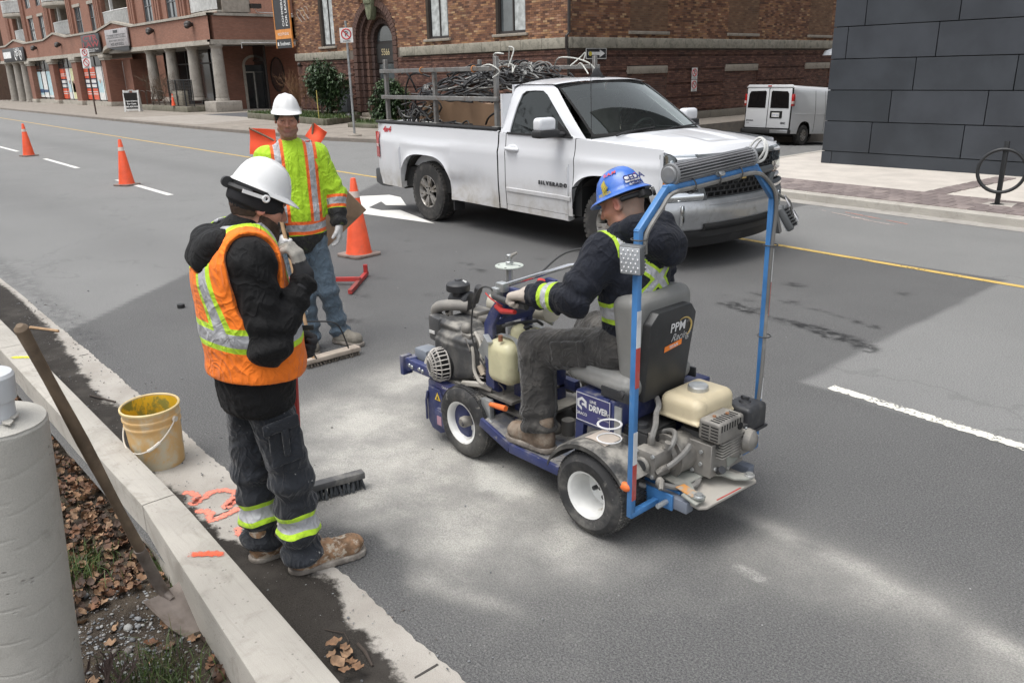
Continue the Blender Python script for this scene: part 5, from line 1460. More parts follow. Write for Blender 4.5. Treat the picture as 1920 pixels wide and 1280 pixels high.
# hood with raised centre
def hood(u,v):
 """u across -1..1, v from cowl 0 to nose 1"""
 hw=.905-.015*v-.055*v*v
 y=u*hw; x=(3.20+.19*(1-u*u))*(1-v)+(4.315+.125*(1-abs(u)**2.2))*v
 z=1.252-.03*v-.085*v**2.6+.045*(1-u*u)*(1-.55*v)
 c=.62-.10*v
 ridge=float(sst(c+.05-abs(u),0,.07))
 z+=.026*ridge*float(sst(v,-.05,.15))*(1-float(sst(v,.88,.99)))
 ctr=float(sst(.30-abs(u),0,.10)); z-=.012*ctr*(1-float(sst(v,.72,.80)))*float(sst(v,.05,.2))
 z-=.030*max(0,(v-.93)/.07)**2
 return(x,y,z)
m=MB(); vv=list(np.linspace(0,.9,26))+list(np.linspace(.92,1,8))
m.grid([[hood(u,v)for v in vv]for u in np.linspace(-1,1,61)],flip=True)
m.grid([[hood(u,1),(hood(u,1)[0]-.01,hood(u,1)[1],hood(u,1)[2]-.025)]for u in np.linspace(-1,1,31)],flip=True)
m.build('hood',tpaint,tk,ang=60)
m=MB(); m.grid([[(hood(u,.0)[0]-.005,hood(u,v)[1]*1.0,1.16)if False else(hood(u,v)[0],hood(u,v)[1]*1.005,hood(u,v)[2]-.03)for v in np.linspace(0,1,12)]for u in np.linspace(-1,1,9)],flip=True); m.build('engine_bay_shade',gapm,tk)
# front end, built in strips across a curved plan
def fx(y):return 4.43-.20*(abs(y)/.93)**2.4
def strip(nm,z0,z1,y0,y1,dx,mat,rows=((0,0),(.12,.02),(.5,.03),(.88,.02),(1,0)),n=18,par=None,slope=0):
 m=MB(); G=[]
 for y in np.linspace(y0,y1,n):G.append([(fx(y)+dx+o-slope*(t-.5),y,z0+(z1-z0)*t)for t,o in rows])
 m.grid(G);
 back=[[(fx(y)+dx-.06,y,z0+(z1-z0)*t)for t in(1,0)]for y in np.linspace(y0,y1,n)]
 m.grid(back)
 for k,y in((0,y0),(-1,y1)):q=G[k]+[(fx(y)+dx-.06,y,z1),(fx(y)+dx-.06,y,z0)]; m.add(q,[tuple(range(len(q)))if k else tuple(reversed(range(len(q))))])
 return m.build(nm,mat,par or tk,ang=50)
m=MB(); m.bb(4.05,4.22,-.85,.85,.45,1.10); m.build('nose_core',gapm,tk)
for s in(-1,1):
 m=MB(); G=[]
 for z in(.79,.95,1.05,1.14,1.165):G.append([(4.18,s*.932,z),(4.205,s*.915,z),(fx(.86)-.085,s*.86,z),(fx(.62)-.085,s*.60,z)])
 m.grid(G,flip=(s>0)); m.build('nose_corner',tpaint,tk,ang=60)
gr_=strip('grille',.70,1.135,-.60,.60,-.035,gapm,n=14)
strip('grille_top',1.095,1.145,-.62,.62,.0,gra); strip('grille_bar',.875,.955,-.62,.62,.012,gra)
strip('grille_chin',.665,.712,-.50,.50,.015,gra)
def mesh_holes(z0,z1,hw0,hw1,nm):
 nz_=3; m=MB()
 for k in range(nz_+1):
  z=z0+(z1-z0)*k/nz_; hw=hw0+(hw1-hw0)*k/nz_
  m.tube([(fx(y)+.0,y,z)for y in np.linspace(-hw,hw,24)],.010,4)
 for k in range(nz_):
  for i in range(11):
   y=(-1+2*(i+.5*(k%2))/10.5)*hw0*.98
   if abs(y)<hw0:m.bar((fx(y)-.005,y,z0+(z1-z0)*k/nz_),(fx(y)-.005,y,z0+(z1-z0)*(k+1)/nz_),.02,.02)
 m.build(nm,plast,tk)
mesh_holes(.965,1.09,.58,.60,'grille_mesh'); mesh_holes(.715,.868,.47,.55,'grille_mesh')
for s in(-1,1):
 m=MB(); m.prism([(.47,.70),(.55,.70),(.64,.875),(.565,.875)],(4.30,0,0),(0,s,0),AZ,(.115,0,0)); m.build('grille_side',gra,tk,bev=.006)
 ya,yb=sorted((s*.60,s*.905))
 hlb=strip('headlamp',.895,1.150,ya,yb,-.035,M('headlamp housing',(.12,.125,.13),.35,.3),n=10,slope=.02)
 strip('lens',.885,1.150,ya,yb,.012,lens,n=10,par=hlb,slope=.02,rows=((0,0),(.06,.012),(.94,.012),(1,0)))
 for q,(yc,rr)in enumerate(((.68,.075),(.81,.085))):
  m=MB(); x=fx(yc)-.012; m.lathe((x-.02,s*yc,1.03),AX,[(rr,0),(rr,.02),(rr*.8,.03),(rr*.75,.015),(0,.03)],20); m.build('projector',chrome_b,hlb)
 strip('turn_lamp',.86,.89,ya,yb,-.02,amber,n=8)
 strip('headlamp_trim',.80,.855,*sorted((s*.56,s*.92)),.0,tpaint,n=8)
 strip('bumper_upper',.70,.79,*sorted((s*.56,s*.955)),.035,chrome_b,n=10)
 m=MB(); m.box((fx(.76)+.045,s*.755,.57),(.03,.13,.20),Matrix.Rotation(-s*radians(22),3,'Z')); fg=m.build('fog_lamp_bezel',chrome_b,tk,bev=.012)
 m=MB(); m.box((fx(.76)+.062,s*.765,.575),(.012,.085,.15),Matrix.Rotation(-s*radians(22),3,'Z')); m.build('fog_lamp',lens,fg,bev=.006)
 # bumper end wrapping to the wheel arch
 m=MB(); G=[]
 for z,ins in((.41,.03),(.45,.0),(.60,-.012),(.72,-.008),(.79,.02)):
  x1=WB+.02+sqrt(max(0,.66**2-max(0,z-.36)**2))
  G.append([(fx(.955)+.055+(x1-fx(.955)-.055)*t,s*(.952+.035*sin(pi*min(1,t*1.6)/2)-ins),z)for t in np.linspace(0,1,8)])
 m.grid(G,flip=(s<0)); m.build('bumper_end',chrome,tk,ang=60)
 m=MB(); m.grid([[(fx(.86)+.005+(4.10-fx(.86))*t,s*(.86+.09*t),z)for t in np.linspace(0,1,5)]for z in(.23,.33,.42)],flip=(s<0)); m.build('air_dam_end',plast,tk)
rows_b=((0,-.015),(.05,.022),(.12,.03),(.46,.034),(.54,.044),(.92,.04),(1,.015))
strip('front_bumper',.40,.70,-.955,.955,.03,chrome,rows=rows_b,n=24)
strip('bumper_step',.64,.668,-.50,.50,.045,chrome,n=16)
strip('air_dam',.23,.41,-.86,.86,.03,plast,rows=((0,-.045),(.08,-.03),(.5,-.018),(.56,.0),(.94,.01),(1,-.01)),n=20)
strip('lower_intake',.40,.47,-.55,.55,.066,gapm,n=12)
m=MB(); m.prism([(-.12,.02),(-.04,.02),(-.04,.045),(.04,.045),(.04,.02),(.12,.02),(.12,-.02),(.04,-.02),(.04,-.045),(-.04,-.045),(-.04,-.02),(-.12,-.02)],(fx(0)+.035,0,.915),(0,1,.0),AZ,(.015,0,0)); m.build('grille_emblem',M('gold emblem',(.45,.33,.12),.35,.6),tk)
# lettering on the near side
text('lettering','S I L V E R A D O',.058,(2.665,-half_w(2.6,.745)-.012,.745),AX,AZ,letter_d,tk,depth=.004,sx=1.13,bold=.003)
text('lettering','4x4',.11,(-1.0,-half_w(-1.0,1.195)-.004,1.195),AX,AZ,M('red decal',(.45,.02,.03),.5),tk,shear=.3,sx=1.35,bold=.004)
# pipe rack over the bed
rk=M('worn grey steel tube',(.24,.235,.225),.55,.5,dirt=(.15,.10,.07),dthr=(.5,.8),ds=12)
def post(x,s,z1,w=.052):
 m=MB(); m.bb(x-w/2,x+w/2,s*.89-w/2,s*.89+w/2,1.313,z1); m.box((x,s*.885,1.318),(.12,.1,.012)); m.build('rack_post',rk,tk,bev=.004,seg=1)
for x,z1 in((-1.04,2.14),(.21,1.98),(1.54,2.12)):post(x,-1,z1)
for x,z1 in((-1.22,2.13),(.1,1.98),(1.36,2.12)):post(x,1,z1)
for s,x0,x1 in((-1,-1.12,1.60),(1,-1.25,1.40)):
 for z in((1.985,1.637)if s<0 else(1.985,1.6)):
  m=MB(); m.bb(x0,x1,s*.93-.018,s*.93+.024,z-.026,z+.026); m.build('rack_rail',rk,tk,bev=.004,seg=1)
for x in(-.02,1.15):
 m=MB(); m.torus((x,-.93,1.985),AX,.038,.008,12,5); m.build('rag_tie',M('orange rag',(.45,.18,.06),.8),tk)
# load in the bed
def on_truck(o):
 o.location=tk.location; o.rotation_euler=tk.rotation_euler; o.scale=tk.scale; return o
cardb=M('cardboard',(.30,.19,.115),.85,var=.1,vs=2,bump=.1,bs=20,dirt=(.20,.12,.07),dthr=(.55,.85),ds=2)
t=on_truck(thing('cardboard_box','large flattened brown cardboard carton standing in the pickup bed under the cables','cardboard box'))
m=MB(); G=[]
for i in range(25):
 x=-.78+2.30*i/24; G.append([(x,-.56+.03*sin(5*x)-.02*k,.75+(.84+.04*sin(3*x+1)-(.10 if i<3 else 0))*k)for k in(0,.35,.7,1)])
m.grid(G); m.build('front_panel',cardb,t,thick=.008)
m=MB(); m.bb(-.74,1.5,-.50,.70,.73,1.50); m.build('carton',cardb,t,bev=.01)
t=on_truck(thing('cable_heap','tangled heap of black and grey scrap cables piled above the pickup bed','cables'))
cab_k=[M('black cable',(.018,.018,.019),.5),M('grey cable',(.22,.22,.21),.5),M('pale cable',(.52,.52,.48),.5),M('brown cable',(.10,.055,.035),.6)]
def catmull(P,k=4):
 out=[]
 for i in range(len(P)-1):
  p0=P[max(0,i-1)]; p1=P[i]; p2=P[i+1]; p3=P[min(len(P)-1,i+2)]
  for j in range(k):
   q=j/k; out.append(.5*((2*p1)+(p2-p0)*q+(2*p0-5*p1+4*p2-p3)*q*q+(3*p1-p0-3*p2+p3)*q**3))
 out.append(P[-1]); return out
rc=random.Random(12)
def heap_top(x,y):return 1.60+.42*math.exp(-((x-.55)/1.2)**4-((y-.0)/.85)**4)*(.8+.2*min(1,max(0,(x+.7)/1.1)))
def cable(pts,r_,mt):
 m=MB(); m.tube(catmull([Vector(p)for p in pts],4),r_,5); m.build('cable',mt,t)
for i in range(150): # long strands lying along the heap
 x=rc.uniform(-.85,.9); y=rc.uniform(-.72,.65); yaw=rc.gauss(0,.45); L_=rc.uniform(.5,1.3); lay=rc.uniform(0,1)**.6; P=[]
 n_=6
 for k in range(n_):
  q=k/(n_-1); px_=x+L_*q*cos(yaw)+rc.gauss(0,.03); py_=y+L_*q*sin(yaw)+rc.gauss(0,.05)
  px_=min(1.52,px_); py_=max(-.84,min(.8,py_))
  P.append((px_,py_,1.56+(heap_top(px_,py_)-1.56)*lay+rc.gauss(0,.022)))
 cable(P,rc.choice((.009,.012,.016)),rc.choices(cab_k,(.86,.09,.03,.02))[0])
for i in range(70): # loops and loose ends
 x,y=rc.uniform(-.6,1.35),rc.uniform(-.75,.6); r_=rc.uniform(.06,.17); z=heap_top(x,y)-.05; tl=rc.uniform(-.9,.9); az=rc.uniform(0,pi)
 P=[]
 for k in range(8):
  a=.3+k*rc.uniform(.65,.85); d=Vector((cos(a)*r_*cos(az),cos(a)*r_*sin(az),abs(sin(a))*r_*.9*(1-.5*abs(tl))))
  P.append(Vector((x,y,z))+d+Vector((k*.012,0,0)))
 cable(P,rc.choice((.007,.009,.011)),rc.choices(cab_k,(.62,.24,.12,.02))[0])
for P in([(.95,-.3,1.95),(.85,-.4,2.15),(1.0,-.35,2.16)],[(.9,-.2,2.0),(1.05,-.3,2.2),(1.12,-.35,2.24),(1.18,-.33,2.2),(1.15,-.4,2.0)],[(.7,-.1,2.0),(.75,-.3,2.16),(.95,-.35,2.17)],
[(1.0,.5,2.0),(1.2,.4,2.10),(1.4,.5,2.09),(1.55,.6,2.03),(1.62,.65,1.95)],[(1.2,.6,2.0),(1.28,.7,2.1),(1.36,.72,2.16),(1.34,.7,2.05)],[(1.2,.7,1.98),(1.4,.6,2.03),(1.6,.5,1.95),(1.7,.45,1.90)],
[(1.1,-.8,2.0),(1.5,-.95,2.03),(1.65,-.92,1.95),(1.55,-.95,1.88)]):
 cable(P,.009,cab_k[2])
for i in range(42): # strands spilling between the carton and the near bed side
 x=rc.uniform(-1.1,.35); y=rc.uniform(-.83,-.64); P=[]; z0=1.25+.22*math.exp(-((x+.85)/.3)**2)*rc.random()
 big=x<-.55
 for k in range(6):
  P.append((x+k*rc.uniform(.05,.14),min(-.6,max(-.84,y+rc.gauss(0,.05))),z0+(.17 if big else .06)*abs(sin(k*1.1+i))+rc.gauss(0,.015)))
 cable(P,rc.choice((.009,.012)),rc.choices(cab_k,(.66,.18,.12,.04))[0])
for P in([(-.55,-.72,1.4),(-.5,-.75,1.62),(-.25,-.7,1.66),(0,-.66,1.5),(-.3,-.7,1.33)],[(1.05,-.7,1.32),(1.2,-.75,1.42),(1.45,-.72,1.52),(1.55,-.7,1.5)],[(-.8,-.75,1.3),(-.7,-.78,1.75),(-.45,-.8,1.95),(-.2,-.7,1.9)],[(-.75,-.8,1.95),(-.6,-.84,1.98),(-.5,-.8,1.85),(-.55,-.7,1.7)]):
 cable(P,.013,cab_k[0])
# ---------------------------------------------------------------- parked cargo van on the side street
vp=car_paint('white van paint',(.64,.65,.66),low=.6,amt=.5)
vn=thing('cargo_van','white cargo van seen from behind, parked on the side street by the brick wall','van',(-16.62,27.35,-.72),pi/2,scale=1.0)
vn.rotation_euler=(0,-radians(-3.4),pi/2)
def vhw(z):return .985-.10*max(0,(z-1.15)/.95)**1.5-.04*max(0,(.6-z)/.3)
def vsec(x):
 top=2.10-.10*max(0,(.35-x)/.35)**2
 hw=lambda z:vhw(z)-.05*max(0,(.25-x)/.25)**2
 out=[(z,hw(z))for z in np.linspace(.42,1.92,16)]+[(top-.07,hw(1.95)-.03),(top-.02,hw(1.95)-.10),(top,hw(1.95)-.22),(top+.02,.35),(top+.025,0)]
 return out
VW=3.43
for s in(-1,1):
 m=MB(); G=[]
 xs_=sorted(set(list(np.linspace(.02,4.4,22))+[.95+.47*sin(a)*.999 for a in np.linspace(-pi/2,pi/2,19)]+[.95-.4705,.95+.4705]))
 for x in xs_:
  sec=vsec(x); t_=abs(x-.95)/.47; az=.36+.50*(1-t_**2.6)**(1/2.6)if t_<1 else 0
  G.append([(x,s*y,max(z,az)if z<1.0 else z)for z,y in sec])
 m.grid(G,flip=(s>0)); m.build('body_side',vp,vn,ang=60)
 m=MB(); m.add([(.03,s*.93,.55),(.03,s*.945,1.1)],[]);
 m=MB(); m.box((.05,s*.945,1.58),(.14,.09,.42)); l_=m.build('tail_lamp',red_l,vn,bev=.02)
 m=MB(); m.box((.045,s*.952,1.50),(.142,.082,.09)); m.build('reverse_lens',M('pale lens',(.6,.45,.42),.2),l_)
 d=MB(); d.bb(-.02,.05,s*.012,s*.90,.60,1.98); dr=d.build('rear_door',vp,vn,bev=.02,seg=3)
 d=MB(); P=[(s*.10,1.30),(s*.10,1.86),(s*.14,1.90),(s*.74,1.88),(s*.80,1.80),(s*.84,1.30)]
 if s<0:P=P[::-1]
 d.prism(P,(-.024,0,0),AY,AZ,(-.006,0,0)); d.build('window',glass_mat('van rear glass',(.012,.013,.014)),dr)
 m=MB(); m.tube([(1.45+.9*(i/2),s*(vhw(1.2)+.003),.5)for i in range(2)]+[],.001,4)
 for x in(1.62,2.35):
  m=MB(); m.tube([(x,s*(vhw(z)+.002),z)for z in np.linspace(.5,1.95,10)],.006,4); m.build('door_seam',gapm,vn)
 m=MB(); m.tube([(x,s*(vhw(1.12)+.002),1.12)for x in(.15,1.0,2.3,3.4)],.006,4); m.build('body_crease',vp,vn)
 wheel(vn,(.95,s*.86,.37),s,R=.37,W=.24,rr=.21,spokes=8,split=False,rim=alloy,tread=False)
 wheel(vn,(.95+VW,s*.86,.37),s,R=.37,W=.24,rr=.21,spokes=8,split=False,rim=alloy,tread=False)
m=MB(); m.bb(.0,.05,-.93,.93,.50,2.02); m.bb(.05,4.3,-.90,.90,.44,.5); m.build('body_rear',gapm,vn)
m=MB(); m.bb(.5,1.4,-.75,.75,.3,.9); m.build('underbody',well,vn)
m=MB(); m.prism([(-.98,2.0),(-.88,2.11),(.88,2.11),(.98,2.0)],(-.01,0,0),AY,AZ,(.08,0,0)); m.build('rear_header',vp,vn,bev=.02)
m=MB(); m.bb(-.16,.06,-.97,.97,.40,.57); bp_=m.build('rear_bumper',plast,vn,bev=.03,seg=3)
m=MB(); m.bb(-.172,-.155,-.96,-.25,.44,.55); m.build('bumper_shine',chrome,bp_,bev=.008)
m=MB(); m.bb(-.035,-.021,-.60,-.12,.95,1.20); pl=m.build('plate_recess',gapm,vn)
m=MB(); m.bb(-.046,-.036,-.50,-.20,.99,1.14); m.build('licence_plate',sign_w,pl)
text('lettering','EVW 052',.085,(-.047,-.35,1.06),(0,-1,0),AZ,M('plate blue',(.05,.1,.3),.5),pl,sx=.8)
text('lettering','GMC',.09,(-.022,-.66,.78),(0,-1,0),AZ,letter_d,vn,bold=.006); text('lettering','SAVANA',.08,(-.022,.70,.85),(0,-1,0),AZ,letter_d,vn,bold=.004); text('lettering','2500',.06,(-.022,.78,.76),(0,-1,0),AZ,letter_d,vn)
m=MB(); m.bb(-.03,.03,-.07,.07,2.04,2.085); m.build('brake_lamp',red_l,vn)
m=MB(); G=[[(4.4+.9*u,y*(.92-.15*u),.45+(.7)*v)for v in(0,.5,1)]for u in(0,.5,1)for y in(-1,1)]; m.bb(4.41,5.45,-.9,.9,.45,1.15); m.prism([(4.41,1.15),(5.0,1.17),(4.41,2.08)],(0,-.85,0),AX,AZ,(0,1.7,0)); m.build('cab_front',vp,vn,bev=.06,seg=3)
# ============================================================ RIDE-ON LINE GRINDING MACHINE
class MR(MB):
 """machine frame: x forward, second coordinate to the RIGHT, z up"""
 def build(s,*a,**k):
  s.v=[(p[0],-p[1],p[2])for p in s.v]; s.f=[tuple(reversed(f))for f in s.f]
  return MB.build(s,*a,**k)
gm=thing('line_grinding_machine','dusty blue ride-on line grinding machine with small petrol engines and a light blue roll frame','road machine',(-2.25,2.45,0),pi)
dust_c=(.36,.34,.30)
def dusty(name,col,rough=.5,amt=(.46,.72),met=0,ds=7):
 """painted part with pale grinding dust settled on upward faces"""
 if name in MATS:return MATS[name]
 b=NB(name); gn=b.new('ShaderNodeNewGeometry'); s=b.new('ShaderNodeSeparateXYZ'); b.L(gn.outputs['Normal'],s.inputs[0])
 n=b.noise(ds,5,.65); f=b.math('MULTIPLY',b.rng(s.outputs[2],-.1,1,.25,1),b.rng(n,amt[0],amt[1]),clamp=True)
 f2=b.math('MAXIMUM',f,b.rng(b.noise(30,4),.62,.75,0,.5))
 c=b.mix(b.math('MULTIPLY',f2,.85),b.mix(b.rng(b.noise(4,3),.3,.7),tuple(x*.8 for x in col),tuple(min(1,x*1.2)for x in col)),dust_c)
 MATS[name]=b.set(col=c,rough=b.math('MULTIPLY_ADD',f2,.85-rough,rough),met=met,nrm=b.bump(b.noise(60,3),.12,.003)); return MATS[name]
navyb=dusty('dusty navy paint',(.030,.040,.125),.45)
rblue=M('light blue roll frame paint',(.055,.185,.42),.4,var=.12,vs=9,dirt=(.14,.25,.40),dthr=(.55,.8),ds=12)
cast=dusty('dusty cast aluminium',(.20,.19,.175),.5,(.36,.66),.3,16)
dkeng=dusty('dusty black engine shroud',(.050,.051,.053),.5,(.42,.75))
dkpl=M('black engine plastic',(.03,.031,.034),.45,dirt=(.13,.125,.12),dthr=(.52,.8),ds=9)
beige=dusty('dusty beige steel',(.34,.315,.28),.6,(.3,.6))
vinyl=M('grey seat vinyl',(.20,.20,.19),.5,var=.1,bump=.15,bs=90,dirt=(.30,.29,.27),dthr=(.5,.85),ds=5)
seatbk=M('charcoal seat shell',(.028,.029,.030),.42,dirt=(.09,.088,.085),dthr=(.5,.85),ds=4)
creamt=M('cream fuel tank',(.58,.50,.34),.45,var=.08,vs=6,dirt=(.30,.25,.17),dthr=(.55,.8),ds=8)
jugm=M('translucent cream jug',(.56,.53,.34),.4,var=.12,vs=4,dirt=(.40,.36,.24),dthr=(.55,.8),ds=6)
whrim=M('white wheel rim',(.68,.68,.66),.4,dirt=(.36,.30,.22),dthr=(.60,.78),ds=10)
tyre_d=dusty('dusty tyre',(.030,.030,.031),.85,(.42,.72))
hose=M('grey hydraulic hose',(.17,.165,.155),.6,dirt=(.3,.29,.27))
wirem=M('black cable sleeve',(.05,.05,.05),.6)
silver=M('zinc plated steel',(.50,.52,.52),.35,.7,dirt=(.4,.38,.35),dthr=(.5,.8))
redg=M('red rubber grip',(.50,.03,.025),.5)
tape_w=M('white reflective tape',(.62,.63,.63),.4,dirt=(.4,.42,.45)); tape_r=M('red reflective tape',(.42,.06,.05),.4,dirt=(.38,.18,.17))
ledm=M('lamp lens grey',(.42,.44,.46),.25,dirt=(.3,.3,.3))
orange_p=M('orange spray',(.75,.17,.04),.6)
def mwheel(x,y,R,W,rr,s,bolts):
 w=bpy.data.objects.new('wheel',None); COL.objects.link(w); w.parent=gm; KIDS.setdefault(gm.name,[]).append(w); w.location=(x,-y,R)
 m=MB(); prof=[(rr,-W*.44),(rr+.012,-W*.50),(R*.80,-W*.53),(R*.92,-W*.46),(R*.985,-W*.30),(R,-W*.1),(R,W*.1),(R*.985,W*.30),(R*.92,W*.46),(R*.80,W*.53),(rr+.012,W*.50),(rr,W*.44)]
 m.lathe((0,0,0),(0,s,0),prof,56,cap=False)
 for i in range(64 if W>.15 else 80):
  N_=64 if W>.15 else 80; a=2*pi*i/N_
  for k in((-.36,-.22,-.08,.08,.22,.36)if W>.15 else(-.28,-.1,.1,.28)):
   aa=a+(.5*2*pi/N_ if int(round((k+.5)*100))%2 else 0)+k*.05; Rm=Matrix.Rotation(-aa,3,'Y')
   m.box(Rm@Vector((R*(.998 if abs(k)<.2 else .985 if abs(k)<.3 else .965),k*W,0)),(.009,W*.105,R*.062),Rm)
 m.build('tyre',tyre_d,w)
 m=MB(); d=-.10 if bolts else-.05
 m.lathe((0,0,0),(0,s,0),[(rr+.008,W*.50),(rr-.004,W*.47),(rr-.012,W*.38),(rr-.016,W*d),(rr*.55,W*(d-.04)),(rr*.5,W*(d+.02)),(.0,W*(d+.02))],40,cap=False)
 if bolts:
  for i in range(4):
   a=pi/4+i*pi/2+.4; p=Vector((cos(a)*rr*.42,s*W*d,sin(a)*rr*.42)); m.cyl(p,p+Vector((0,s*.025,0)),.011,n=8,mi=1)
  m.cyl((0,s*W*d,0),(0,s*(W*d+.03),0),.009,n=8,mi=1)
 else:
  m.lathe((0,s*W*d,0),(0,s,0),[(.034,0),(.032,.05),(.022,.062),(0,.064)],16,2); m.cyl((-.03,s*.07,.01),(-.055,s*.085,.012),.006,n=6,mi=1)
 m.build('rim',[whrim,dkpl,cast],w)
mwheel(0,.075,.205,.205,.108,1,True); mwheel(0,.845,.205,.205,.108,-1,True)
mwheel(1.035,.125,.205,.115,.115,1,False); mwheel(.985,.74,.205,.115,.115,-1,False)
# --- rear chassis
def part(nm,mat,fn,**k):
 m=MR(); fn(m); return m.build(nm,mat,gm,**k)
part('chassis_rail',dusty('dusty steel rail',(.16,.18,.22),.5),lambda m:m.bb(-.41,.60,.175,.225,.195,.25),bev=.004)
part('chassis_rail',MATS['dusty steel rail'],lambda m:m.bb(-.41,.60,.655,.705,.195,.25),bev=.004)
part('chassis_crossbar',navyb,lambda m:(m.bb(-.02,.04,.23,.65,.19,.25),m.bb(.36,.40,.23,.65,.18,.24)),bev=.004)
part('axle',dkpl,lambda m:m.cyl((0,.15,.205),(0,.78,.205),.03))
def foot(m):
 m.prism([(.26,.205),(.62,.205),(.84,.275),(.84,.285),(.61,.217),(.26,.217)],(0,.07,0),(1,0,0),(0,0,1),(0,.78,0))
tread_p=dusty('dusty tread plate',(.13,.14,.17),.5,(.3,.6),.3)
fp_=part('footplate',tread_p,foot)
m=MR()
for i in range(8):
 for j in range(16):
  x=.31+.04*i; y=.11+.045*j; a=pi/4 if(i+j)%2 else-pi/4
  m.box((x,y,.2185),(.026,.007,.004),Matrix.Rotation(a,3,'Z'))
m.build('tread_pattern',tread_p,fp_)
part('footplate_edge',navyb,lambda m:(m.bar((.24,.062,.20),(.62,.062,.20),.02,.05),m.bar((.62,.062,.20),(.85,.062,.275),.02,.05)),bev=.003)
part('footplate_edge',navyb,lambda m:(m.bar((.24,.858,.20),(.62,.858,.20),.02,.05),m.bar((.62,.858,.20),(.85,.858,.275),.02,.05)),bev=.003)
# fenders
for s_,y0,y1 in((1,-.035,.205),(-1,.725,.965)):
 m=MR(); G=[]
 for i in range(19):
  a=radians(22+i*(128/18)); r_=.252+.02*max(0,(i-9)/9)**2
  G.append([(r_*cos(a)+.01,y0+(.0 if s_>0 else .0),.205+r_*sin(a)-.03),(r_*cos(a)+.01,y0,.205+r_*sin(a)-.008),(r_*cos(a)+.01,y0+.015,.205+r_*sin(a)),(r_*cos(a)+.01,y1-.015,.205+r_*sin(a)),(r_*cos(a)+.01,y1,.205+r_*sin(a)-.008),(r_*cos(a)+.01,y1,.205+r_*sin(a)-.03)])
 m.grid(G); fd=m.build('fender',dusty('dusty black fender',(.032,.032,.032),.5,(.38,.66)),gm,thick=.005)
 if s_>0:
  m=MR(); m.grid([[(r_*cos(a)+.01,y,.205+r_*sin(a)+.004)for y in(.03,.16)]for a,r_ in((radians(78+4*i),.253)for i in range(8))]); m.build('warning_label',M('label cream',(.46,.40,.34),.5),fd)
  m=MR(); m.ell((-.225,-.02,.335),(.03,.018,.022)); m.build('orange_spot',orange_p,fd)
# seat box with printed side panel
def sbox(m):
 m.bb(.03,.235,.15,.76,.445,.612); m.bb(-.005,.026,.152,.758,.30,.612); m.bb(-.10,-.008,.60,.758,.30,.60)
part('seat_box',navyb,sbox,bev=.006)
part('seat_box_leg',navyb,lambda m:m.prism([(.235,.447),(.185,.447),(.205,.217),(.245,.217)],(0,.152,0),(1,0,0),(0,0,1),(0,.03,0)))
part('seat_box_leg',navyb,lambda m:m.prism([(.235,.447),(.185,.447),(.205,.217),(.245,.217)],(0,.72,0),(1,0,0),(0,0,1),(0,.03,0)))
part('spring',silver,lambda m:m.tube([(.06+.02*k/8+.0*k,.22+.012*cos(k*2.2),.41+.012*sin(k*2.2))for k in range(40)],.005,5))
part('bracket_strip',silver,lambda m:(m.bb(-.055,-.015,.142,.149,.40,.60),m.bb(-.08,-.01,.05,.149,.39,.40)))
part('cup_ring',M('white coated wire',(.66,.66,.66),.35),lambda m:m.torus((-.035,.088,.535),(0,0,1),.055,.0035,30,6))
part('cup_ring',MATS['white coated wire'],lambda m:m.torus((-.035,.088,.465),(0,0,1),.055,.0035,30,6))
part('cup_ring',MATS['white coated wire'],lambda m:m.torus((-.035,.088,.535),(0,0,1),.05,.0025,30,6))
m=MR(); m.bb(.012,.228,.1455,.1495,.462,.607); pn=m.build('side_panel',M('panel violet navy',(.05,.05,.15),.4,dirt=(.2,.2,.24),dthr=(.5,.85)),gm)
m=MR();[m.bb(a,b2,.1445,.1456,c,d)for a,b2,c,d in((.014,.226,.464,.467),(.014,.226,.602,.605),(.014,.017,.467,.602),(.223,.226,.467,.602))]; m.build('border',MATS['white coated wire'],pn)
UX,UN=(-1,0,0),(0,0,1) # reading direction on the left-hand face (local blender frame)
m=MR(); hexa=[(.19+.034*cos(a),.552+.034*sin(a))for a in[pi/6+pi/3*i for i in range(6)]]; hx2=[(.19+.019*cos(a),.552+.019*sin(a))for a in[pi/6+pi/3*i for i in range(6)]]
for i in range(5):
 j=(i+4)%6; k2=(j+1)%6
 m.prism([hexa[j],hexa[k2],hx2[k2],hx2[j]],(0,.1445,0),(1,0,0),(0,0,1),(0,.001,0))
m.bb(.168,.190,.1440,.1450,.545,.556); m.build('emblem',MATS['white coated wire'],pn)
def mtext(s,size,x,yr,z,mat,par,u=UX,v=UN,**k):return text('lettering',s,size,(x,-yr,z),u,v,mat,par,off=.0015,**k)
mw=MATS['white coated wire']
mtext('GRACO',.020,.19,.1445,.502,mw,pn,bold=.0005); mtext('LINE',.020,.118,.1445,.578,mw,pn,bold=.0006); mtext('DRIVER',.042,.085,.1445,.546,mw,pn,bold=.0016,sx=.85); mtext('HD',.02,.027,.1445,.538,mw,pn,bold=.0005); mtext('HONDA ENGINE',.010,.05,.1445,.508,mw,pn)
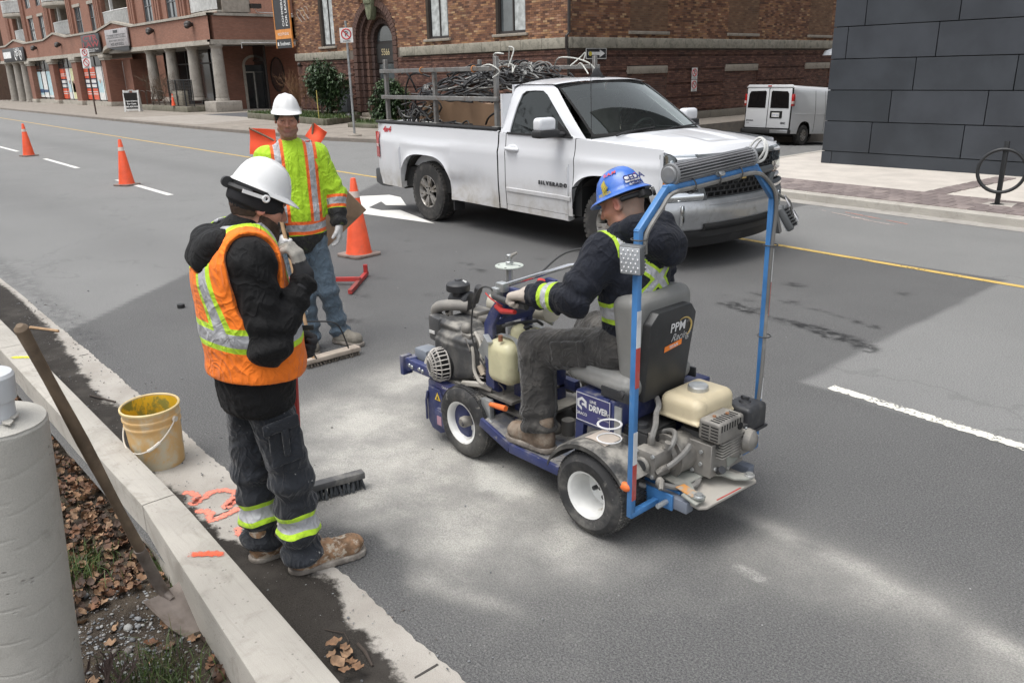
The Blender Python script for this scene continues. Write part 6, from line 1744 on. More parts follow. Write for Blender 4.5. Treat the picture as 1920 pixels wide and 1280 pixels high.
# seat
import functools
def sdf_mesh(name,fn,lo,hi,h,mats,parent=None,attrs=None,midx=None,flip=None,colour=None):
 """mesh the zero level of a signed distance function, block-culled so that fine cells stay cheap"""
 import openvdb
 lo=np.array(lo,float); n=np.ceil((np.array(hi)-lo)/h).astype(int); B=8
 nb=np.ceil(n/B).astype(int); n=nb*B
 cx=[lo[k]+(np.arange(nb[k])+.5)*B*h for k in range(3)]
 Cg=np.stack(np.meshgrid(*cx,indexing='ij'),-1).reshape(-1,3)
 dc=fn(Cg); act=np.abs(dc)<B*h*1.05
 big=4*h
 F_=np.where(dc>0,big,-big).astype(np.float32)
 A=np.repeat(np.repeat(np.repeat(F_.reshape(nb),B,0),B,1),B,2)
 off=(np.stack(np.meshgrid(*[np.arange(B)]*3,indexing='ij'),-1).reshape(-1,3))*h
 idx=np.nonzero(act)[0]; bi=np.stack(np.unravel_index(idx,nb),-1)
 for s0 in range(0,len(idx),400):
  bb_=bi[s0:s0+400]
  P=(lo+bb_[:,None,:]*B*h+off[None]).reshape(-1,3)
  d=np.clip(fn(P),-big,big).astype(np.float32).reshape(-1,B,B,B)
  for k,(a,b2,c)in enumerate(bb_):A[a*B:a*B+B,b2*B:b2*B+B,c*B:c*B+B]=d[k]
 A[0]=big; A[-1]=big; A[:,0]=big; A[:,-1]=big; A[:,:,0]=big; A[:,:,-1]=big
 g=openvdb.FloatGrid(big); g.copyFromArray(A); g.gridClass=openvdb.GridClass.LEVEL_SET
 pts,quads=g.convertToQuads(0.0)
 V=np.asarray(pts,float)*h+lo; Q=np.asarray(quads,np.int32)[:,::-1]
 a_=attrs(V)if attrs else None
 if flip:V=V*np.array(flip); Q=Q[:,::-1]
 # outward orientation check on the signed volume
 v0,v1,v2=V[Q[:,0]],V[Q[:,1]],V[Q[:,2]]
 if(v0*np.cross(v1,v2)).sum()<0:Q=Q[:,::-1]
 mi=midx(V[Q].mean(1))if midx else None
 return np_mesh(name,V,Q,mats,parent,a_,colour(V)if colour else None,True,mi)
def smin(a,b2,k):
 hh=np.clip(.5+.5*(b2-a)/k,0,1); return b2*(1-hh)+a*hh-k*hh*(1-hh)
def smax(a,b2,k):return-smin(-a,-b2,k)
def d_cap(P,a,b2,ra,rb,ax=None,fl=1.0):
 a=np.asarray(a,float); b2=np.asarray(b2,float); ab=b2-a
 t=np.clip(((P-a)@ab)/max(1e-9,ab@ab),0,1); q=P-a-t[:,None]*ab
 if ax is not None:
  ax=np.asarray(ax,float)/np.linalg.norm(ax); c=q@ax; q=q+np.outer(c*(1/fl-1),ax)
  return(np.sqrt((q*q).sum(1))-(ra+(rb-ra)*t))*min(1,fl)
 return np.sqrt((q*q).sum(1))-(ra+(rb-ra)*t)
def d_ell(P,c,r,R=None):
 p=P-np.asarray(c,float)
 if R is not None:p=p@np.asarray(R,float)
 r=np.asarray(r,float); k0=np.sqrt(((p/r)**2).sum(1)); k1=np.sqrt(((p/r**2)**2).sum(1))+1e-9
 return k0*(k0-1)/k1
def d_box(P,c,hs,r=.02,R=None):
 p=P-np.asarray(c,float)
 if R is not None:p=p@np.asarray(R,float)
 q=np.abs(p)-(np.asarray(hs,float)-r)
 return np.sqrt((np.maximum(q,0)**2).sum(1))+np.minimum(q.max(1),0)-r
def rotm(ax,deg):return np.array(Matrix.Rotation(radians(deg),3,ax))
RB=rotm('Y',6) # backrest leans back
FL=(1,-1,1)
def f_cush(P):
 d=d_box(P,(.125,.41,.685),(.20,.245,.058),.05,rotm('Y',-4)); return d-.006*np.cos((P[:,1]-.41)*14)*(P[:,2]>.69)
st=sdf_mesh('seat_cushion',f_cush,(-.15,.1,.58),(.4,.72,.8),.009,vinyl,gm,flip=FL)
def f_back(P):
 w=.175+.02*np.clip((P[:,2]-.6)/.5,0,1)
 p=P.copy(); p[:,1]=(p[:,1]-.41)/w*.175+.41
 return smax(d_box(p,(-.025,.405,.845),(.085,.19,.255),.055,RB),-(p[:,0]+(p[:,2]-.85)*.105+.068),.012)
sdf_mesh('seat_backrest',f_back,(-.2,.15,.55),(.12,.68,1.18),.009,vinyl,gm,flip=FL)
m=MR(); bx=lambda z:-.078-(z-.62)*.105
pol=[(-.15,.60),(.15,.60),(.165,.98),(.12,1.03),(-.12,1.03),(-.165,.98)]
m.add([(bx(z)-.012,.41+y,z)for y,z in pol]+[(bx(z)+.06,.41+y,z)for y,z in pol],[(0,1,2,3,4,5)[::-1]]+[(i,(i+1)%6,6+(i+1)%6,6+i)for i in range(6)])
sb_=m.build('seat_shell',seatbk,gm,bev=.008)
bu,bv=(0,-1,0),(-.105,0,1)
def btext(s,size,y,z,mat,**k):return text('lettering',s,size,(bx(z)-.014,-(.41+y),z),bu,Vector((-.105,0,1)),mat,sb_,off=.002,**k)
btext('PPM',.062,.03,.935,mw,bold=.0012); btext('Racing',.052,.055,.885,M('script grey',(.42,.42,.42),.5),shear=.45,bold=.0004); btext('LTD',.016,.105,.95,MATS['script grey'])
m=MR(); m.tube([(bx(.93)-.016,.41+.075+.055*cos(a),.925+.045*sin(a))for a in np.linspace(-1.2,2.2,14)],[.001+.004*sin(pi*i/13)for i in range(14)],5); m.build('logo_swoosh',M('gold print',(.50,.36,.12),.5),sb_)
m=MR(); P4=[(-.05,.825),(.075,.84),(.075,.868),(-.05,.853)]; m.add([(bx(z)-.0145,.41+y,z)for y,z in P4],[(3,2,1,0)]); m.build('orange_sticker',M('orange sticker',(.80,.22,.03),.5),sb_)
text('lettering','TITAN',.022,(bx(.846)-.016,-(.41+.013),.846),(0,-1,.12),Vector((-.105,.12,1)),mw,sb_,off=.0015,bold=.0006)
part('seat_hinge',dkpl,lambda m:(m.box((.0,.165,.645),(.17,.012,.05)),m.box((.0,.655,.645),(.17,.012,.05)),m.cyl((-.04,.15,.66),(-.04,.17,.66),.018,n=12)),bev=.004)
part('seat_lever',vinyl,lambda m:m.bar((.30,.62,.63),(.38,.60,.585),.03,.06),bev=.008)
# --- roll frame of light blue square tube with tape and lights
def sq(m,pts,w=.029):
 for i,(a,b2)in enumerate(zip(pts[:-1],pts[1:])):
  a=Vector(a); b2=Vector(b2); d=(b2-a).normalized()
  m.bar(a-d*(w*.40 if i else 0),b2+d*(w*.40 if i<len(pts)-2 else 0),w,w-.0008*i,(1,0,0))
rf=part('roll_frame',rblue,lambda m:sq(m,[(-.25,.225,.205),(-.25,-.008,.205),(-.25,-.01,1.45),(-.25,.15,1.595),(-.25,.78,1.622),(-.25,.945,1.475),(-.25,.965,.21),(-.25,.68,.21)]),bev=.004)
m=MR(); m.bar((-.34,.228,.225),(-.14,.228,.225),.022,.075,(0,0,1)); m.bar((-.34,.17,.225),(-.14,.17,.225),.012,.075); m.build('clamp_plate',rblue,rf,bev=.003)
m=MR()
for x in(-.31,-.17):m.cyl((x,.10,.225),(x,.165,.225),.012,n=8)
m.cyl((-.17,.155,.23),(-.17,.135,.23),.02,n=6); m.build('bolt',silver,rf)
for y,zz in((-.0088,((1.20,1.05,0),(1.05,.90,1),(.76,.59,0),(.59,.27,0))),(.958,((1.23,1.07,0),(1.07,.90,1),(.58,.47,0)))):
 if y<.5:zz=((1.13,.975,0),(.975,.80,1),(.60,.45,0),(.45,.28,1))
 for a,b2,k in zz:
  m=MR(); m.bb(-.2662,-.2640,y-.0125,y+.0125,b2,a); m.build('reflective_tape',tape_r if k else tape_w,rf)
m=MR(); m.tube(catmull([Vector(p)for p in((-.268,.012,1.36),(-.27,.015,1.44),(-.27,.10,1.525),(-.27,.17,1.578),(-.272,.35,1.588),(-.27,.55,1.598),(-.272,.75,1.604),(-.272,.86,1.56),(-.272,.945,1.46),(-.268,.943,1.2),(-.266,.948,.9),(-.268,.945,.6),(-.262,.935,.35))],4),.0095,6); m.build('cable_sleeve',hose,rf)
m=MR()
for y,z in((.30,1.60),(.47,1.61),(.63,1.618)):m.torus((-.255,y,z-.006),(0,1,.04),.032,.003,14,5)
m.torus((-.255,.957,1.25),(0,0,1),.032,.003,14,5); m.torus((-.255,.962,.80),(0,0,1),.032,.003,14,5); m.torus((-.255,-.01,1.42),(0,0,1),.032,.003,14,5); m.build('cable_tie',wirem,rf)
# work lamp on the left post, lens outwards
Rl=Matrix.Rotation(radians(74),3,'Z')@Matrix.Rotation(radians(-8),3,'Y')
def lamp(y,z,R_,nm,fins):
 m=MR(); m.box((-.25,y,z),(.036,.098,.122),R_); l_=m.build('work_lamp',M('lamp housing grey',(.10,.105,.108),.5),gm,bev=.012,seg=3)
 m=MR(); m.box(Vector((-.25,y,z))+R_@Vector((-.019,0,0)),(.004,.084,.108),R_); m.build('lens',ledm,l_,bev=.002)
 m=MR()
 for i in range(4):
  for j in range(6):m.ell(Vector((-.25,y,z))+R_@Vector((-.0215,-.030+.0195*i+(.005 if j%2 else-.005),-.043+.0172*j)),(.003,.0045,.0045),None,8,5)
 m.build('led',M('led white',(.8,.8,.8),.2),l_)
 m=MR()
 for i in range(7):m.box(Vector((-.25,y,z))+R_@Vector((.024,0,-.047+.0157*i)),(.024,.086,.005),R_)
 m.build('cooling_fins',M('lamp housing grey',(.1,.1,.1)),l_)
 return l_
lamp(-.045,1.345,Rl,'a',True)
Rr=Matrix.Rotation(radians(150),3,'Z')@Matrix.Rotation(radians(-32),3,'Y')
lr=lamp(1.075,1.36,Rr,'b',True)
m=MR()
for r_ in(.02,.035,.05,.065):
 for c in(-.035,.045):m.tube([Vector((-.25,1.075,1.36))+Rr@Vector((.047,r_*cos(a)*.9,c+r_*sin(a)*.8))for a in np.linspace(0,pi,10)],.003,4)
m.build('ring_fins',M('bright fin',(.35,.35,.36),.4,.5),lr)
m=MR(); m.tube(catmull([Vector(p)for p in((-.25,.95,1.5),(-.25,1.02,1.47),(-.26,1.08,1.44),(-.27,1.10,1.38),(-.29,1.085,1.34))],4),.007,6); m.bar((-.25,.97,1.40),(-.25,1.02,1.30),.03,.02); m.build('bracket',hose,lr)
# finned light bar on top of the frame
m=MR(); m.lathe((-.235,.195,1.645),(0,1,.045),[(.033,0),(.033,.55)],20); lb=m.build('light_bar',wirem,gm)
fin_m=M('bright fin',(.35,.35,.36),.4,.5)
for k in range(13):
 a=radians(72+17*k); d=Vector((cos(a),0,sin(a))); m=MR(); p=Vector((-.235,.205,1.645))+d*.036
 m.bar(p,p+Vector((0,.54,.0245)),.0040,.015,d); m.build('cooling_fin',fin_m,lb)
for y,dz in((.190,0),(.738,.0247)):
 m=MR(); m.lathe((-.235,y,1.645+dz),(0,1,.045),[(.044,0),(.046,.012),(.040,.018)],24); m.lathe((-.235,y-.002,1.645+dz),(0,-1,-.045),[(.036,0),(.031,.006),(0,.008)],20); m.build('end_cap',M('end cap grey',(.20,.205,.21),.45),lb)
m=MR(); m.box((-.245,.49,1.628),(.05,.06,.016)); m.cyl((-.27,.47,1.625),(-.27,.51,1.625),.012,n=10); m.build('bracket',silver,lb,bev=.003)
m=MR(); m.tube(catmull([Vector(p)for p in((-.24,.76,1.64),(-.29,.78,1.66),(-.29,.80,1.72),(-.25,.80,1.75),(-.21,.79,1.70),(-.24,.78,1.63))],4),.006,5); m.tube(catmull([Vector(p)for p in((-.245,.77,1.63),(-.30,.765,1.70),(-.27,.79,1.745),(-.22,.80,1.69))],4),.005,5); m.build('cable_knot',M('pale cable tie',(.5,.5,.48),.5),lb)
# --- rear engine group
def f_tank(P):
 d=d_box(P,(-.205,.505,.57),(.112,.148,.066),.042)
 lip=d_box(P,(-.205,.505,.53),(.119,.155,.008),.007)
 return smin(d,lip,.008)
ft=sdf_mesh('fuel_tank',f_tank,(-.4,.28,.46),(.0,.74,.68),.0075,creamt,gm,flip=FL)
m=MR(); m.lathe((-.21,.50,.628),(0,0,1),[(.048,0),(.048,.026),(.044,.032),(.0,.036)],28); m.build('filler_cap',silver,ft,ang=30)
mf=part('muffler',cast,lambda m:m.box((-.375,.455,.520),(.115,.19,.10)),bev=.014,seg=3)
m=MR()
for k in range(8):m.box((-.375-.02,.375+.02*k,.5712),(.045,.006,.002)); m.box((-.4335,.375+.02*k,.545),(.002,.006,.03))
for k in range(5):
 for j in range(2):m.box((-.375-.02+.0*k,.359,.49+.014*k),(.0,.0,.0))if False else m.box((-.405+.048*j,.3592,.488+.015*k),(.038,.002,.005))
m.build('vent_slot',M('panel gap black',(.006,.006,.006)),mf)
m=MR(); m.cyl((-.438,.515,.52),(-.42,.515,.52),.017,n=14); m.build('exhaust_hole',M('panel gap black',(0,0,0)),mf)
for y,x in((.42,-.36),(.49,-.38)):
 m=MR(); m.lathe((x,y,.570),(0,0,1),[(.009,0),(.008,.006),(0,.007)],10); m.build('bolt',M('rust spot',(.25,.12,.06),.7),mf)
part('muffler_outlet',cast,lambda m:(m.prism([(-.06,0),(.05,.02),(.06,-.06),(.02,-.12),(-.05,-.09)],(-.42,.53,.46),(0,1,0),(0,0,1),(.05,0,0)),),bev=.012)
af=part('air_filter',dkpl,lambda m:m.box((-.335,.71,.488),(.145,.155,.125)),bev=.022,seg=4)
m=MR(); m.box((-.335,.71,.43),(.152,.162,.012)); m.lathe((-.33,.71,.548),(0,0,1),[(.030,0),(.026,.012),(.012,.014),(.012,.026),(0,.028)],16); m.bar((-.35,.71,.570),(-.31,.71,.570),.012,.014); m.build('lid_knob',dkpl,af)
def block(m):
 m.box((-.28,.50,.37),(.22,.26,.16)); m.box((-.36,.50,.43),(.10,.16,.10))
 for k in range(7):m.box((-.36,.50,.385+.014*k),(.13,.19,.006))
 m.box((-.30,.66,.38),(.16,.07,.14)); m.cyl((-.30,.69,.38),(-.30,.72,.38),.07,n=20); m.box((-.40,.58,.40),(.05,.06,.07))
part('rear_engine',cast,block,bev=.006,seg=1)
part('recoil_cover',cast,lambda m:(m.lathe((-.42,.60,.42),(-1,.2,0),[(.055,0),(.05,.03),(.03,.045),(0,.05)],18)),)
part('bell_housing',cast,lambda m:(m.lathe((-.205,.27,.37),(-.14,1,0),[(.060,0),(.078,.02),(.092,.03),(.094,.15),(.086,.165),(.07,.19)],32),m.lathe((-.205,.278,.37),(-.14,1,0),[(.102,.008),(.102,.02)],32)))
hp=part('hydraulic_pump',cast,lambda m:(m.box((-.195,.205,.375),(.115,.12,.125)),m.lathe((-.19,.14,.37),(0,-1,0),[(.042,0),(.04,.012),(.02,.02),(0,.02)],20)),bev=.012)
m=MR(); m.lathe((-.19,.128,.37),(0,-1,0),[(.030,0),(.030,.01),(.018,.012),(0,.012)],18); m.build('plug',dkpl,hp)
for dx,dz in((-.045,.05),(.045,.05),(-.045,-.05),(.045,-.05)):
 m=MR(); m.lathe((-.195+dx,.145,.375+dz),(0,-1,0),[(.010,0),(.009,.007),(0,.008)],8); m.build('bolt',silver,hp)
def hoses(m):
 for P,r_ in((((-.17,.22,.44),(-.19,.20,.49),(-.175,.24,.53),(-.13,.30,.55),(-.12,.33,.58),(-.08,.36,.60)),.014),(((-.24,.23,.42),(-.27,.24,.46),(-.24,.30,.49),(-.17,.33,.47),(-.12,.30,.44)),.012),(((-.26,.16,.35),(-.30,.20,.39),(-.31,.27,.42),(-.30,.33,.44)),.013),(((-.05,.12,.33),(-.12,.10,.30),(-.2,.14,.27),(-.1,.2,.26)),.012)):
  m.tube(catmull([Vector(p)for p in P],4),r_,7)
part('hydraulic_hose',hose,hoses)
def fittings(m):
 for p,d in(((-.17,.22,.435),(0,0,1)),((-.24,.23,.42),(-.3,0,1)),((-.26,.16,.35),(-.6,.3,.6))):
  d=Vector(d).normalized(); p=Vector(p); m.cyl(p,p+d*.03,.018,n=6); m.cyl(p+d*.03,p+d*.055,.015,n=12)
 m.cyl((-.29,.15,.33),(-.31,.12,.30),.012,n=8); m.ell((-.28,.15,.31),(.02,.02,.03)); m.cyl((-.03,.09,.36),(.0,.12,.35),.018,n=10)
part('hose_fitting',cast,fittings)
bt=part('battery',M('battery black',(.028,.028,.028),.5,dirt=(.17,.155,.13),dthr=(.48,.75),ds=6),lambda m:(m.box((-.085,.315,.405),(.14,.22,.145)),m.box((-.085,.315,.484),(.135,.21,.012))),bev=.008)
m=MR(); m.box((-.1565,.335,.41),(.002,.13,.085)); lbm=m.build('label',M('battery label',(.05,.05,.05),.4),bt)
for k,s_ in enumerate(('DANGER ACID','EXPLOSIVE GAS','KEEP SPARKS AWAY')):text('lettering',s_,.016,(-.158,-.335,.432-.024*k),(0,-1,0),(0,0,1),M('faded print',(.30,.29,.27),.6),lbm,off=.0008)
m=MR(); m.lathe((-.09,.25,.488),(0,0,1),[(.032,0),(.030,.02),(.022,.024),(0,.026)],14); m.cyl((-.06,.39,.485),(-.06,.39,.51),.014,n=8); m.build('terminal_cap',dkpl,bt)
part('rear_back_plate',navyb,lambda m:m.bb(.13,.14,.30,.76,.47,.64))
# mounting plate and hitch yoke at the rear
part('rear_plate',beige,lambda m:m.prism([(-.10,.25),(-.46,.19),(-.485,.22),(-.50,.58),(-.47,.605),(-.10,.60)],(0,0,.232),(1,0,0),(0,1,0),(0,0,.014)),bev=.004)
m=MR(); m.prism([(-.475,.30),(-.485,.47),(-.492,.47),(-.482,.30)],(0,0,.2455),(1,0,0),(0,1,0),(0,0,.002)); m.build('red_edge',tape_r,gm)
yk=dusty('dusty green grey steel',(.24,.25,.225),.5,(.4,.7))
def yoke(m):
 m.prism([(-.16,.24),(-.30,.225),(-.40,.185),(-.455,.185),(-.475,.205),(-.465,.235),(-.40,.245),(-.345,.29),(-.345,.40),(-.40,.45),(-.46,.455),(-.50,.49),(-.515,.53),(-.50,.555),(-.465,.55),(-.44,.51),(-.36,.50),(-.16,.47)],(0,0,.277),(1,0,0),(0,1,0),(0,0,.012))
 m.bar((-.38,.205,.283),(-.46,.205,.262),.07,.012)
yo=part('hitch_yoke',yk,yoke,bev=.004)
m=MR(); m.bar((-.335,.222,.2915),(-.435,.205,.288),.05,.003); m.build('orange_patch',M('worn orange paint',(.55,.24,.05),.6,dirt=(.3,.3,.27),dthr=(.45,.6),ds=14),yo)
for x,y in((-.448,.208),(-.492,.528)):
 m=MR(); m.lathe((x,y,.286),(0,0,1),[(.024,0),(.024,.006),(.016,.008),(.016,.016),(0,.017)],16); m.build('bolt',silver,yo)
# --- front grinding unit
part('front_frame',navyb,lambda m:(m.bb(1.30,1.60,.10,.15,.375,.435),m.bb(1.56,1.62,.102,.52,.36,.44),m.bb(.62,1.55,.545,.59,.37,.43)),bev=.006)
part('front_frame_lug',navyb,lambda m:m.bb(1.60,1.635,.085,.155,.33,.45),bev=.005)
for k,x in enumerate((1.55,1.525,1.45,1.42,1.34)):
 m=MR(); m.lathe((x,.098,.405-.005*(k%2)),(0,-1,0),[(.012,0),(.010,.006),(0,.007)],10); m.build('bolt',silver,gm)
sk=part('cutter_housing',navyb,lambda m:(m.bb(1.02,1.39,.105,.55,.10,.37),),bev=.02,seg=2)
m=MR(); m.prism([(1.36,.33),(1.375,.26),(1.375,.12),(1.34,.07),(1.26,.06),(1.22,.08),(1.22,.26),(1.26,.33)],(0,.09,0),(1,0,0),(0,0,1),(0,.014,0)); m.build('cutter_door',navyb,sk,bev=.005)
m=MR(); m.tube([(1.36,.085,.30),(1.375,.082,.24),(1.375,.082,.12)],.008,6); m.box((1.235,.080,.165),(.085,.025,.10)); m.box((1.235,.083,.20),(.07,.022,.05)); m.build('door_latch',navyb,sk,bev=.008)
m=MR(); m.prism([(-.026,-.02),(.026,-.02),(0,.028)],(1.27,.0865,.285),(1,0,0),(0,0,1),(0,.002,0)); m.build('warning_triangle',M('warning yellow',(.65,.45,.04),.5),sk)
m=MR(); m.prism([(-.012,-.012),(.012,-.012),(0,.012)],(1.27,.0855,.282),(1,0,0),(0,0,1),(0,.001,0)); m.build('warning_mark',wirem,sk)
m=MR(); m.box((1.235,.066,.155),(.04,.002,.055)); m.build('decal',M('flag decal',(.35,.2,.25),.5),sk)
m=MR(); m.box((1.20,.103,.352),(.20,.003,.035)); lb2=m.build('model_label',M('panel violet navy',(.05,.05,.15)),sk)
text('lettering','GRINDLAZER',.022,(1.175,-.1005,.352),UX,UN,mw,lb2,off=.001)
part('front_deck',dusty('dusty deck',(.12,.115,.105),.7,(.3,.6)),lambda m:(m.bb(.70,1.12,.15,.58,.385,.40),m.bb(.60,.95,.2,.6,.30,.315)))
part('front_deck',MATS['dusty deck'],lambda m:m.bb(1.12,1.56,.152,.58,.36,.385))
part('deck_column',navyb,lambda m:(m.bb(.86,.93,.20,.26,.20,.62),m.bb(.72,.78,.24,.30,.22,.55),m.bb(.70,.76,.50,.56,.22,.6)),bev=.005)
part('lower_frame',navyb,lambda m:(m.bar((.95,.16,.17),(.55,.30,.17),.03,.05),m.bar((.95,.60,.17),(.55,.45,.17),.03,.05),m.bb(.48,.60,.28,.47,.14,.20),m.bb(.85,1.0,.12,.74,.19,.23)),bev=.004)
part('hitch_joint',cast,lambda m:(m.cyl((.50,.37,.12),(.50,.37,.30),.035,n=14),m.box((.66,.23,.25),(.10,.09,.09)),m.ell((.60,.34,.22),(.07,.06,.05))))
part('orange_lever',orange_p,lambda m:m.tube([(.83,.115,.365),(.745,.11,.375),(.70,.11,.38)],[.013,.016,.015],10))
part('lever_link',silver,lambda m:(m.bar((.93,.12,.37),(.80,.12,.375),.012,.012),m.box((.86,.12,.33),(.07,.03,.11)),m.bar((.88,.1,.28),(.80,.1,.27),.014,.014)),bev=.003)
# engine of the grinder
def f_shroud(P):
 d=d_box(P,(1.155,.30,.53),(.135,.15,.135),.06,rotm('Y',14))
 d=smin(d,d_box(P,(1.30,.30,.50),(.10,.14,.14),.05),.05)
 d=smin(d,d_box(P,(1.28,.33,.65),(.10,.14,.06),.03,rotm('Y',-6)),.03)
 return d-.004*np.sin(P[:,2]*130)*(P[:,1]<.2)*((P[:,2]>.6)&(P[:,2]<.72))
sdf_mesh('front_engine',f_shroud,(.95,.08,.33),(1.48,.52,.80),.0085,dkeng,gm,flip=FL)
gd=M('guard metal',(.42,.40,.37),.5,.3,dirt=(.3,.28,.25))
def guard(m):
 c=Vector((1.285,.140,.470)); ax=Vector((.35,-1,-.05)).normalized(); u=Vector((0,0,1)).cross(ax).normalized(); w=ax.cross(u)
 for r_,h in((.095,-.02),(.095,.03),(.078,.055),(.058,.068),(.040,.074)):m.torus(c+ax*h,ax,r_,.0042,30,5)
 for k in range(22):
  a=2*pi*k/22; d=u*cos(a)+w*sin(a); m.tube([c+d*.096-ax*.02,c+d*.096+ax*.03,c+d*.078+ax*.056,c+d*.04+ax*.075],.0035,4)
fg_=part('fan_guard',gd,guard)
m=MR(); c=Vector((1.285,.140,.470)); ax=Vector((.35,-1,-.05)).normalized(); m.lathe(c-ax*.05,ax,[(.094,0),(.09,.05),(.05,.07)],24); m.build('fan_dark',M('panel gap black',(0,0,0)),fg_)
m=MR(); m.lathe(c+ax*.02,ax,[(.038,0),(.038,.05),(.034,.056),(0,.058)],20); m.build('fan_hub',dkeng,fg_)
part('valve_cover',cast,lambda m:(m.box((1.03,.28,.62),(.10,.14,.10),Matrix.Rotation(radians(-25),3,'Y')),m.box((.97,.36,.55),(.08,.10,.12)),m.box((1.14,.44,.71),(.20,.15,.03),Matrix.Rotation(radians(5),3,'Y')),m.cyl((1.02,.3,.66),(1.0,.3,.70),.022,n=10),m.box((1.30,.42,.725),(.16,.12,.03))),bev=.012)
part('carburettor',cast,lambda m:(m.ell((1.13,.21,.70),(.035,.03,.035)),m.box((1.10,.20,.665),(.07,.05,.03)),m.box((1.0,.22,.50),(.05,.04,.08))),bev=.006)
can=part('air_cleaner',dkpl,lambda m:(m.lathe((1.44,.36,.775),(-1,.25,.05),[(.0,-.01),(.050,0),(.056,.02),(.056,.10),(.062,.105),(.062,.125),(.052,.135),(0,.14)],26),m.cyl((1.28,.40,.79),(1.235,.385,.86),.021,n=14),m.lathe((1.235,.385,.86),(-.5,-.15,.8),[(.023,0),(.023,.035),(.018,.04)],14)))
m=MR(); m.lathe((1.385,.36,.84),(0,0,1),[(.035,-.03),(.035,.0),(.068,.004),(.070,.008),(.070,.042),(.060,.050),(.030,.062),(.020,.064),(.018,.070),(0,.071)],32); m.build('pre_cleaner',dkpl,can,ang=30)
m=MR(); m.lathe((1.385,.36,.893),(0,0,1),[(.052,0),(.030,.012)],24,0,False,-.6,1.2); m.build('pre_cleaner_label',M('pale decal',(.6,.6,.58),.4),can)
m=MR(); m.tube(catmull([Vector(p)for p in((1.305,.36,.765),(1.36,.30,.772),(1.43,.27,.76),(1.485,.27,.73),(1.495,.28,.69),(1.485,.30,.65))],5),.033,12); m.build('intake_hose',dusty('dusty grey hose',(.20,.19,.175),.7,(.3,.6)),can)
part('side_cover',dkeng,lambda m:m.box((1.405,.23,.64),(.13,.09,.15),Matrix.Rotation(radians(10),3,'Z')),bev=.015)
m=MR(); m.box((1.415,.178,.625),(.05,.004,.018)); m.build('side_label',M('pale decal',(.6,.6,.58)),gm)
part('slotted_bracket',cast,lambda m:(m.bb(1.60,1.66,.46,.48,.44,.70),m.bar((1.63,.45,.70),(1.5,.42,.74),.03,.03),m.cyl((1.64,.44,.705),(1.64,.50,.705),.014,n=8)),bev=.006)
m=MR()
for k in range(4):m.tube([(1.645,.457,.52+.04*k),(1.615,.457,.54+.04*k)],.009,6)
m.build('slot',M('panel gap black',(0,0,0)),gm)
part('grey_module',dusty('dusty grey box',(.18,.20,.23),.5),lambda m:m.box((1.53,.22,.455),(.12,.11,.075)),bev=.012)
def eh(m):
 for P,r_ in((((1.09,.20,.66),(1.03,.17,.58),(1.0,.15,.50),(.93,.13,.46),(.89,.13,.46)),.010),(((1.07,.22,.69),(1.0,.2,.64),(.96,.17,.56),(.93,.16,.52)),.009),(((1.10,.15,.40),(1.02,.13,.425),(.93,.14,.44),(.88,.17,.42)),.018),(((1.48,.2,.47),(1.44,.14,.43),(1.40,.13,.40)),.012)):
  m.tube(catmull([Vector(p)for p in P],4),r_,7)
part('engine_hose',M('pale hose',(.36,.34,.30),.6,dirt=(.25,.23,.2)),eh)
r_e=random.Random(5)
def wires(m):
 for k in range(16):
  p=Vector((r_e.uniform(.88,1.05),r_e.uniform(.14,.3),r_e.uniform(.44,.62)))
  P=[p]
  for j in range(4):P.append(P[-1]+Vector((r_e.gauss(0,.05),r_e.gauss(0,.03),r_e.gauss(-.01,.05))))
  m.tube(catmull(P,4),.004,4)
part('engine_wiring',M('wire mix',(.22,.2,.18),.6,var=.6,vs=14),wires)
part('ignition_plug',M('cream cap',(.5,.42,.32),.5),lambda m:m.tube([(.95,.15,.545),(.92,.15,.50)],.018,10))
# vacuum duct across the back
part('vacuum_duct',dusty('dusty cream duct',(.48,.45,.37),.5,(.4,.8)),lambda m:m.tube([(1.36,.62,.72),(.92,.56,.79),(.80,.55,.80)],.066,18))
part('black_pipe',dkpl,lambda m:m.lathe((.93,.28,.60),(.05,0,1),[(.032,0),(.032,.10),(.036,.10),(.036,.17),(.03,.17),(.03,.12)],16))
# handle console
def upr(m,y):
 P=[(.86,.45),(.86,.80),(.80,.895),(.70,1.0),(.66,1.03)]; w=.034
 L_=[(x+w,z)for x,z in P]+[(x-w,z-.006)for x,z in reversed(P)]
 m.prism(L_,(0,y,0),(1,0,0),(0,0,1),(0,.03,0))
part('console_upright',navyb,lambda m:upr(m,.14),bev=.004); part('console_upright',navyb,lambda m:upr(m,.40),bev=.004)
part('console_panel',navyb,lambda m:(m.add([(.80,.17,.85),(.80,.41,.85),(.70,.41,.985),(.70,.17,.985),(.785,.17,.84),(.785,.41,.84),(.685,.41,.975),(.685,.17,.975)],[(0,3,2,1),(4,5,6,7),(0,1,5,4),(2,3,7,6),(1,2,6,5),(3,0,4,7)]),m.bb(.81,.87,.17,.41,.80,.83)))
part('tank_bracket',silver,lambda m:(m.bar((.92,.15,.60),(.84,.13,.69),.10,.008,(0,1,0)),m.bar((.87,.13,.74),(.80,.10,.72),.03,.012),m.bar((.87,.52,.76),(.80,.56,.72),.03,.012)))
hb_=part('handlebar',M('polished tube',(.72,.73,.74),.22,.9,var=.05),lambda m:m.tube([(.71,.10,1.035),(.715,.35,1.045),(.72,.60,1.055),(.70,.63,1.055)],.013,12))
m=MR(); m.box((.715,.12,1.03),(.06,.05,.05)); m.box((.735,.10,1.0),(.05,.05,.06)); m.build('handle_clamp',silver,hb_,bev=.01)
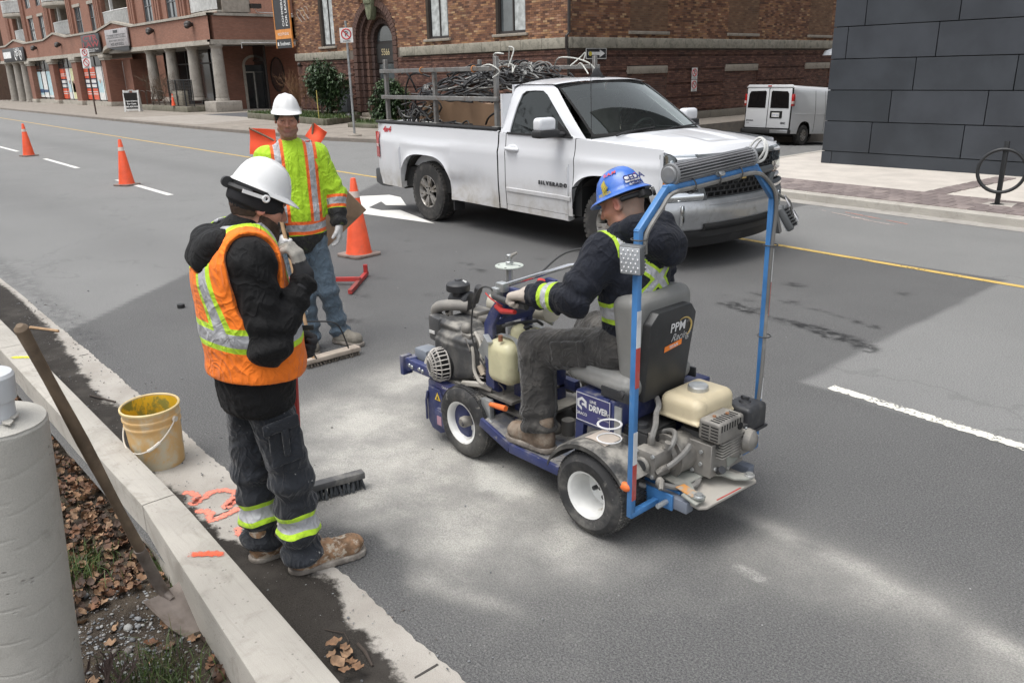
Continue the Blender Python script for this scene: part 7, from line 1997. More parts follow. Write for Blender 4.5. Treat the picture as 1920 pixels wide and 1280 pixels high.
m=MR(); m.tube([(.70,.055,.995),(.58,.04,.995),(.44,.03,1.0)],.016,10); m.build('hand_grip',wirem,hb_); m=MR(); m.tube([(.70,.63,1.05),(.60,.64,1.04),(.48,.65,1.03)],.016,10); m.build('hand_grip',wirem,hb_)
m=MR(); m.tube([(.70,.065,.945),(.64,.05,.935),(.53,.035,.955)],[.014,.015,.011],8); m.build('brake_lever',redg,hb_)
m=MR(); m.box((.66,.33,1.0),(.06,.06,.03)); m.cyl((.66,.33,1.01),(.65,.33,1.04),.022,n=12); m.build('red_switch',redg,hb_,bev=.006)
m=MR(); m.box((.60,.52,1.03),(.09,.05,.04)); m.tube([(.70,.16,1.03),(.62,.2,1.0),(.6,.4,1.02)],.006,6); m.build('switch_box',dkpl,hb_,bev=.006)
def cables(m):
 m.tube(catmull([Vector(p)for p in((.72,.09,.99),(.76,.07,1.03),(.84,.07,1.0),(.92,.09,.88),(.96,.11,.72),(.93,.13,.60),(.86,.15,.52))],6),.005,6)
 m.tube(catmull([Vector(p)for p in((.73,.4,1.05),(.75,.6,1.12),(.70,.8,1.12),(.6,.9,1.05))],6),.006,6)
part('control_cable',wirem,cables)
part('red_wire',redg,lambda m:m.tube(catmull([Vector(p)for p in((.72,.12,.93),(.80,.12,.95),(.86,.13,.97))],4),.004,5))
dw=part('depth_wheel',M('pale green plate',(.50,.54,.49),.45,dirt=(.38,.38,.34),dthr=(.5,.8),ds=10),lambda m:m.lathe((1.01,.43,1.032),(0,0,1),[(.02,0),(.074,.0),(.079,.004),(.078,.009),(.074,.007),(.02,.011)],40))
m=MR(); m.lathe((1.01,.43,.55),(0,0,1),[(.018,0),(.018,.48)],14); m.lathe((1.01,.43,1.04),(0,0,1),[(.020,0),(.020,.02),(.015,.024),(.015,.058),(.011,.062),(0,.064)],20); m.build('spindle',silver,dw)
m=MR(); m.tube([(1.0,.43,1.085),(.99,.44,1.10),(.972,.455,1.112)],[.008,.009,.007],8); m.build('lever',cast,dw)
for k in range(4):
 a=pi/4+k*pi/2+.3; m=MR(); m.cyl((1.01+.06*cos(a),.43+.06*sin(a),1.034),(1.01+.06*cos(a),.43+.06*sin(a),1.0405),.007,n=10); m.build('hole',wirem,dw)
# translucent jug with straps
def f_jug(P):
 d=d_box(P,(.755,.285,.615),(.098,.185,.118),.055)
 d=smin(d,d_cap(P,(.73,.24,.74),(.73,.24,.765),.045,.045),.02)
 return d+.008*np.exp(-((P[:,1]-.33)/.02)**2)*(P[:,0]<.74)
jg=sdf_mesh('solution_jug',f_jug,(.6,.0,.45),(.9,.6,.82),.0085,jugm,gm,flip=FL)
m=MR(); m.lathe((.73,.26,.765),(-.1,0,1),[(.040,0),(.042,.006),(.040,.03),(.030,.036),(0,.036)],24); m.build('jug_cap',dkpl,jg,ang=30)
for y in(.175,.40):
 m=MR(); G=[]
 for a in np.linspace(-.3,2*pi-1.6,26):
  c_,s2=cos(a),sin(a); e=1/((abs(c_)**4+abs(s2)**4)**.25); G.append([(.755-.101*e*c_,yy,.625+.129*e*s2)for yy in(y-.014,y+.014)])
 m.grid(G); m.build('strap',silver,jg,thick=.003)
m=MR(); m.cyl((.74,.12,.74),(.74,.12,.77),.012,n=10); m.build('drain_plug',M('copper plug',(.4,.2,.12),.4,.5),jg)
m=MR(); m.tube([(.78,.17,.80),(.74,.2,.815),(.72,.36,.80),(.72,.40,.77)],.009,7); m.build('jug_hose',wirem,jg)
text('lettering','GRACO',.034,(.6545,-.30,.645),(0,-1,0),(0,0,1),M('faded red print',(.30,.08,.05),.6),jg,off=.002,bold=.001,sx=1.2)
text('lettering','SprayRoc',.024,(.6545,-.31,.60),(0,-1,0),(0,0,1),MATS['faded red print'],jg,off=.002)
# small ironwork of the rear engine
def small(nm,mat,fn,**k):return part(nm,mat,fn,**k)
small('engine_gap_shade',wirem,lambda m:m.box((-.30,.52,.455),(.20,.24,.05)))  # dark box standing in for the shade between engine parts
for k,(x,y,z)in enumerate(((-.392,.40,.33),(-.392,.60,.33),(-.392,.50,.30),(-.40,.62,.46),(-.30,.36,.31),(-.22,.36,.44),(-.34,.365,.35),(-.34,.365,.41))):
 small('bolt',silver,lambda m:m.lathe((x,y,z),(-1,0,0)if k<4 else(0,-1,0),[(.010,0),(.009,.008),(0,.009)],8))
small('oil_filler',dkpl,lambda m:m.cyl((-.40,.42,.315),(-.425,.41,.335),.018,n=12))
small('carburettor',cast,lambda m:(m.box((-.33,.63,.43),(.07,.06,.06)),m.cyl((-.36,.63,.40),(-.36,.63,.36),.026,n=14)),bev=.008)
small('linkage',silver,lambda m:(m.tube([(-.40,.55,.455),(-.42,.60,.45),(-.40,.66,.44)],.004,5),m.bar((-.40,.64,.39),(-.42,.70,.41),.012,.006),m.tube([(-.39,.66,.40),(-.40,.72,.42),(-.37,.76,.45)],.004,5)))
small('base_bracket',yk,lambda m:m.prism([(-.02,.0),(.06,.02),(.07,.08),(.0,.10),(-.03,.05)],(-.395,.52,.30),(0,1,0),(0,0,1),(.008,0,0)),bev=.003)
small('hydraulic_hose',hose,lambda m:m.tube(catmull([Vector(p)for p in((-.28,.16,.30),(-.33,.22,.28),(-.36,.30,.275),(-.30,.42,.27),(-.2,.5,.28))],5),.013,7))
# ============================================================ PEOPLE
def wr(P,f,seed=0,n=4):
 """cloth wrinkle field, about -1..1"""
 r=np.random.RandomState(seed); t=0
 for k in range(n):
  a,b2=r.randn(3),r.randn(3); a/=np.linalg.norm(a); b2/=np.linalg.norm(b2); ff=f*(.7+.8*r.rand())
  s=np.sin(ff*(P@a)+1.8*np.sin(ff*.45*(P@b2)+r.rand()*6)+r.rand()*6)
  t=t+(1-2*np.abs(s)**.8)*.7
 return t/n
U3=lambda v:np.asarray(v,float)/np.linalg.norm(v)
def cloth(name,base,stripe=None,dirt=None,dthr=(.6,.75),ds=5,rough=.85,var=.15,spl=None,weave=420,sheen=.2,hem=None):
 """fabric; stripe bands come from the mesh attributes sil / edge (widths of sewn-on tape)"""
 b=NB(name)
 f=b.noise(4,5,.6); g2=b.noise(weave,2)
 def ridge(sc_,v):return b.math('POWER',b.math('SUBTRACT',1.0,b.math('ABSOLUTE',b.math('MULTIPLY_ADD',b.noise(sc_,2,.45,vec=b.co(v),dist=1.1),5.0,-2.5)),clamp=True),1.6)
 cre=b.math('ADD',ridge(7,(1,1,.6)),b.math('MULTIPLY',ridge(11,(1.3,.8,1)),.6))
 c=b.mix(b.rng(f,.3,.72),tuple(x*(1-var)for x in base),tuple(min(1,x*(1+var))for x in base))
 if hem:c=b.mix(b.math('GREATER_THAN',b.attr('hem'),0),c,hem)
 if dirt:c=b.mix(b.math('MULTIPLY',b.rng(b.noise(ds,6,.7,dist=.4),dthr[0],dthr[1]),.8),c,dirt)
 r_=rough
 if spl:
  sp=b.math('MULTIPLY',b.math('GREATER_THAN',b.noise(38,3,.6,dist=.8),.70),b.math('GREATER_THAN',b.noise(5,2),.50))
  c=b.mix(sp,c,spl)
 if stripe:
  e=b.math('GREATER_THAN',b.attr('edge'),0); s=b.math('GREATER_THAN',b.attr('sil'),0)
  grub=b.rng(b.noise(9,5,.65),.45,.75,0,.35)
  c=b.mix(e,c,b.mix(grub,stripe,tuple(x*.35 for x in stripe)))
  sc_=b.mix(b.rng(b.noise(14,4,.6),.3,.75),(.52,.525,.54),(.30,.305,.32))
  c=b.mix(s,c,b.mix(grub,sc_,(.16,.16,.16))); r_=b.math('MULTIPLY_ADD',s,-.35,rough)
 return b.set(col=c,rough=r_,nrm=b.bump(b.math('ADD',b.math('MULTIPLY',cre,1.7),b.math('ADD',b.math('MULTIPLY',g2,.35),b.noise(18,5,.6))),.55,.010),spec=.3,sheen=sheen)
def skin_mat():
 b=NB('skin'); c=b.attr('col','Color'); n=b.noise(140,3)
 c=b.mix(b.rng(n,.35,.7,0,.18),c,(.30,.13,.09))
 m=b.set(col=c,rough=.52,nrm=b.bump(n,.15,.002),spec=.45)
 b.p.inputs['Subsurface Weight'].default_value=.12; b.p.inputs['Subsurface Radius'].default_value=(.012,.005,.003)
 return m
skin=skin_mat()
hair_b=M('brown hair',(.055,.032,.020),.8,bump=.8,bs=260,var=.35,vs=40,bd=.006)
knit=M('black knit cap',(.014,.014,.016),.95,bump=.5,bs=320,bd=.004)
knit_g=M('dark green knit cap',(.020,.026,.022),.95,bump=.5,bs=320,bd=.004)
hat_w=M('white hard hat',(.74,.74,.73),.32,var=.03,coat=.3,dirt=(.5,.48,.45),dthr=(.62,.85),ds=9)
hat_b=M('blue hard hat',(.03,.13,.50),.35,var=.1,vs=8,coat=.3,dirt=(.10,.20,.45),dthr=(.55,.8),ds=10)
lime=(.50,.76,.04)
class Head:
 def __init__(s,c,fw,up):
  s.c=np.asarray(c,float); f=U3(fw); l=U3(np.cross(up,f)); u=np.cross(f,l); s.R=np.stack([f,l,u])
 def loc(s,P):return(P-s.c)@s.R.T
 def w(s,p):return s.c+np.asarray(p,float)@s.R
 def sdf(s,P):
  p=s.loc(P)
  d=d_ell(p,(-.012,0,.035),(.098,.077,.105))
  d=smin(d,d_ell(p,(.022,0,-.038),(.072,.062,.085)),.03)
  d=smin(d,d_ell(p,(.066,0,-.098),(.030,.030,.024)),.025)
  for k in(-1,1):
   d=smin(d,d_ell(p,(.055,k*.045,-.018),(.034,.026,.026)),.02)
   d=smin(d,d_cap(p,(.02,k*.055,-.07),(.06,k*.025,-.1),.02,.02),.02)
  d=smin(d,d_cap(p,(.082,-.034,.037),(.082,.034,.037),.014,.014),.014)
  for k in(-1,1):d=smax(d,-d_ell(p,(.103,k*.032,.016),(.017,.017,.011)),.012)
  for k in(-1,1):d=smin(d,d_ell(p,(.079,k*.032,.014),(.0135,.0145,.0125)),.004)
  d=smin(d,d_cap(p,(.090,0,.026),(.114,0,-.020),.009,.0135),.010)
  for k in(-1,1):d=smin(d,d_ell(p,(.103,k*.012,-.026),(.011,.009,.009)),.006)
  d=smin(d,d_cap(p,(.087,-.019,-.057),(.087,.019,-.057),.0075,.0075),.008)
  d=smin(d,d_cap(p,(.085,-.016,-.069),(.085,.016,-.069),.008,.008),.007)
  d=smax(d,-d_cap(p,(.102,-.022,-.063),(.102,.022,-.063),.004,.004),.006)
  for k in(-1,1):
   e=d_ell(p,(-.008,k*.080,-.002),(.022,.009,.034),rotm('Z',k*22)); e=smax(e,-d_ell(p,(-.002,k*.088,.002),(.011,.006,.019)),.006)
   d=smin(d,e,.008)
  return d
 def colour(s,V,hair=None,stub=0.0,red=.5):
  p=s.loc(V); c=np.tile(np.array([.44,.225,.155]),(len(V),1))
  def blend(w,col):
   w=np.clip(w,0,1)[:,None]; c[:]=c*(1-w)+np.array(col)*w
  g3=lambda q,r_:np.exp(-(((p-np.array(q))/np.array(r_))**2).sum(1))
  blend(red*.8*(g3((.108,0,-.015),(.03,.02,.025))+g3((.065,.05,-.02),(.03,.025,.025))+g3((.065,-.05,-.02),(.03,.025,.025))),(.46,.16,.11))
  blend(.8*(g3((-.005,.085,0),(.03,.018,.035))+g3((-.005,-.085,0),(.03,.018,.035))),(.50,.17,.13))
  if stub:blend(stub*np.clip((-.045-p[:,2])/.02,0,1)*np.clip((p[:,0]-.005)/.02,0,1)*(p[:,2]>-.15),(.20,.12,.09))
  if stub:blend(stub*.9*g3((.10,0,-.045),(.03,.03,.010)),(.18,.11,.085))
  blend(g3((.095,0,-.063),(.02,.024,.010)),(.34,.13,.11))
  for k in(-1,1):
   blend(.9*g3((.096,k*.034,.040),(.03,.020,.006)),(.10,.065,.045))
   blend(1.3*g3((.094,k*.032,.013),(.012,.013,.0045)),(.06,.05,.05))
   blend(.45*g3((.09,k*.032,.004),(.02,.02,.012)),(.30,.14,.10))
  if hair is not None:
   hm=np.clip((.0-p[:,0]-.25*np.maximum(0,-.02-p[:,2]))/.015,0,1)*np.clip((p[:,2]+.085)/.02,0,1)
   hm=np.maximum(hm,np.clip((p[:,2]-.035)/.01,0,1)*(p[:,0]<.085))*(np.abs(p[:,1])<.083)
   n=.5+.5*wr(V,300,3,3)
   blend(hm*(.65+.3*n),hair)
  return c
def hand_sdf(P,wrist,d,nrm,side,curl=(.5,.6,.5),spread=.0,thumb=(.55,.65,.35),k=1.0,wr_r=.032):
 """glove/hand: d = along the fingers, nrm = direction the palm faces, side = +1/-1 for the thumb side"""
 d=U3(d); nrm=np.asarray(nrm,float); nrm=U3(nrm-d*(nrm@d)); a=np.cross(d,nrm)*side
 w=np.asarray(wrist,float); R=np.stack([d,a,nrm],1)
 o=d_box(P,w+d*.052*k,np.array([.046,.043,.017])*k,.015*k,R)
 o=smin(o,d_cap(P,w-d*.02,w+d*.03*k,wr_r,wr_r*.9,nrm,.75),.02)
 for i,(off,L_)in enumerate(((.032,.072),(.011,.080),(-.011,.075),(-.032,.058))):
  p=w+d*.092*k+a*off*k; dd=d+a*spread*off*20; ang=0
  for j,(fr,r0,r1)in enumerate(((.45,.0125,.0115),(.32,.0115,.0105),(.23,.0105,.0085))):
   ang+=curl[j]*(1+.06*i); dr=U3(dd*cos(ang)+nrm*sin(ang)); q=p+dr*L_*fr*k
   o=smin(o,d_cap(P,p,q,r0*k,r1*k),.006 if j else .010); p=q
 t0=w+d*.025*k+a*.034*k; t1=t0+U3(d*thumb[0]+a*thumb[1]+nrm*thumb[2])*.045*k; t2=t1+U3(d*.8+a*.1+nrm*.55)*.034*k
 o=smin(o,smin(d_cap(P,t0,t1,.016*k,.0135*k),d_cap(P,t1,t2,.0135*k,.011*k),.004),.014)
 return o
def bbox(pts,pad):
 a=np.array(pts,float); return a.min(0)-pad,a.max(0)+pad
def hard_hat(par,H,col,full=False,tilt=0.0,z0=.055,s=1.0):
 """shell with crown ridges and a brim, in head coordinates"""
 n=64; rings=[]
 prof=[(0,.118),(.25,.115),(.45,.107),(.62,.094),(.77,.074),(.88,.047),(.955,.02),(1.0,0)]
 m=MB(); G=[]
 Rt=rotm('Y',tilt)
 def pt(f,l,u):return Vector(H.w(Rt@np.array([f,l,u])+np.array([0,0,z0])))
 for t,h in prof:
  row=[]
  for i in range(n):
   a=2*pi*i/n; ca,sa=cos(a),sin(a); rf=(.124 if ca>0 else .120)*s; f=rf*t*ca-.006; l=.101*s*t*sa; u=h*s*.98
   rid=math.exp(-(l/.014)**2)*.006+.004*(math.exp(-((abs(l)-.045)/.010)**2))
   u+=rid*min(1,h/.05)*(1 if t<.9 else .4); row.append(pt(f,l,u))
  G.append(row)
 for e,dz in((.25,-.004),(.7,-.012),(1.0,-.020)):
  row=[]
  for i in range(n):
   a=2*pi*i/n; ca,sa=cos(a),sin(a); ext=(.026+.014*max(0,ca))if full else(.006+.040*max(0,ca)**1.6+.004*abs(sa))
   row.append(pt(((.124 if ca>0 else .120)*s+ext*e)*ca-.006,(.101*s+ext*e*.9)*sa,dz*(1.0 if(full or ca>0)else .5)))
  G.append(row)
 m.grid(G,closev=True); o=m.build('hard_hat',col,par,ang=80,thick=.003)
 m=MB();
 for k in range(1):m.tube([pt((.108)*cos(2*pi*i/40),.090*sin(2*pi*i/40),-.008-.008*(cos(2*pi*i/40)<0))for i in range(40)],.010,6,closed=True)
 m.build('suspension_band',plast,o)
 return o,pt
def person_root(label,base):
 n=Vector((base[0],base[1],0)).normalized(); rz=math.atan2(-n.x,n.y)
 return thing('person',label,'person',(base[0],base[1],base[2]if len(base)>2 else 0),rz)
def boots(root,feet,mats,sole_m):
 for heel,toe,h in feet:
  heel=np.array(heel,float); toe=np.array(toe,float); f=U3(toe-heel); f[2]=0; f=U3(f); L_=np.linalg.norm(toe-heel); l=np.array([-f[1],f[0],0]); up=np.array([0,0,1.])
  def fn(P):
   p=np.stack([(P-heel)@f,(P-heel)@l,(P-heel)[:,2]],1)
   d=d_cap(p,(L_*.20,0,.055),(L_*.80,0,.052),.050,.050,(0,1,0),.86)
   d=smin(d,d_ell(p,(L_*.82,0,.062),(L_*.19,.052,.045)),.02)
   d=smin(d,d_cap(p,(L_*.22,0,.06),(L_*.22-.01,0,.06+h),.050,.052,(0,1,0),.88),.05)
   d=smin(d,d_cap(p,(L_*.35,0,.10),(L_*.58,0,.075),.038,.036),.03)
   d=d-.0035*wr(P,70,5)*(p[:,2]>.03)-.0025*np.cos(p[:,0]*170)*((p[:,0]>L_*.38)&(p[:,0]<L_*.62)&(p[:,2]>.07))
   return smax(d,-(p[:,2]-.022),.004)
  lo,hi=bbox([heel,toe,heel+up*(h+.16)],.09)
  b_=sdf_mesh('boot',fn,lo,hi,.007,mats,root)
  def fs(P):
   p=np.stack([(P-heel)@f,(P-heel)@l,(P-heel)[:,2]],1)
   q=p.copy(); q[:,2]=0; w=.046+.008*np.cos((p[:,0]/L_-.75)*5)
   d2=d_cap(q,(L_*.15,0,0),(L_*.86,0,0),.047,.051,(0,1,0),.95)
   return smax(d2-.006,np.abs(p[:,2]-.016)-.0155-.0*p[:,0],.004)+.0025*(np.cos(p[:,0]*220)>.3)*(p[:,2]<.012)
  sdf_mesh('sole',fs,lo,hi,.006,sole_m,b_)
def body(root,H,J,col_kw,extra=None):
 """one continuous figure under the clothes: head, neck, trunk, arms and legs"""
 def fn(P):
  d=H.sdf(P)
  d=smin(d,d_cap(P,H.w((-.022,0,-.06)),J['neck'],.056,.066),.03)
  d=smin(d,d_cap(P,J['pelvis'],J['chest'],.12,.13,J['fw'],.7),.05)
  d=smin(d,d_cap(P,J['shL'],J['shR'],.05,.05),.05)
  for s in 'LR':
   d=smin(d,d_cap(P,J['sh'+s],J['el'+s],.045,.036),.03); d=smin(d,d_cap(P,J['el'+s],J['wr'+s],.036,.026),.01)
   d=smin(d,d_cap(P,J['hip'+s],J['kn'+s],.075,.055),.04); d=smin(d,d_cap(P,J['kn'+s],J['an'+s],.050,.035),.02)
  return d
 lo,hi=bbox([J[k]for k in J if k !='fw']+[H.c],.17)
 return sdf_mesh('body',fn,lo,hi,.0055,skin,root,colour=lambda V:H.colour(V,**col_kw))
def legs_sdf(P,J,r,seed,amp=1.0,cuff=None):
 """trousers: seat, two legs with folds gathering at knee and ankle"""
 d=d_cap(P,J['hipL'],J['hipR'],r[0],r[0],J['fw'],.95)
 d=smin(d,d_cap(P,(np.asarray(J['hipL'])+np.asarray(J['hipR']))/2,J['waist'],r[0]*1.25,r[0]*1.2,J['fw'],.72),.05)
 for s in 'LR':
  a,b2,c=(np.asarray(J[k+s],float)for k in('hip','kn','an'))
  up=d_cap(P,a,b2,r[0],r[1]); lo_=d_cap(P,b2,c,r[1],r[2])
  leg=smin(up,lo_,.03)
  t1=np.clip(((P-b2)@(c-b2))/((c-b2)@(c-b2)),0,1); t0=np.clip(((P-a)@(b2-a))/((b2-a)@(b2-a)),0,1)
  ring=np.sin((P@U3(c-b2))*62+3*wr(P,14,seed+1)+2)
  leg=leg-amp*(.0055*wr(P,38,seed)+.008*wr(P,20,seed+2)+.008*ring*np.clip((t1-.62)/.3,0,1)+.006*np.sin((P@U3(b2-a))*55+2.5*wr(P,12,seed+3))*np.exp(-((t0-1)/.18)**2)+.005*ring*np.exp(-(t0/.25)**2)*(t1<.01))
  L_=(P-c)@U3(c-b2)
  leg=smax(leg,L_-(cuff if cuff is not None else .01),.008)
  d=smin(d,leg,.02)
 top=(P-np.asarray(J['waist']))@U3(np.asarray(J['waist'])-(np.asarray(J['hipL'])+np.asarray(J['hipR']))/2)
 return smax(d,top-.03,.01)
def jacket_sdf(P,J,r,seed,amp=1.0,hood=None,torso_only=False,arms_r=(.072,.062,.048),cuffs=True):
 """upper garment: trunk with hem, shoulders, sleeves with elbow folds, optional hood bundle"""
 pe,ch=np.asarray(J['hem'],float),np.asarray(J['chest'],float)
 ax=U3(ch-pe)
 d=d_cap(P,pe,ch,r[0],r[1],J['fw'],r[2])
 d=smin(d,d_cap(P,J['belly'],ch,r[0]*.98,r[1],J['fw'],r[2]),.03)
 d=smin(d,d_cap(P,J['shL'],J['shR'],r[3],r[3]),.07)
 d=smin(d,d_cap(P,ch,J['neck'],.12,.078),.06)
 d=d-amp*(.007*wr(P*np.array([1,1,.55]),19,seed)+.0045*wr(P,40,seed+1))
 low=(P-pe)@ax
 d=smax(d,-(low+r[4]),.012)
 if torso_only:return d
 for s in 'LR':
  a,b2,c=(np.asarray(J[k+s],float)for k in('sh','el','wr'))
  up=d_cap(P,a,b2,arms_r[0],arms_r[1]); lo_=d_cap(P,b2,c,arms_r[1],arms_r[2]); arm=smin(up,lo_,.025)
  t0=np.clip(((P-a)@(b2-a))/((b2-a)@(b2-a)),0,1); t1=np.clip(((P-b2)@(c-b2))/((c-b2)@(c-b2)),0,1)
  arm=arm-amp*(.005*wr(P,36,seed+4)+.006*np.sin((P@U3(b2-a))*60+2.6*wr(P,13,seed+5))*np.clip((t0-.45)/.4,0,1)*(t1<.3)+.006*np.sin((P@U3(c-b2))*80+2*wr(P,15,seed+6))*np.clip((t1-.35)/.4,0,1))
  arm=smax(arm,((P-c)@U3(c-b2))-.012,.006)
  d=smin(d,arm,.03)
 if hood is not None:d=smin(d,hood(P),.025)
 return d
def band(t,c,w0,w1):
 """signed widths for a tape: silver half width w0 inside coloured half width w1"""
 q=np.abs(t-c); return w0-q,w1-q
hv_black=M('black rubber buckle',(.02,.02,.02),.5)
work_boot=M('worn tan boot leather',(.27,.16,.09),.8,var=.45,vs=26,bump=.3,bs=60,dirt=(.50,.43,.34),dthr=(.50,.60),ds=24)
boot_grey=M('dusty grey boot',(.22,.20,.165),.85,var=.2,vs=14,bump=.3,bs=60,dirt=(.36,.33,.28),dthr=(.5,.75),ds=10)
boot_brn=M('dusty brown boot',(.17,.125,.09),.85,var=.3,vs=14,bump=.3,bs=60,dirt=(.30,.26,.21),dthr=(.45,.7),ds=10)
sole_m=M('dirty boot sole',(.20,.175,.15),.9,var=.25,vs=20,dirt=(.34,.31,.27),dthr=(.5,.7),ds=12)
glove_k=M('black knit glove',(.022,.022,.024),.85,bump=.4,bs=240,dirt=(.10,.10,.10),dthr=(.58,.8))
glove_g=M('grey glove palm',(.36,.34,.30),.85,var=.2,bump=.3,bs=200,dirt=(.15,.14,.13),dthr=(.55,.8),ds=12)
# ---------------------------------------------------------------- man in the orange vest
B1=(-2.95,1.33)
p1=person_root('bearded man in white hard hat and orange vest with hand raised to his chin',B1)
yaw=radians(14); F1=np.array([cos(yaw),sin(yaw),0]); L1=np.array([-sin(yaw),cos(yaw),0]); Zv=np.array([0,0,1.])
def at1(f,l,z,c=(-.085,.06)):
 v=F1*f+L1*l; return np.array([c[0]+v[0],c[1]+v[1],z])
J=dict(fw=F1,pelvis=at1(.0,0,.93),waist=at1(.0,0,1.0),chest=at1(-.01,0,1.29),hem=at1(.0,0,.86),belly=at1(.035,0,1.02),neck=at1(.035,0,1.485),
shL=at1(-.01,.165,1.405),shR=at1(.005,-.165,1.40),elR=np.array([-.015,-.165,1.065]),wrR=np.array([.150,-.060,1.298]),elL=at1(.04,.235,1.13),wrL=at1(.20,.10,1.01),
hipL=at1(-.02,.085,.87),hipR=at1(.01,-.085,.87),knL=at1(-.035,.10,.46),knR=at1(.075,-.095,.46),anL=np.array([-.140,.135,.075]),anR=np.array([.020,-.035,.075]))
H1=Head((.006,.080,1.575),F1*cos(radians(24))-Zv*sin(radians(24)),Zv*.9+F1*.38)
body(p1,H1,J,dict(hair=(.05,.03,.02),red=.35))
def hood1(P):
 d=d_cap(P,at1(-.10,-.085,1.455),at1(-.10,.085,1.455),.056,.056)
 d=smin(d,d_cap(P,at1(-.02,-.092,1.47),at1(-.085,-.075,1.46),.030,.045),.03); d=smin(d,d_cap(P,at1(-.02,.092,1.47),at1(-.085,.075,1.46),.030,.045),.03)
 d=smin(d,d_cap(P,at1(.06,-.06,1.43),at1(-.02,-.092,1.47),.024,.030),.02); d=smin(d,d_cap(P,at1(.06,.06,1.43),at1(-.02,.092,1.47),.024,.030),.02)
 d=smin(d,d_cap(P,at1(-.140,-.05,1.40),at1(-.140,.05,1.40),.055,.055),.05)
 d=d-.009*wr(P,26,71)
 return smax(d,-d_cap(P,at1(.05,0,1.40),np.array([.03,.085,1.70]),.075,.095),.015)
hoodie=cloth('black hoodie',(.0065,.0065,.007),dirt=(.025,.025,.025),dthr=(.62,.8),weave=300,sheen=.03)
rT=(.212,.195,.74,.088,.105)
fj=lambda P:jacket_sdf(P,J,rT,11,1.35,hood1,arms_r=(.080,.074,.050))
lo,hi=bbox([J[k]for k in('hem','chest','neck','shL','shR','elL','elR','wrL','wrR')]+[at1(-.16,0,1.5)],.24)
sdf_mesh('hoodie',fj,lo,hi,.0075,hoodie,p1)
def hemband(P):
 d=d_cap(P,at1(0,0,.83),at1(0,0,.93),.203,.20,F1,.76)-.006*wr(P*np.array([1,1,.4]),22,14)+.002*np.cos(np.arctan2((P-J['hem'])@L1,(P-J['hem'])@F1)*90)
 return smax(d,np.abs(P[:,2]-.80+.05*((P-J['hem'])@F1))-.032,.012)
sdf_mesh('hem_band',hemband,*bbox([at1(0,0,.72),at1(0,0,.92)],.24),.008,hoodie,p1)
vest_m=cloth('orange vest',(.90,.20,.018),stripe=lime,var=.08,dirt=(.5,.12,.03),dthr=(.7,.9),weave=260,sheen=.1)
JV=dict(J); JV['hem']=at1(.0,0,.97)
def fv(P):
 d=jacket_sdf(P,JV,(.220,.206,.765,.085,0.10),21,.75,None,True)-.017
 d=d-.005*np.sin(((P@Zv)*30)+2*wr(P,9,25))*np.clip((1.2-P[:,2])/.2,0,1)
 f=(P-J['chest'])@F1; l=(P-J['chest'])@L1
 d=smax(d,-(P[:,2]-.915+.10*f-.03*np.abs(l)),.008)
 for s in 'LR':
  sg=1 if s=='L' else-1
  d=smax(d,-d_cap(P,J['sh'+s]+L1*sg*.065+Zv*.015,J['sh'+s]+L1*sg*.085-Zv*.15,.108,.100,F1,1.0),.008)
 d=smax(d,-d_cap(P,at1(.12,0,1.52),at1(.17,0,1.25),.085,.012),.01)
 d=smax(d,-d_cap(P,J['neck']+Zv*.03-F1*.02,J['neck']+Zv*.3,.10,.12),.01)
 return smax(d,-(hood1(P)-.003),.006)
def av(V):
 f=(V-J['chest'])@F1; l=(V-J['chest'])@L1; z=V[:,2]+.05*f+.006*np.sin(l*20)
 s1,e1=band(z,1.105,.027,.050)
 lc=np.where(f<0,.075+.10*np.clip((1.42-z)/.32,0,1)*.9,.080+.02*np.clip((1.42-z)/.3,0,1))
 s2,e2=band(np.abs(l),lc,.022,.042); up=np.clip(z-1.11,-1,.05)
 s2=np.minimum(s2,up); e2=np.minimum(e2,up)
 return dict(sil=np.maximum(s1,s2),edge=np.maximum(e1,e2))
lo,hi=bbox([at1(0,0,.85),at1(0,0,1.55)],.26)
ve=sdf_mesh('safety_vest',fv,lo,hi,.0065,vest_m,p1,attrs=av)
m=MB(); m.box(at1(.205,-.115,1.085),(.05,.008,.022),Matrix.Rotation(yaw-.5,3,'Z')); m.build('vest_tab',hv_black,ve,bev=.003)
m=MB(); m.tube([Vector(at1(.03,-.199,z)+F1*.006*sin(z*30))for z in np.linspace(.93,1.13,9)],.004,5); m.build('vest_seam',M('orange binding',(.75,.12,.01),.8),ve)
trs=cloth('dark navy work trousers',(.020,.023,.029),stripe=lime,dirt=(.10,.10,.105),dthr=(.58,.78),ds=7,spl=(.34,.34,.33),var=.35)
ft_=lambda P:legs_sdf(P,J,(.100,.092,.086),31,1.35,.045)
def at_(V):
 s0=np.full(len(V),-1.0); e0=s0.copy()
 for s in 'LR':
  a=J['an'+s]; t=(V-J['kn'+s])@U3(a-J['kn'+s]); k=np.linalg.norm(a-J['kn'+s])
  near=d_cap(V,J['kn'+s],a,.13,.13)<0
  q=t+.006*np.sin(V[:,0]*40); sa,ea=band(q,.215,.026,.050); s0=np.where(near,np.maximum(s0,sa),s0); e0=np.where(near,np.maximum(e0,ea),e0)
 return dict(sil=s0,edge=e0)
lo,hi=bbox([J[k]for k in('waist','hipL','hipR','knL','knR','anL','anR')],.17)
tr=sdf_mesh('trousers',ft_,lo,hi,.0075,trs,p1,attrs=at_)
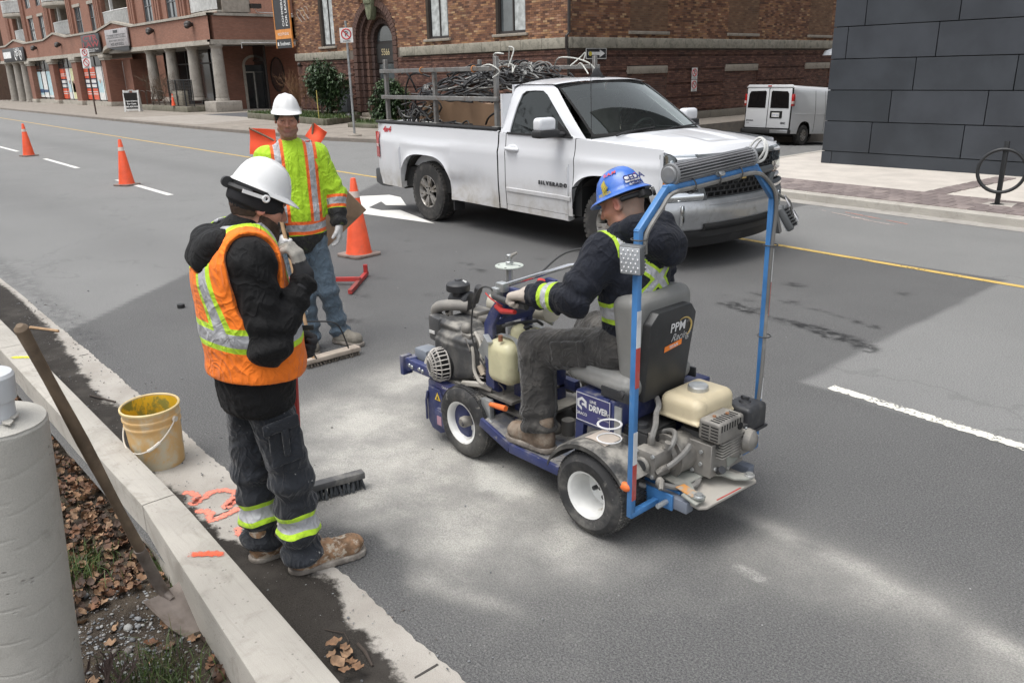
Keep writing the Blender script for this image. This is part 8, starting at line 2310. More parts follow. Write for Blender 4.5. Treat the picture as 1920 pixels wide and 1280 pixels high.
# cargo pocket with flap on the near thigh
tc=(J['hipR']*.52+J['knR']*.48); nrmR=-L1*.97+F1*.1; upv=U3(J['hipR']-J['knR']); RR=np.stack([F1,U3(np.cross(upv,F1)),upv],1)
for nm,c,hs in(('cargo_pocket',tc-L1*.092-upv*.035,(.066,.012,.085)),('pocket_flap',tc-L1*.107+upv*.055,(.074,.012,.026)),('pocket_strap',tc-L1*.112-upv*.02,(.016,.010,.062))):
 fn=lambda P,c=c,hs=hs:d_box(P,c,hs,.010,RR)-.003*wr(P,40,3)
 sdf_mesh(nm,fn,*bbox([c],.12),.0065,trs,tr)
boots(p1,[((-.045,-.055,0),(.285,.015,0),.09),((-.205,.095,0),(.10,.175,0),.09)],work_boot,sole_m)
# raised right hand, fingers curled near the mouth; left hand on the broom handle
gd_=U3((-.22,.14,1.0)); fnR=lambda P:smin(hand_sdf(P,J['wrR']+gd_*.01,gd_,(-.85,.35,.1),-1,(.55,.85,.6),thumb=(.7,.4,.65),k=1.08,wr_r=.036),d_cap(P,J['wrR']-U3(J['wrR']-J['elR'])*.03,J['wrR']+gd_*.02,.045,.040),.015)-.002*wr(P,60,2)
lo,hi=bbox([J['wrR'],J['wrR']+gd_*.2],.12)
sdf_mesh('glove',fnR,lo,hi,.0042,[glove_k,glove_g],p1,midx=lambda c:(((c-J['wrR'])@gd_>.078+.012*wr(c,30,8))&((c-J['wrR'])@np.array([-.85,.35,.1])>-.012)).astype(int))
gl=U3(J['wrL']-J['elL']); fnL=lambda P:hand_sdf(P,J['wrL'],gl,-L1*.6-Zv*.3,1,(.9,1.0,.8),k=1.05,wr_r=.036)
lo,hi=bbox([J['wrL'],J['wrL']+gl*.2],.12); sdf_mesh('glove',fnL,lo,hi,.005,glove_k,p1)
# beard, beanie, hard hat
def fb(P):
 p=H1.loc(P); d=H1.sdf(P)-.012-.010*np.clip((-.06-p[:,2])/.05,0,1)-.004*wr(P,120,4)-.003*wr(P,260,5)
 d=smin(d,d_ell(p,(.068,0,-.118),(.042,.044,.040))-.003*wr(P,120,6),.02)
 d=smax(d,p[:,2]+.030+.30*np.clip(p[:,0]-.03,0,1)-.35*np.clip(.01-p[:,0],0,.03),.010)
 d=smax(d,-(p[:,0]-.000),.012); d=smax(d,-d_ell(p,(.112,0,-.064),(.022,.020,.008)),.004); d=smax(d,-d_cap(p,(.115,0,.04),(.125,0,-.032),.016,.022),.006)
 return d
sdf_mesh('beard',fb,*bbox([H1.c,H1.w((.05,0,-.13))],.14),.0045,hair_b,p1)
def fbn(P):
 p=H1.loc(P); d=d_ell(p,(-.012,0,.036),(.108,.088,.115))-.0016*np.sin(np.arctan2(p[:,1],p[:,0])*44)*(p[:,2]<.03)
 d=smin(d,smax(d_ell(p,(-.012,0,.02),(.113,.093,.115)),np.abs(p[:,2]-.006+.25*p[:,0]*.4)-.026,.008),.006)
 return smax(d,-(p[:,2]+.022-.16*p[:,0]),.006)
sdf_mesh('knit_cap',fbn,*bbox([H1.c],.17),.0055,knit,p1)
def fhr(P):
 p=H1.loc(P); d=d_ell(p,(-.012,0,.02),(.102,.081,.112))-.004*wr(P,130,9)
 return smax(smax(d,p[:,2]+.015,.01),smax(-(p[:,2]+.075),p[:,0]+.012,.01),.01)
sdf_mesh('hair',fhr,*bbox([H1.c],.17),.005,hair_b,p1)
hh,pt1=hard_hat(p1,H1,hat_w,False,4,.070,.96)
m=MB(); m.tube([pt1(-.125,.06*sin(t),-.035+.0*t)if False else pt1(-.110*cos(t)-.012,.097*sin(t),-.030-.006*cos(t))for t in np.linspace(-1.15,1.15,16)],.012,6); m.build('ratchet_strap',plast,hh)
m=MB(); m.box(pt1(-.05,-.100,-.036),(.09,.006,.014),Matrix(H1.R.T.tolist())); m.torus(pt1(-.005,-.104,-.034),H1.R[1],.011,.005,16,6); m.build('white_adjuster',MATS['white hard hat'],hh)
m=MB(); m.cyl(pt1(-.133,-.012,-.030),pt1(-.133,.012,-.030),.022,n=14); m.build('ratchet_knob',plast,hh)
# ---------------------------------------------------------------- man in the lime jacket
B2=(-5.62,3.0)
p2=person_root('man in lime hi-vis jacket, jeans and white hard hat, white glove at side',B2)
F2=U3((.10,-1,0)); L2=U3((1,.10,0)) # facing the camera; L2 = his left, image right
a2=lambda l,f,z,c=(-.125,0):np.array([c[0],c[1],z])+L2*l+F2*f
J=dict(fw=F2,pelvis=a2(.01,0,.93),waist=a2(.01,0,1.02),chest=a2(0,-.01,1.36),hem=a2(.01,.0,.90),belly=a2(.01,.025,1.08),neck=a2(-.01,.0,1.565),
shL=a2(.175,0,1.485),shR=a2(-.19,0,1.475),elL=np.array([.165,.03,1.19]),wrL=np.array([.168,-.045,.965]),elR=np.array([-.365,-.03,1.18]),wrR=np.array([-.265,-.245,.93]),
hipL=a2(.095,0,.89),hipR=a2(-.085,0,.89),knL=np.array([.035,-.03,.47]),knR=np.array([-.135,-.05,.47]),anL=np.array([.105,.0,.095]),anR=np.array([-.125,-.08,.095]))
H2=Head(a2(-.015,.045,1.752),F2*.95-Zv*.20+L2*(-.10),Zv+F2*.3)
body(p2,H2,J,dict(hair=(.06,.05,.045),stub=.75,red=.6))
org=(.88,.15,.03)
jk=cloth('lime hi-vis jacket',(.40,.64,.025),stripe=org,hem=(.018,.018,.018),var=.08,dirt=(.17,.24,.04),dthr=(.60,.80),ds=6,weave=300,rough=.65,sheen=.1)
rJ=(.190,.205,.70,.088,.14)
lo,hi=bbox([J[k]for k in('hem','chest','neck','shL','shR','elL','elR','wrL','wrR')],.24)
def f2(P):
 d=jacket_sdf(P,J,rJ,51,1.0,None,arms_r=(.088,.080,.062))
 col=smax(d_cap(P,J['neck']-Zv*.03,J['neck']+Zv*.035+F2*.012,.090,.080,F2,.95),-d_cap(P,J['neck']-Zv*.04,J['neck']+Zv*.1+F2*.02,.070,.066),.006)
 col=smax(col,(P-J['neck'])@Zv-.030+.45*((P-J['neck'])@F2),.006); col=smax(col,-smin(d_box(P,J['neck']+F2*.09+Zv*.03,(.028,.05,.06),.01),np.full(len(P),9.),.001),.008)
 d=smin(d,col,.015)
 l=(P-J['chest'])@L2; f=(P-J['chest'])@F2
 d=d-.0045*np.exp(-((l-.012)/.018)**2)*(f>0)*(P[:,2]<1.52) # front placket
 d=d+.004*np.exp(-((l-.034)/.005)**2)*(f>0)
 for k in(-1,1):d=d-.008*np.exp(-(np.maximum(np.abs(l-.11*k)-.055,0)/.006)**2)*np.exp(-(np.maximum(np.abs(P[:,2]-1.10)-.03,0)/.005)**2)*(f>.05)
 return d
def at2(V):
 l=(V-J['chest'])@L2; z=V[:,2]
 arm=np.full(len(V),False); n=len(V); s0=np.full(n,-1.); e0=np.full(n,-1.); hem=np.full(n,-1.)
 tor=d_cap(V,J['hem'],J['chest'],.19,.20,F2,.7)
 for s in 'LR':
  da=np.minimum(d_cap(V,J['sh'+s],J['el'+s],.088,.08),d_cap(V,J['el'+s],J['wr'+s],.08,.062)); isA=(da<tor-.012)&(z<1.46)
  t=(V-J['el'+s])@U3(J['wr'+s]-J['el'+s]); L_=np.linalg.norm(J['wr'+s]-J['el'+s])
  sa,ea=band(t,.065,.024,.047)
  s0=np.where(isA,np.maximum(s0,sa),s0); e0=np.where(isA,np.maximum(e0,ea),e0); hem=np.where(isA,np.maximum(hem,t-.118),hem); arm|=isA
 s1,e1=band(z-.03*l+.004*np.sin(l*25),.965,.026,.052); s2,e2=band(np.abs(l-.005),.118,.023,.046)
 g_=np.clip(z-1.01,-1,.05); gap=np.clip(np.abs(z-1.10)-.0,-1,1)
 s2=np.minimum(s2,g_); e2=np.minimum(e2,g_)
 s0=np.where(arm,s0,np.maximum(s1,s2)); e0=np.where(arm,e0,np.maximum(e1,e2)); hem=np.where(arm,hem,.908+.03*l-z)
 return dict(sil=s0,edge=e0,hem=hem)
sdf_mesh('jacket',f2,lo,hi,.0075,jk,p2,attrs=at2)
jean=cloth('faded blue jeans',(.085,.12,.155),dirt=(.045,.05,.055),dthr=(.5,.75),ds=6,spl=(.35,.36,.36),var=.35,weave=240)
lo,hi=bbox([J[k]for k in('waist','hipL','hipR','knL','knR','anL','anR')],.17)
sdf_mesh('jeans',lambda P:legs_sdf(P,J,(.098,.082,.078),61,1.1,.035),lo,hi,.0085,jean,p2)
boots(p2,[((.055,.04,0),(.255,-.15,0),.09),((-.13,-.02,0),(-.115,-.30,0),.09)],boot_grey,sole_m)
gw=M('white cotton glove',(.62,.61,.60),.9,bump=.4,bs=200,dirt=(.40,.39,.38),dthr=(.55,.8),ds=14)
fnL=lambda P:hand_sdf(P,J['wrL'],(-.06,-.12,-1),(-1,.25,0),-1,(.30,.45,.35),thumb=(.8,.35,.3),k=1.08,wr_r=.036)
lo,hi=bbox([J['wrL'],J['wrL']-Zv*.2],.10); sdf_mesh('glove',fnL,lo,hi,.005,gw,p2)
gr_d=U3((.30,-.75,-.4)); fnR=lambda P:hand_sdf(P,J['wrR'],gr_d,(.8,.5,0),-1,(1.0,1.1,.8),k=1.06,wr_r=.036)
lo,hi=bbox([J['wrR'],J['wrR']+gr_d*.2],.11); sdf_mesh('glove',fnR,lo,hi,.005,gw,p2)
def fb2(P):
 p=H2.loc(P); d=d_ell(p,(-.012,0,.030),(.108,.0875,.118))-.0014*np.sin(np.arctan2(p[:,1],p[:,0])*46)
 t_=np.clip((p[:,0]-.015)/.06,0,1)
 return smax(d,-(p[:,2]+.052-.094*t_*t_*(3-2*t_)),.006)
sdf_mesh('knit_cap',fb2,*bbox([H2.c],.17),.0055,knit_g,p2)
hh,pt2=hard_hat(p2,H2,hat_w,False,-9,.066,.98)
m=MB(); m.box(H2.w((.109,0,.060)),(.012,.055,.012),Matrix(H2.R.T.tolist())); m.build('cap_label',gw,hh)
# ---------------------------------------------------------------- driver on the machine
p3=thing('person','seated driver in blue hard hat and navy hoodie with lime bands, seen from behind','person',(-2.25,2.45,0),pi)
v3=lambda x,yr,z:np.array([x,-yr,z])
F3=np.array([1.,0,0]); L3=np.array([0,1.,0])
J=dict(fw=F3,pelvis=v3(.085,.40,.83),waist=v3(.09,.40,.92),chest=v3(.105,.395,1.155),hem=v3(.085,.40,.84),belly=v3(.105,.40,.95),neck=v3(.105,.385,1.345),
shL=v3(.13,.215,1.275),shR=v3(.12,.575,1.275),elL=v3(.165,.055,1.085),wrL=v3(.405,.035,1.065),elR=v3(.20,.70,1.08),wrR=v3(.43,.645,1.07),
hipL=v3(.12,.30,.80),hipR=v3(.12,.50,.80),knL=v3(.525,.175,.735),knR=v3(.53,.60,.735),anL=v3(.485,.140,.355),anR=v3(.50,.62,.355))
H3=Head(v3(.150,.365,1.470),F3*.86-Zv*.42+L3*.28,Zv+F3*.45)
body(p3,H3,J,dict(hair=(.20,.165,.135),stub=.35,red=.9))
navy_h=cloth('navy hoodie',(.009,.011,.018),stripe=(.42,.62,.05),dirt=(.035,.035,.04),dthr=(.6,.8),var=.25,weave=280,sheen=.05)
def hood3(P):
 d=d_cap(P,v3(.02,.30,1.385),v3(.02,.47,1.385),.062,.062)
 d=smin(d,d_cap(P,v3(-.045,.37,1.32),v3(-.045,.47,1.31),.072,.072),.05); d=smin(d,d_cap(P,v3(-.075,.42,1.25),v3(-.075,.47,1.25),.045,.045),.04)
 d=smin(d,d_cap(P,v3(.10,.275,1.365),v3(.03,.29,1.385),.045,.05),.03); d=smin(d,d_cap(P,v3(.10,.49,1.365),v3(.03,.48,1.385),.045,.05),.03)
 d=d-.010*wr(P,24,81)
 return smax(d,-d_cap(P,v3(.11,.385,1.33),v3(.15,.37,1.50),.068,.085),.012)
f3=lambda P:jacket_sdf(P,J,(.170,.195,.74,.092,.085),71,1.55,hood3,arms_r=(.090,.082,.058))
def at3(V):
 f=(V-J['chest'])@F3; l=(V-J['chest'])@L3; z=V[:,2]; n=len(V)
 s0=np.full(n,-1.); e0=s0.copy(); arm=np.full(n,False)
 tor=d_cap(V,J['hem'],J['chest'],.17,.195,F3,.74)
 for s in 'LR':
  da=np.minimum(d_cap(V,J['sh'+s],J['el'+s],.09,.082),d_cap(V,J['el'+s],J['wr'+s],.082,.058)); isA=(da<tor-.02)&((V-J['sh'+s])@U3(J['el'+s]-J['sh'+s])>.01)
  t=(V-J['el'+s])@U3(J['wr'+s]-J['el'+s]); sa,ea=band(t,.125,.020,.043)
  s0=np.where(isA,np.maximum(s0,sa),s0); e0=np.where(isA,np.maximum(e0,ea),e0); arm|=isA
 s1,e1=band(z,.995,.026,.050)
 up=np.clip(z-1.0,-1,.05)
 # straps over the shoulders; crossed on the back
 lx=np.where(f<-.0,.150*np.clip((z-1.155)/.12,-1.2,1.05),.12)
 sA,eA=band(l,lx,.027,.050); sB,eB=band(l,-lx,.027,.050)
 sC,eC=np.maximum(sA,sB),np.maximum(eA,eB)
 cap_=np.abs(np.abs(l)-.150); tops=(z>1.27); s4,e4=.024-cap_,.046-cap_
 sC=np.where(tops,s4,sC); eC=np.where(tops,e4,eC)
 sC=np.minimum(sC,up); eC=np.minimum(eC,up)
 hd=hood3(V)<.012
 s0=np.where(arm,s0,np.maximum(s1,sC)); e0=np.where(arm,e0,np.maximum(e1,eC))
 return dict(sil=np.where(hd,-1,s0),edge=np.where(hd,-1,e0))
lo,hi=bbox([J[k]for k in('hem','chest','neck','shL','shR','elL','elR','wrL','wrR')]+[v3(-.06,.4,1.3)],.23)
sdf_mesh('hoodie',f3,lo,hi,.0075,navy_h,p3,attrs=at3)
wp3=cloth('dusty charcoal work trousers',(.040,.038,.036),dirt=(.135,.125,.112),dthr=(.45,.75),ds=5,var=.35,weave=260)
lo,hi=bbox([J[k]for k in('waist','hipL','hipR','knL','knR','anL','anR')],.19)
ft3=lambda P:legs_sdf(P,J,(.115,.102,.094),91,1.25,.03)
t3=sdf_mesh('trousers',ft3,lo,hi,.0075,wp3,p3)
tc=J['hipL']*.45+J['knL']*.55; ax_=U3(J['knL']-J['hipL']); nl=U3(L3-ax_*(L3@ax_)); R3=np.stack([ax_,nl,np.cross(ax_,nl)],1)
for c,hs in((tc+nl*.088-ax_*.02,(.085,.016,.062)),(tc+nl*.094-ax_*.10,(.022,.014,.066))):
 sdf_mesh('cargo_pocket',lambda P,c=c,hs=hs:d_box(P,c,hs,.012,R3)-.004*wr(P,35,6),*bbox([c],.13),.007,wp3,t3)
boots(p3,[(v3(.385,.145,.222),v3(.675,.115,.222),.10),(v3(.40,.62,.222),v3(.69,.63,.222),.10)],boot_brn,sole_m)
gb_=M('dirty beige glove',(.42,.37,.32),.9,bump=.4,bs=200,dirt=(.26,.22,.19),dthr=(.48,.75),ds=14)
for s,th in(('L',1),('R',-1)):
 d0=U3(J['wr'+s]-J['el'+s]); fn=lambda P,s=s,th=th,d0=d0:smin(hand_sdf(P,J['wr'+s]+d0*.012,d0+np.array([0,0,-.10]),(-.15,0,-1),th*-1,(.95,1.15,.9),thumb=(.75,.45,.6),k=1.12,wr_r=.038),d_cap(P,J['wr'+s]-d0*.02,J['wr'+s]+d0*.03,.042,.038),.012)
 lo,hi=bbox([J['wr'+s],J['wr'+s]+d0*.2],.11); sdf_mesh('glove',fn,lo,hi,.0048,gb_,p3)
hh,pt3=hard_hat(p3,H3,hat_b,True,0,.052,.96)
m=MB(); m.box(pt3(-.112,.0,-.045),(.04,.09,.032),Matrix(H3.R.T.tolist())); m.tube([pt3(-.104*cos(t)-.004,.09*sin(t),-.042)for t in np.linspace(-1.3,1.3,16)],.013,6); m.build('ratchet_strap',plast,hh,bev=.006)
m=MB(); m.lathe(pt3(-.130,-.045,-.045),-H3.R[0]-H3.R[1]*.4,[(.020,0),(.020,.014),(0,.016)],14); m.build('ratchet_knob',dkpl,hh)
# stickers wrapped onto the hat shell
def hat_patch(name,a0,a1,h0,h1,mat,off=.003):
 def q(a,h):
  h=max(0,h); t=1-h**2.2*.62; ca,sa=cos(a),sin(a); rf=(.124 if ca>0 else .120)*.96+off
  return pt3(rf*t*ca-.006,(.101*.96+off)*t*sa,h*.100)
 m=MB(); m.grid([[q(a0+(a1-a0)*i/10,h0+(h1-h0)*j/4)for j in range(5)]for i in range(11)]); return m.build(name,mat,hh),q
rs=radians
pat,q=hat_patch('sticker',rs(128),rs(172),.18,.46,mw,.0035)
def on_hat(s,size,a,h,mat,par,bold=.001,sh=0):
 p=q(a,h); e=q(a+.06,h)-q(a-.06,h); v_=q(a,h+.08)-q(a,h-.08); text('lettering',s,size,p,e,v_-e*(v_.dot(e)/e.dot(e)),mat,par,off=.0075,bold=bold,shear=sh)
navl=M('navy letters',(.02,.025,.10),.5)
on_hat('CEDA',.040,rs(150),.32,navl,pat,.0016)
m=MB(); m.ell(q(rs(166),.50),(.005,.005,.005)); m.build('red_dot',redg,pat)
pat2,q=hat_patch('sticker',rs(135),rs(170),.02,.12,M('worn white sticker',(.55,.57,.62),.5,dirt=(.15,.25,.5),dthr=(.45,.7),ds=20),.004)
on_hat('CEDA',.022,rs(152),.07,navl,pat2)
gold=M('gold decal',(.42,.34,.05),.5)
for k in range(5):
 m=MB(); a=rs(72-2*k); m.tube([q(a+.02*k,.12+.075*k),q(a+.12,.20+.08*k),q(a+.24-.015*k,.32+.085*k)],[.004,.006,.003],5); m.build('wing_decal',gold,hh)
on_hat('HONDA',.018,rs(78),.04,gold,hh); on_hat('S.A.M',.026,rs(95),.80,M('red marker',(.55,.06,.05),.6),hh,.001)
# ============================================================ NEAR OBJECTS AND GROUND LITTER
# concrete pier with a capped plastic pipe
pier_c=concrete('pier concrete',(.47,.455,.415),stain=(.27,.255,.225),amt=.50,grain=240,pits=26)
t=thing('concrete_pier','round pale concrete pier with spiral form seams at the left edge of the planting bed','concrete pier',(-2.775,.232,-.3))
t.rotation_euler=(radians(-3.2),radians(2.8),0)
m=MB(); G=[]; n=56
for k in range(421):
 z=1.40*k/420; row=[]
 for i in range(n):
  a=2*pi*i/n; ph=(z*1.0+.05*cos(a+.9)+.012*a)/.118; fr=ph-math.floor(ph); dd=min(fr,1-fr)
  r_=.152-.0020*math.exp(-(dd/.022)**2)+.0006*sin(3*a+9*z)-(.004 if z>1.39 else 0); row.append((r_*cos(a),r_*sin(a),z))
 G.append(row)
m.grid(G,closev=True,flip=True)
b0=G[-1]; m.grid([b0,[(x*.6,y*.6,1.412)for x,y,z in b0],[(x*.02,y*.02,1.415)for x,y,z in b0]],closev=True,flip=True)
m.build('shaft',pier_c,t,ang=70)
pvc=M('grey plastic pipe',(.56,.58,.60),.4,var=.04,dirt=(.45,.45,.44),dthr=(.6,.8))
m=MB(); m.lathe((.025,.01,1.405),AZ,[(.056,0),(.056,.085)],32); pp=m.build('pipe',pvc,t)
m=MB(); m.lathe((.025,.01,1.475),AZ,[(.064,0),(.066,.006),(.066,.072),(.060,.082),(.03,.088),(0,.089)],36); m.build('pipe_cap',pvc,pp,ang=30)
for k,(x,y,r_)in enumerate(((.075,-.02,.035),(.09,.03,.025),(.05,.05,.03))):
 m=MB(); m.prism([(r_*(1+.2*sin(5*a+k))*cos(a),r_*.6*sin(a))for a in np.linspace(0,2*pi,10)[:-1]],(x,y,1.415+.003*k),(1,0,.03),(0,1,0),(0,0,.004)); m.build('paint_flake',M('pale flake',(.5,.48,.43),.7),t)
# long-handled shovel leaning on the pier
ash=M('grey weathered wood',(.17,.125,.085),.85,var=.25,vs=8,bump=.35,bs=50,dirt=(.095,.07,.05),dthr=(.5,.75),ds=6)
rust=M('muddy shovel steel',(.20,.17,.15),.7,.3,var=.2,vs=14,bump=.3,bs=40,dirt=(.12,.095,.075),dthr=(.46,.68),ds=8)
S0=Vector((-3.172,.808,.03)); S1=Vector((-2.64,.43,1.37)); TP=Vector((-2.863,.893,-.085))
t=thing('shovel','long-handled muddy shovel leaning on the concrete pier, blade in the soil by the kerb','shovel',(-2.95,.86,-.08))
loc=lambda p:Vector(p)-Vector((-2.95,.86,-.08))
m=MB(); P=[S0.lerp(S1,q)+Vector((0,0,.012*sin(q*pi)))for q in np.linspace(.06,1,14)]
m.tube([loc(p)for p in P]+[loc(S1)+(S1-S0).normalized()*.012],[.019+.002*sin(i)for i in range(14)]+[.010],12); m.build('handle',ash,t)
dirb=(TP-S0).normalized(); side=dirb.cross(Vector((0,0,1))).normalized(); upb=side.cross(dirb)
m=MB(); m.tube([loc(S0.lerp(S1,.20)),loc(S0.lerp(S1,.10)),loc(S0.lerp(S1,.03)),loc(S0-Vector((0,0,.01))+dirb*.03),loc(S0+dirb*.08-Vector((0,0,.006)))],[.022,.023,.024,.022,.012],12); m.build('socket',rust,t)
G=[]
for i in range(15):
 q=i/14; w=.098*(1 if q<.45 else max(.02,sqrt(max(0,1-((q-.45)/.55)**2.2)))); row=[]
 for j in range(11):
  v_=-1+j/5; row.append(loc(S0+dirb*(.025+.315*q)+side*(w*v_)+upb*(.024*v_*v_*(1-.6*q)+.010*(1-q)*math.exp(-(v_/.25)**2)-.015)))
 G.append(row)
m=MB(); m.grid(G); m.build('blade',rust,t,thick=.003)
# paint pail
pail_m=M('stained yellow pail',(.66,.42,.17),.5,var=.12,vs=3,dirt=(.60,.54,.40),dthr=(.42,.62),ds=6)
t=thing('bucket','yellow paint-stained plastic bucket with white wire handle standing on the gutter','bucket',(-4.425,1.25,.006),radians(20))
t.rotation_euler=(radians(2),radians(1),radians(20))
m=MB(); m.lathe((0,0,0),AZ,[(.0,.004),(.126,.004),(.131,.0),(.133,.012),(.143,.245),(.149,.247),(.149,.256),(.1445,.262),(.1455,.285),(.152,.288),(.152,.298),(.147,.304),(.1485,.335),(.156,.338),(.156,.348),(.150,.352),(.145,.348),(.142,.30),(.128,.02),(0,.015)],56,0,False); m.build('shell',pail_m,t,ang=30)
m=MB(); m.lathe((0,0,0),AZ,[(.1425,.345),(.1395,.30),(.1265,.026),(0,.022)],48,0,False);
m.f=[tuple(f)for f in m.f]; m.build('paint_residue',M('dried yellow paint',(.72,.45,.03),.45,var=.2,vs=5,dirt=(.26,.24,.05),dthr=(.46,.52),ds=4),t)
m=MB(); m.lathe((0,0,0),AZ,[(.1455,.3505),(.150,.3545),(.1565,.350),(.1565,.340)],56,0,False); m.build('rim',M('cream rim',(.66,.52,.26),.5),t)
ch_=Vector((0,0,0)); m=MB(); hw=M('white wire handle',(.66,.62,.54),.5)
pv=radians(10); e1=Vector((cos(pv),sin(pv),0)); e2=Vector((sin(pv),-cos(pv),0))
arc_=[e1*(.158*cos(a))+e2*(.158+.012)*sin(a)*.96+Vector((0,0,.285-.155*sin(a)))for a in np.linspace(0,pi,24)]
m.tube(arc_,.0042,6); h_=m.build('handle',hw,t)
m=MB(); m.tube(arc_[5:9],.010,8); m.build('grip',hw,h_)
m=MB();[m.cyl(e1*k*.150+Vector((0,0,.285)),e1*k*.164+Vector((0,0,.285)),.016,n=10)for k in(1,-1)]; m.build('ear',hw,h_)
# brooms
bris=M('grey broom bristle',(.055,.06,.065),.8,var=.3,vs=30); bris2=M('tan dusty bristle',(.10,.085,.07),.9)
def broom(name,label,a,b2,w,h,blockm,brm,hdl,handm,hr,tufts,brace=None):
 a=Vector(a); b2=Vector(b2); c=(a+b2)/2; t=thing(name,label,'broom',c); d=(b2-a).normalized(); s_=Vector((-d.y,d.x,0)); L_=(b2-a).length
 m=MB(); m.bar(-d*L_/2+Vector((0,0,h+.018)),d*L_/2+Vector((0,0,h+.018)),w,.036); m.build('block',blockm,t,bev=.006)
 r=random.Random(3); m=MB()
 for i in range(tufts):
  for j in range(3):
   x=(-.5+(i+.5)/tufts)*L_*.97; y=(j-1)*w*.32
   for k in range(3):
    p=d*(x+r.uniform(-.004,.004))+s_*(y+r.uniform(-.003,.003)); q=p*1.0+d*r.uniform(-.012,.012)+s_*(y*.55+r.uniform(-.012,.012))
    m.tube([p+Vector((0,0,h+.004)),(p+q)/2+Vector((0,0,h*.5)),q+Vector((0,0,.003))],[.0045,.006,.0035],5)
 m.build('bristles',brm,t)['kind']='stuff'
 m=MB(); m.tube([Vector(p)-c for p in hdl],hr,10); m.build('handle',handm,t)
 if brace:
  m=MB()
  for bpts in brace:m.tube(catmull([Vector(p)-c for p in bpts],4),.006,6)
  m.build('brace',plast,t)
 return t
broom('street_broom',"wide street broom with grey bristles lying behind the orange-vested man's legs",(-3.50,1.31,0),(-3.37,1.93,0),.055,.058,M('dark broom block',(.06,.06,.062),.6,dirt=(.25,.24,.22),dthr=(.5,.75)),bris,[(-3.42,1.60,.09),(-3.08,1.49,1.12)],redp,.012,26)
wood=M('pale tool wood',(.42,.27,.15),.7,var=.2,vs=9,bump=.2,bs=40,dirt=(.2,.15,.1),dthr=(.55,.8))
broom('push_broom','push broom with wooden handle and dusty block standing before the lime-jacketed man',(-5.24,2.58,0),(-5.24,3.05,0),.085,.03,M('dusty wood block',(.40,.34,.28),.85,dirt=(.25,.2,.16)),bris2,
[(-5.22,2.66,.05),(-5.50,2.645,1.16)],wood,.014,18,brace=[[(-5.30,2.66,.33),(-5.24,2.84,.30),(-5.22,2.90,.24),(-5.23,2.96,.07)],[(-5.25,2.64,.2),(-5.20,2.67,.06)]])
# leaf litter, gravel, grass, stems
leafm=[M('dead leaf %d'%i,c,.75,var=.35,vs=30,bump=.3,bs=60)for i,c in enumerate(((.145,.068,.034),(.095,.050,.030),(.20,.112,.060),(.060,.038,.027),(.25,.155,.09)))]
def leaf_geo(r,p,size,V,F,MI,flat=False):
 """a curled leaf with a toothed outline"""
 yaw=r.rand()*2*pi; pit=r.randn()*(.15 if flat else .5); rol=r.randn()*(.15 if flat else .5); cu=.35+.7*r.rand(); fold=.3*r.rand()
 R_=np.array(Matrix.Rotation(yaw,3,'Z')@Matrix.Rotation(pit,3,'Y')@Matrix.Rotation(rol,3,'X'))
 w=[0,.30,.42,.34,.46,.22,0]; b0=len(V)
 for i in range(7):
  x=(i/6-.5)*size
  for j,sg in enumerate((-1,0,1)):
   y=sg*w[i]*size*.9; z=cu*(x*x+y*y)/size*1.2+fold*abs(y)+.08*size*sin(i*2.1+sg)
   V.append(p+R_@np.array([x,y,z]))
 k=r.randint(len(leafm))
 for i in range(6):
  for j in range(2):F.append((b0+i*3+j,b0+i*3+3+j,b0+i*3+4+j,b0+i*3+1+j)); MI.append(k)
r=np.random.RandomState(44); V,F,MI=[],[],[]
cnt=0
while cnt<3800:
 x=-2.2-5.4*r.rand()**1.5; y=.05+.93*r.rand()
 if y>inn(x)-.02:continue
 gr_=((x+3.03)/.30)**2+((y-.60)/.26)**2
 dens=1.0 if x<-3.35 else(.9 if(y>.80 and x>-2.85)or x>-2.55 else .12)
 if gr_<1:dens=.03
 if r.rand()>dens:continue
 z=float(bed_z(np.array([x]),np.array([y]))[0])+.006+.028*r.rand()*dens
 leaf_geo(r,np.array([x,y,z]),.026+.034*r.rand(),V,F,MI); cnt+=1
o=np_mesh('leaf_litter',V,F,leafm,None,midx=MI); tag(o,'brown dead leaves covering the planting bed beside the kerb','leaves',kind='stuff')
for i,(x,y)in enumerate(((-2.30,1.12),(-2.26,1.16),(-2.24,1.11),(-2.29,1.17),(-2.20,1.14),(-2.33,1.15),(-2.17,1.10),(-2.15,1.14))):
 V,F,MI=[],[],[]; leaf_geo(np.random.RandomState(60+i),np.zeros(3),.045+.01*(i%3),V,F,MI,True)
 o=np_mesh('dead_leaf',V,F,leafm,None,midx=[4 if i<3 else 2]*len(MI)); o.location=(x,y,.03+.004*i)
 tag(o,'small curled tan dead leaf in the cluster on the dark gutter dirt','leaf','dead leaves clustered on the gutter dirt')
stone_g=[M('grey pebble %d'%i,c,.8,var=.2,vs=20)for i,c in enumerate(((.19,.195,.20),(.12,.125,.13),(.27,.27,.26),(.14,.125,.115)))]
def pebble_geo(r,p,s,V,F,MI):
 b0=len(V); R_=np.array(Matrix.Rotation(r.rand()*6,3,'Z')@Matrix.Rotation(r.randn()*.3,3,'X')); n_=7
 prof=[(.0,-1),(.8,-.5),(1,.1),(.65,.75),(0,.95)]; rows=[]
 jit=.8+.4*r.rand(n_)
 for q,h in prof:
  for i in range(n_):
   a=2*pi*i/n_; V.append(p+R_@(np.array([q*jit[i]*cos(a),q*jit[i]*.75*sin(a),h*.5])*s))
 for k in range(4):
  for i in range(n_):F.append((b0+k*n_+i,b0+k*n_+(i+1)%n_,b0+(k+1)*n_+(i+1)%n_,b0+(k+1)*n_+i)); MI.append(_k[0])
_k=[0]
V,F,MI=[],[],[]
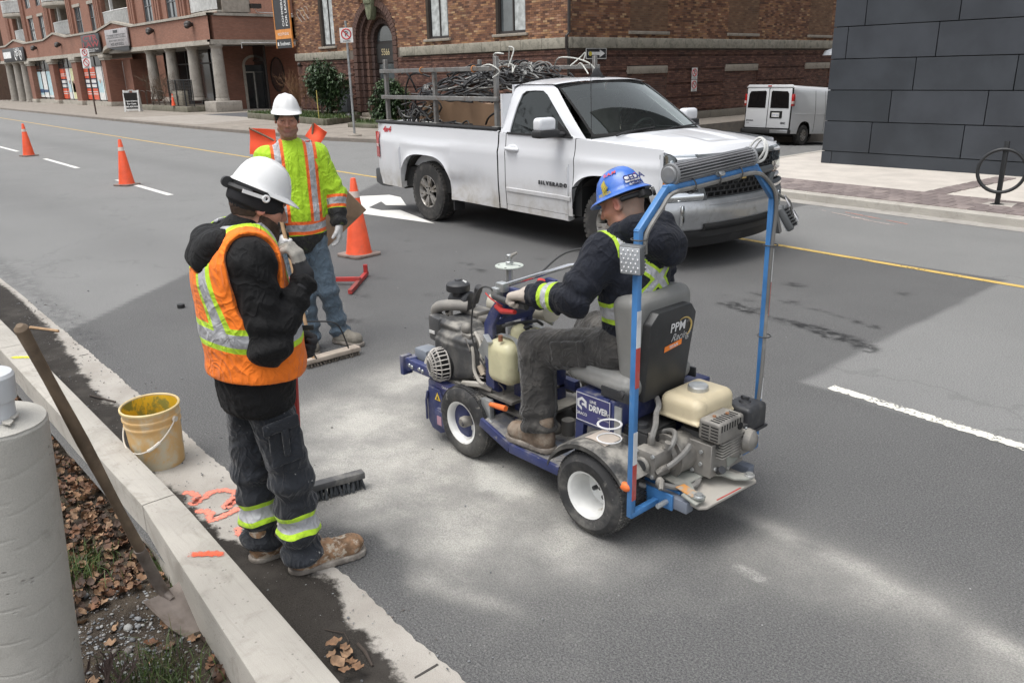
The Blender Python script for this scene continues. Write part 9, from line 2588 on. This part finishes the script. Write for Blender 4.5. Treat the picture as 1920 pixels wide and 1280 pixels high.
for i in range(1500):
 x=-3.03+.33*r.randn()*.75; y=.60+.25*r.randn()*.75;
 if y>inn(x)-.03:continue
 _k[0]=r.randint(4); s=.003+.008*r.rand()**3
 pebble_geo(r,np.array([x,y,float(bed_z(np.array([x]),np.array([y]))[0])+s*.3]),s,V,F,MI)
o=np_mesh('gravel',V,F,stone_g,None,midx=MI); tag(o,'fine grey gravel scattered on the bare soil by the shovel','gravel',kind='stuff')
for i in range(26):
 V,F,MI=[],[],[]; x=-3.04+.18*r.randn(); y=min(.85,.62+.13*r.randn()); _k[0]=i%4; s=.010+.014*r.rand()
 pebble_geo(r,np.zeros(3),s,V,F,MI); o=np_mesh('stone',V,F,stone_g,None,midx=MI); o.location=(x,y,float(bed_z(np.array([x]),np.array([y]))[0])+s*.3)
 tag(o,'loose grey stone on the bare soil near the shovel blade','stone','loose stones by the shovel blade')
def tuft(cx,cy,sx,sy,n,h,seed,label):
 r=np.random.RandomState(seed); P=[]
 while len(P)<n:
  x,y=cx+sx*r.randn(),cy+sy*r.randn()
  if y<inn(x)-.01:P.append((x,y,float(bed_z(np.array([x]),np.array([y]))[0])-.004))
 grass('grass',P,h,seed,label,spread=.9,w=.0018)
tuft(-3.72,.60,.10,.08,420,.10,71,'green grass tuft beside the concrete pier')
tuft(-2.70,.62,.10,.08,420,.11,72,'green grass tuft at the bottom edge of the planting bed')
tuft(-3.30,.905,.18,.012,60,.06,73,'sparse grass blades along the foot of the kerb')
tuft(-4.9,.70,.3,.12,160,.06,74,'thin grass among the leaves up the planting bed')
t=thing('weed','small upright green weed growing against the kerb face','plant',(-2.70,.862,-.09))
r2=random.Random(4); m=MB(); m.tube([(0,0,0),(.004,.002,.12),(0,.004,.24)],[.0025,.002,.001],5); m.build('stem',grass_m[2],t)
V,F=[],[]
for k in range(60):
 z=.03+.21*k/60; a=r2.uniform(0,2*pi); L_=.018*(1.1-k/90); b0=len(V); c=np.array([.002,.002,z]); dx=np.array([cos(a),sin(a),.6])*L_; sd=np.array([-sin(a),cos(a),0])*L_*.22
 V+=[c,c+dx*.5+sd,c+dx,c+dx*.5-sd]; F.append((b0,b0+1,b0+2,b0+3))
o=np_mesh('leaves',V,F,grass_m[0],t); o['kind']='stuff'
twiggy('thin leafless reddish stems growing at the foot of the concrete pier',(-2.60,.40,-.15),.42,.22,5,21,M('thin red stem',(.075,.05,.042),.8),'plant')
def stick(name,label,pts,rad,mt,cat='stick'):
 c=Vector(pts[0]); t_=MB(); t_.tube([Vector(p)-c for p in pts],rad,6); o=t_.build(name,mt); o.location=c; return tag(o,label,cat)
stick('twig','broken brown twig lying on the gutter dirt beside the leaf cluster',[(-2.30,1.23,.022),(-2.24,1.225,.024),(-2.16,1.205,.022)],[.006,.007,.004],bark)
stick('twig','thin bent twig curving over the gutter dirt near the broken one',[(-2.46,1.18,.022),(-2.38,1.22,.03),(-2.33,1.21,.028),(-2.30,1.16,.02)],[.002,.0025,.002,.001],bark)
stick('wood_scrap','pale splinter of wood lying in the far gutter',[(-7.85,1.35,.02),(-7.55,1.50,.02)],[.014,.012],wood)
stick('wood_scrap','short dark stick lying in the gutter up from the bucket',[(-5.75,1.25,.02),(-5.5,1.34,.02)],[.006,.006],bark)
m=MB(); m.lathe((0,0,0),AZ,[(.035,0),(.035,.035),(0,.036)],12); o=m.build('rubber_puck',M('black rubber block',(.02,.02,.02),.6)); o.location=(-7.58,2.56,.001); tag(o,'small black rubber puck lying on the asphalt seam','rubber block')
V,F,MI=[],[],[]; r=np.random.RandomState(5)
for i in range(1900):
 x=-9+8.4*r.rand(); q=r.rand(); y=float(outr(x))+.02+(float(gutY(x))-float(outr(x)))*(q if r.rand()<.75 else .9+.5*r.rand()); s=.0022+.006*r.rand()**5
 if r.rand()<.06:y=1.6+5*r.rand()**1.6; s=.004+.006*r.rand()**3
 _k[0]=r.randint(4); pebble_geo(r,np.array([x,y,.012 if y<gutY(x)else .001+s*.4]),s,V,F,MI)
o=np_mesh('grit',V,F,stone_g,None,midx=MI); tag(o,'loose grit and crumbs of stone scattered along the gutter and road edge','grit',kind='stuff')
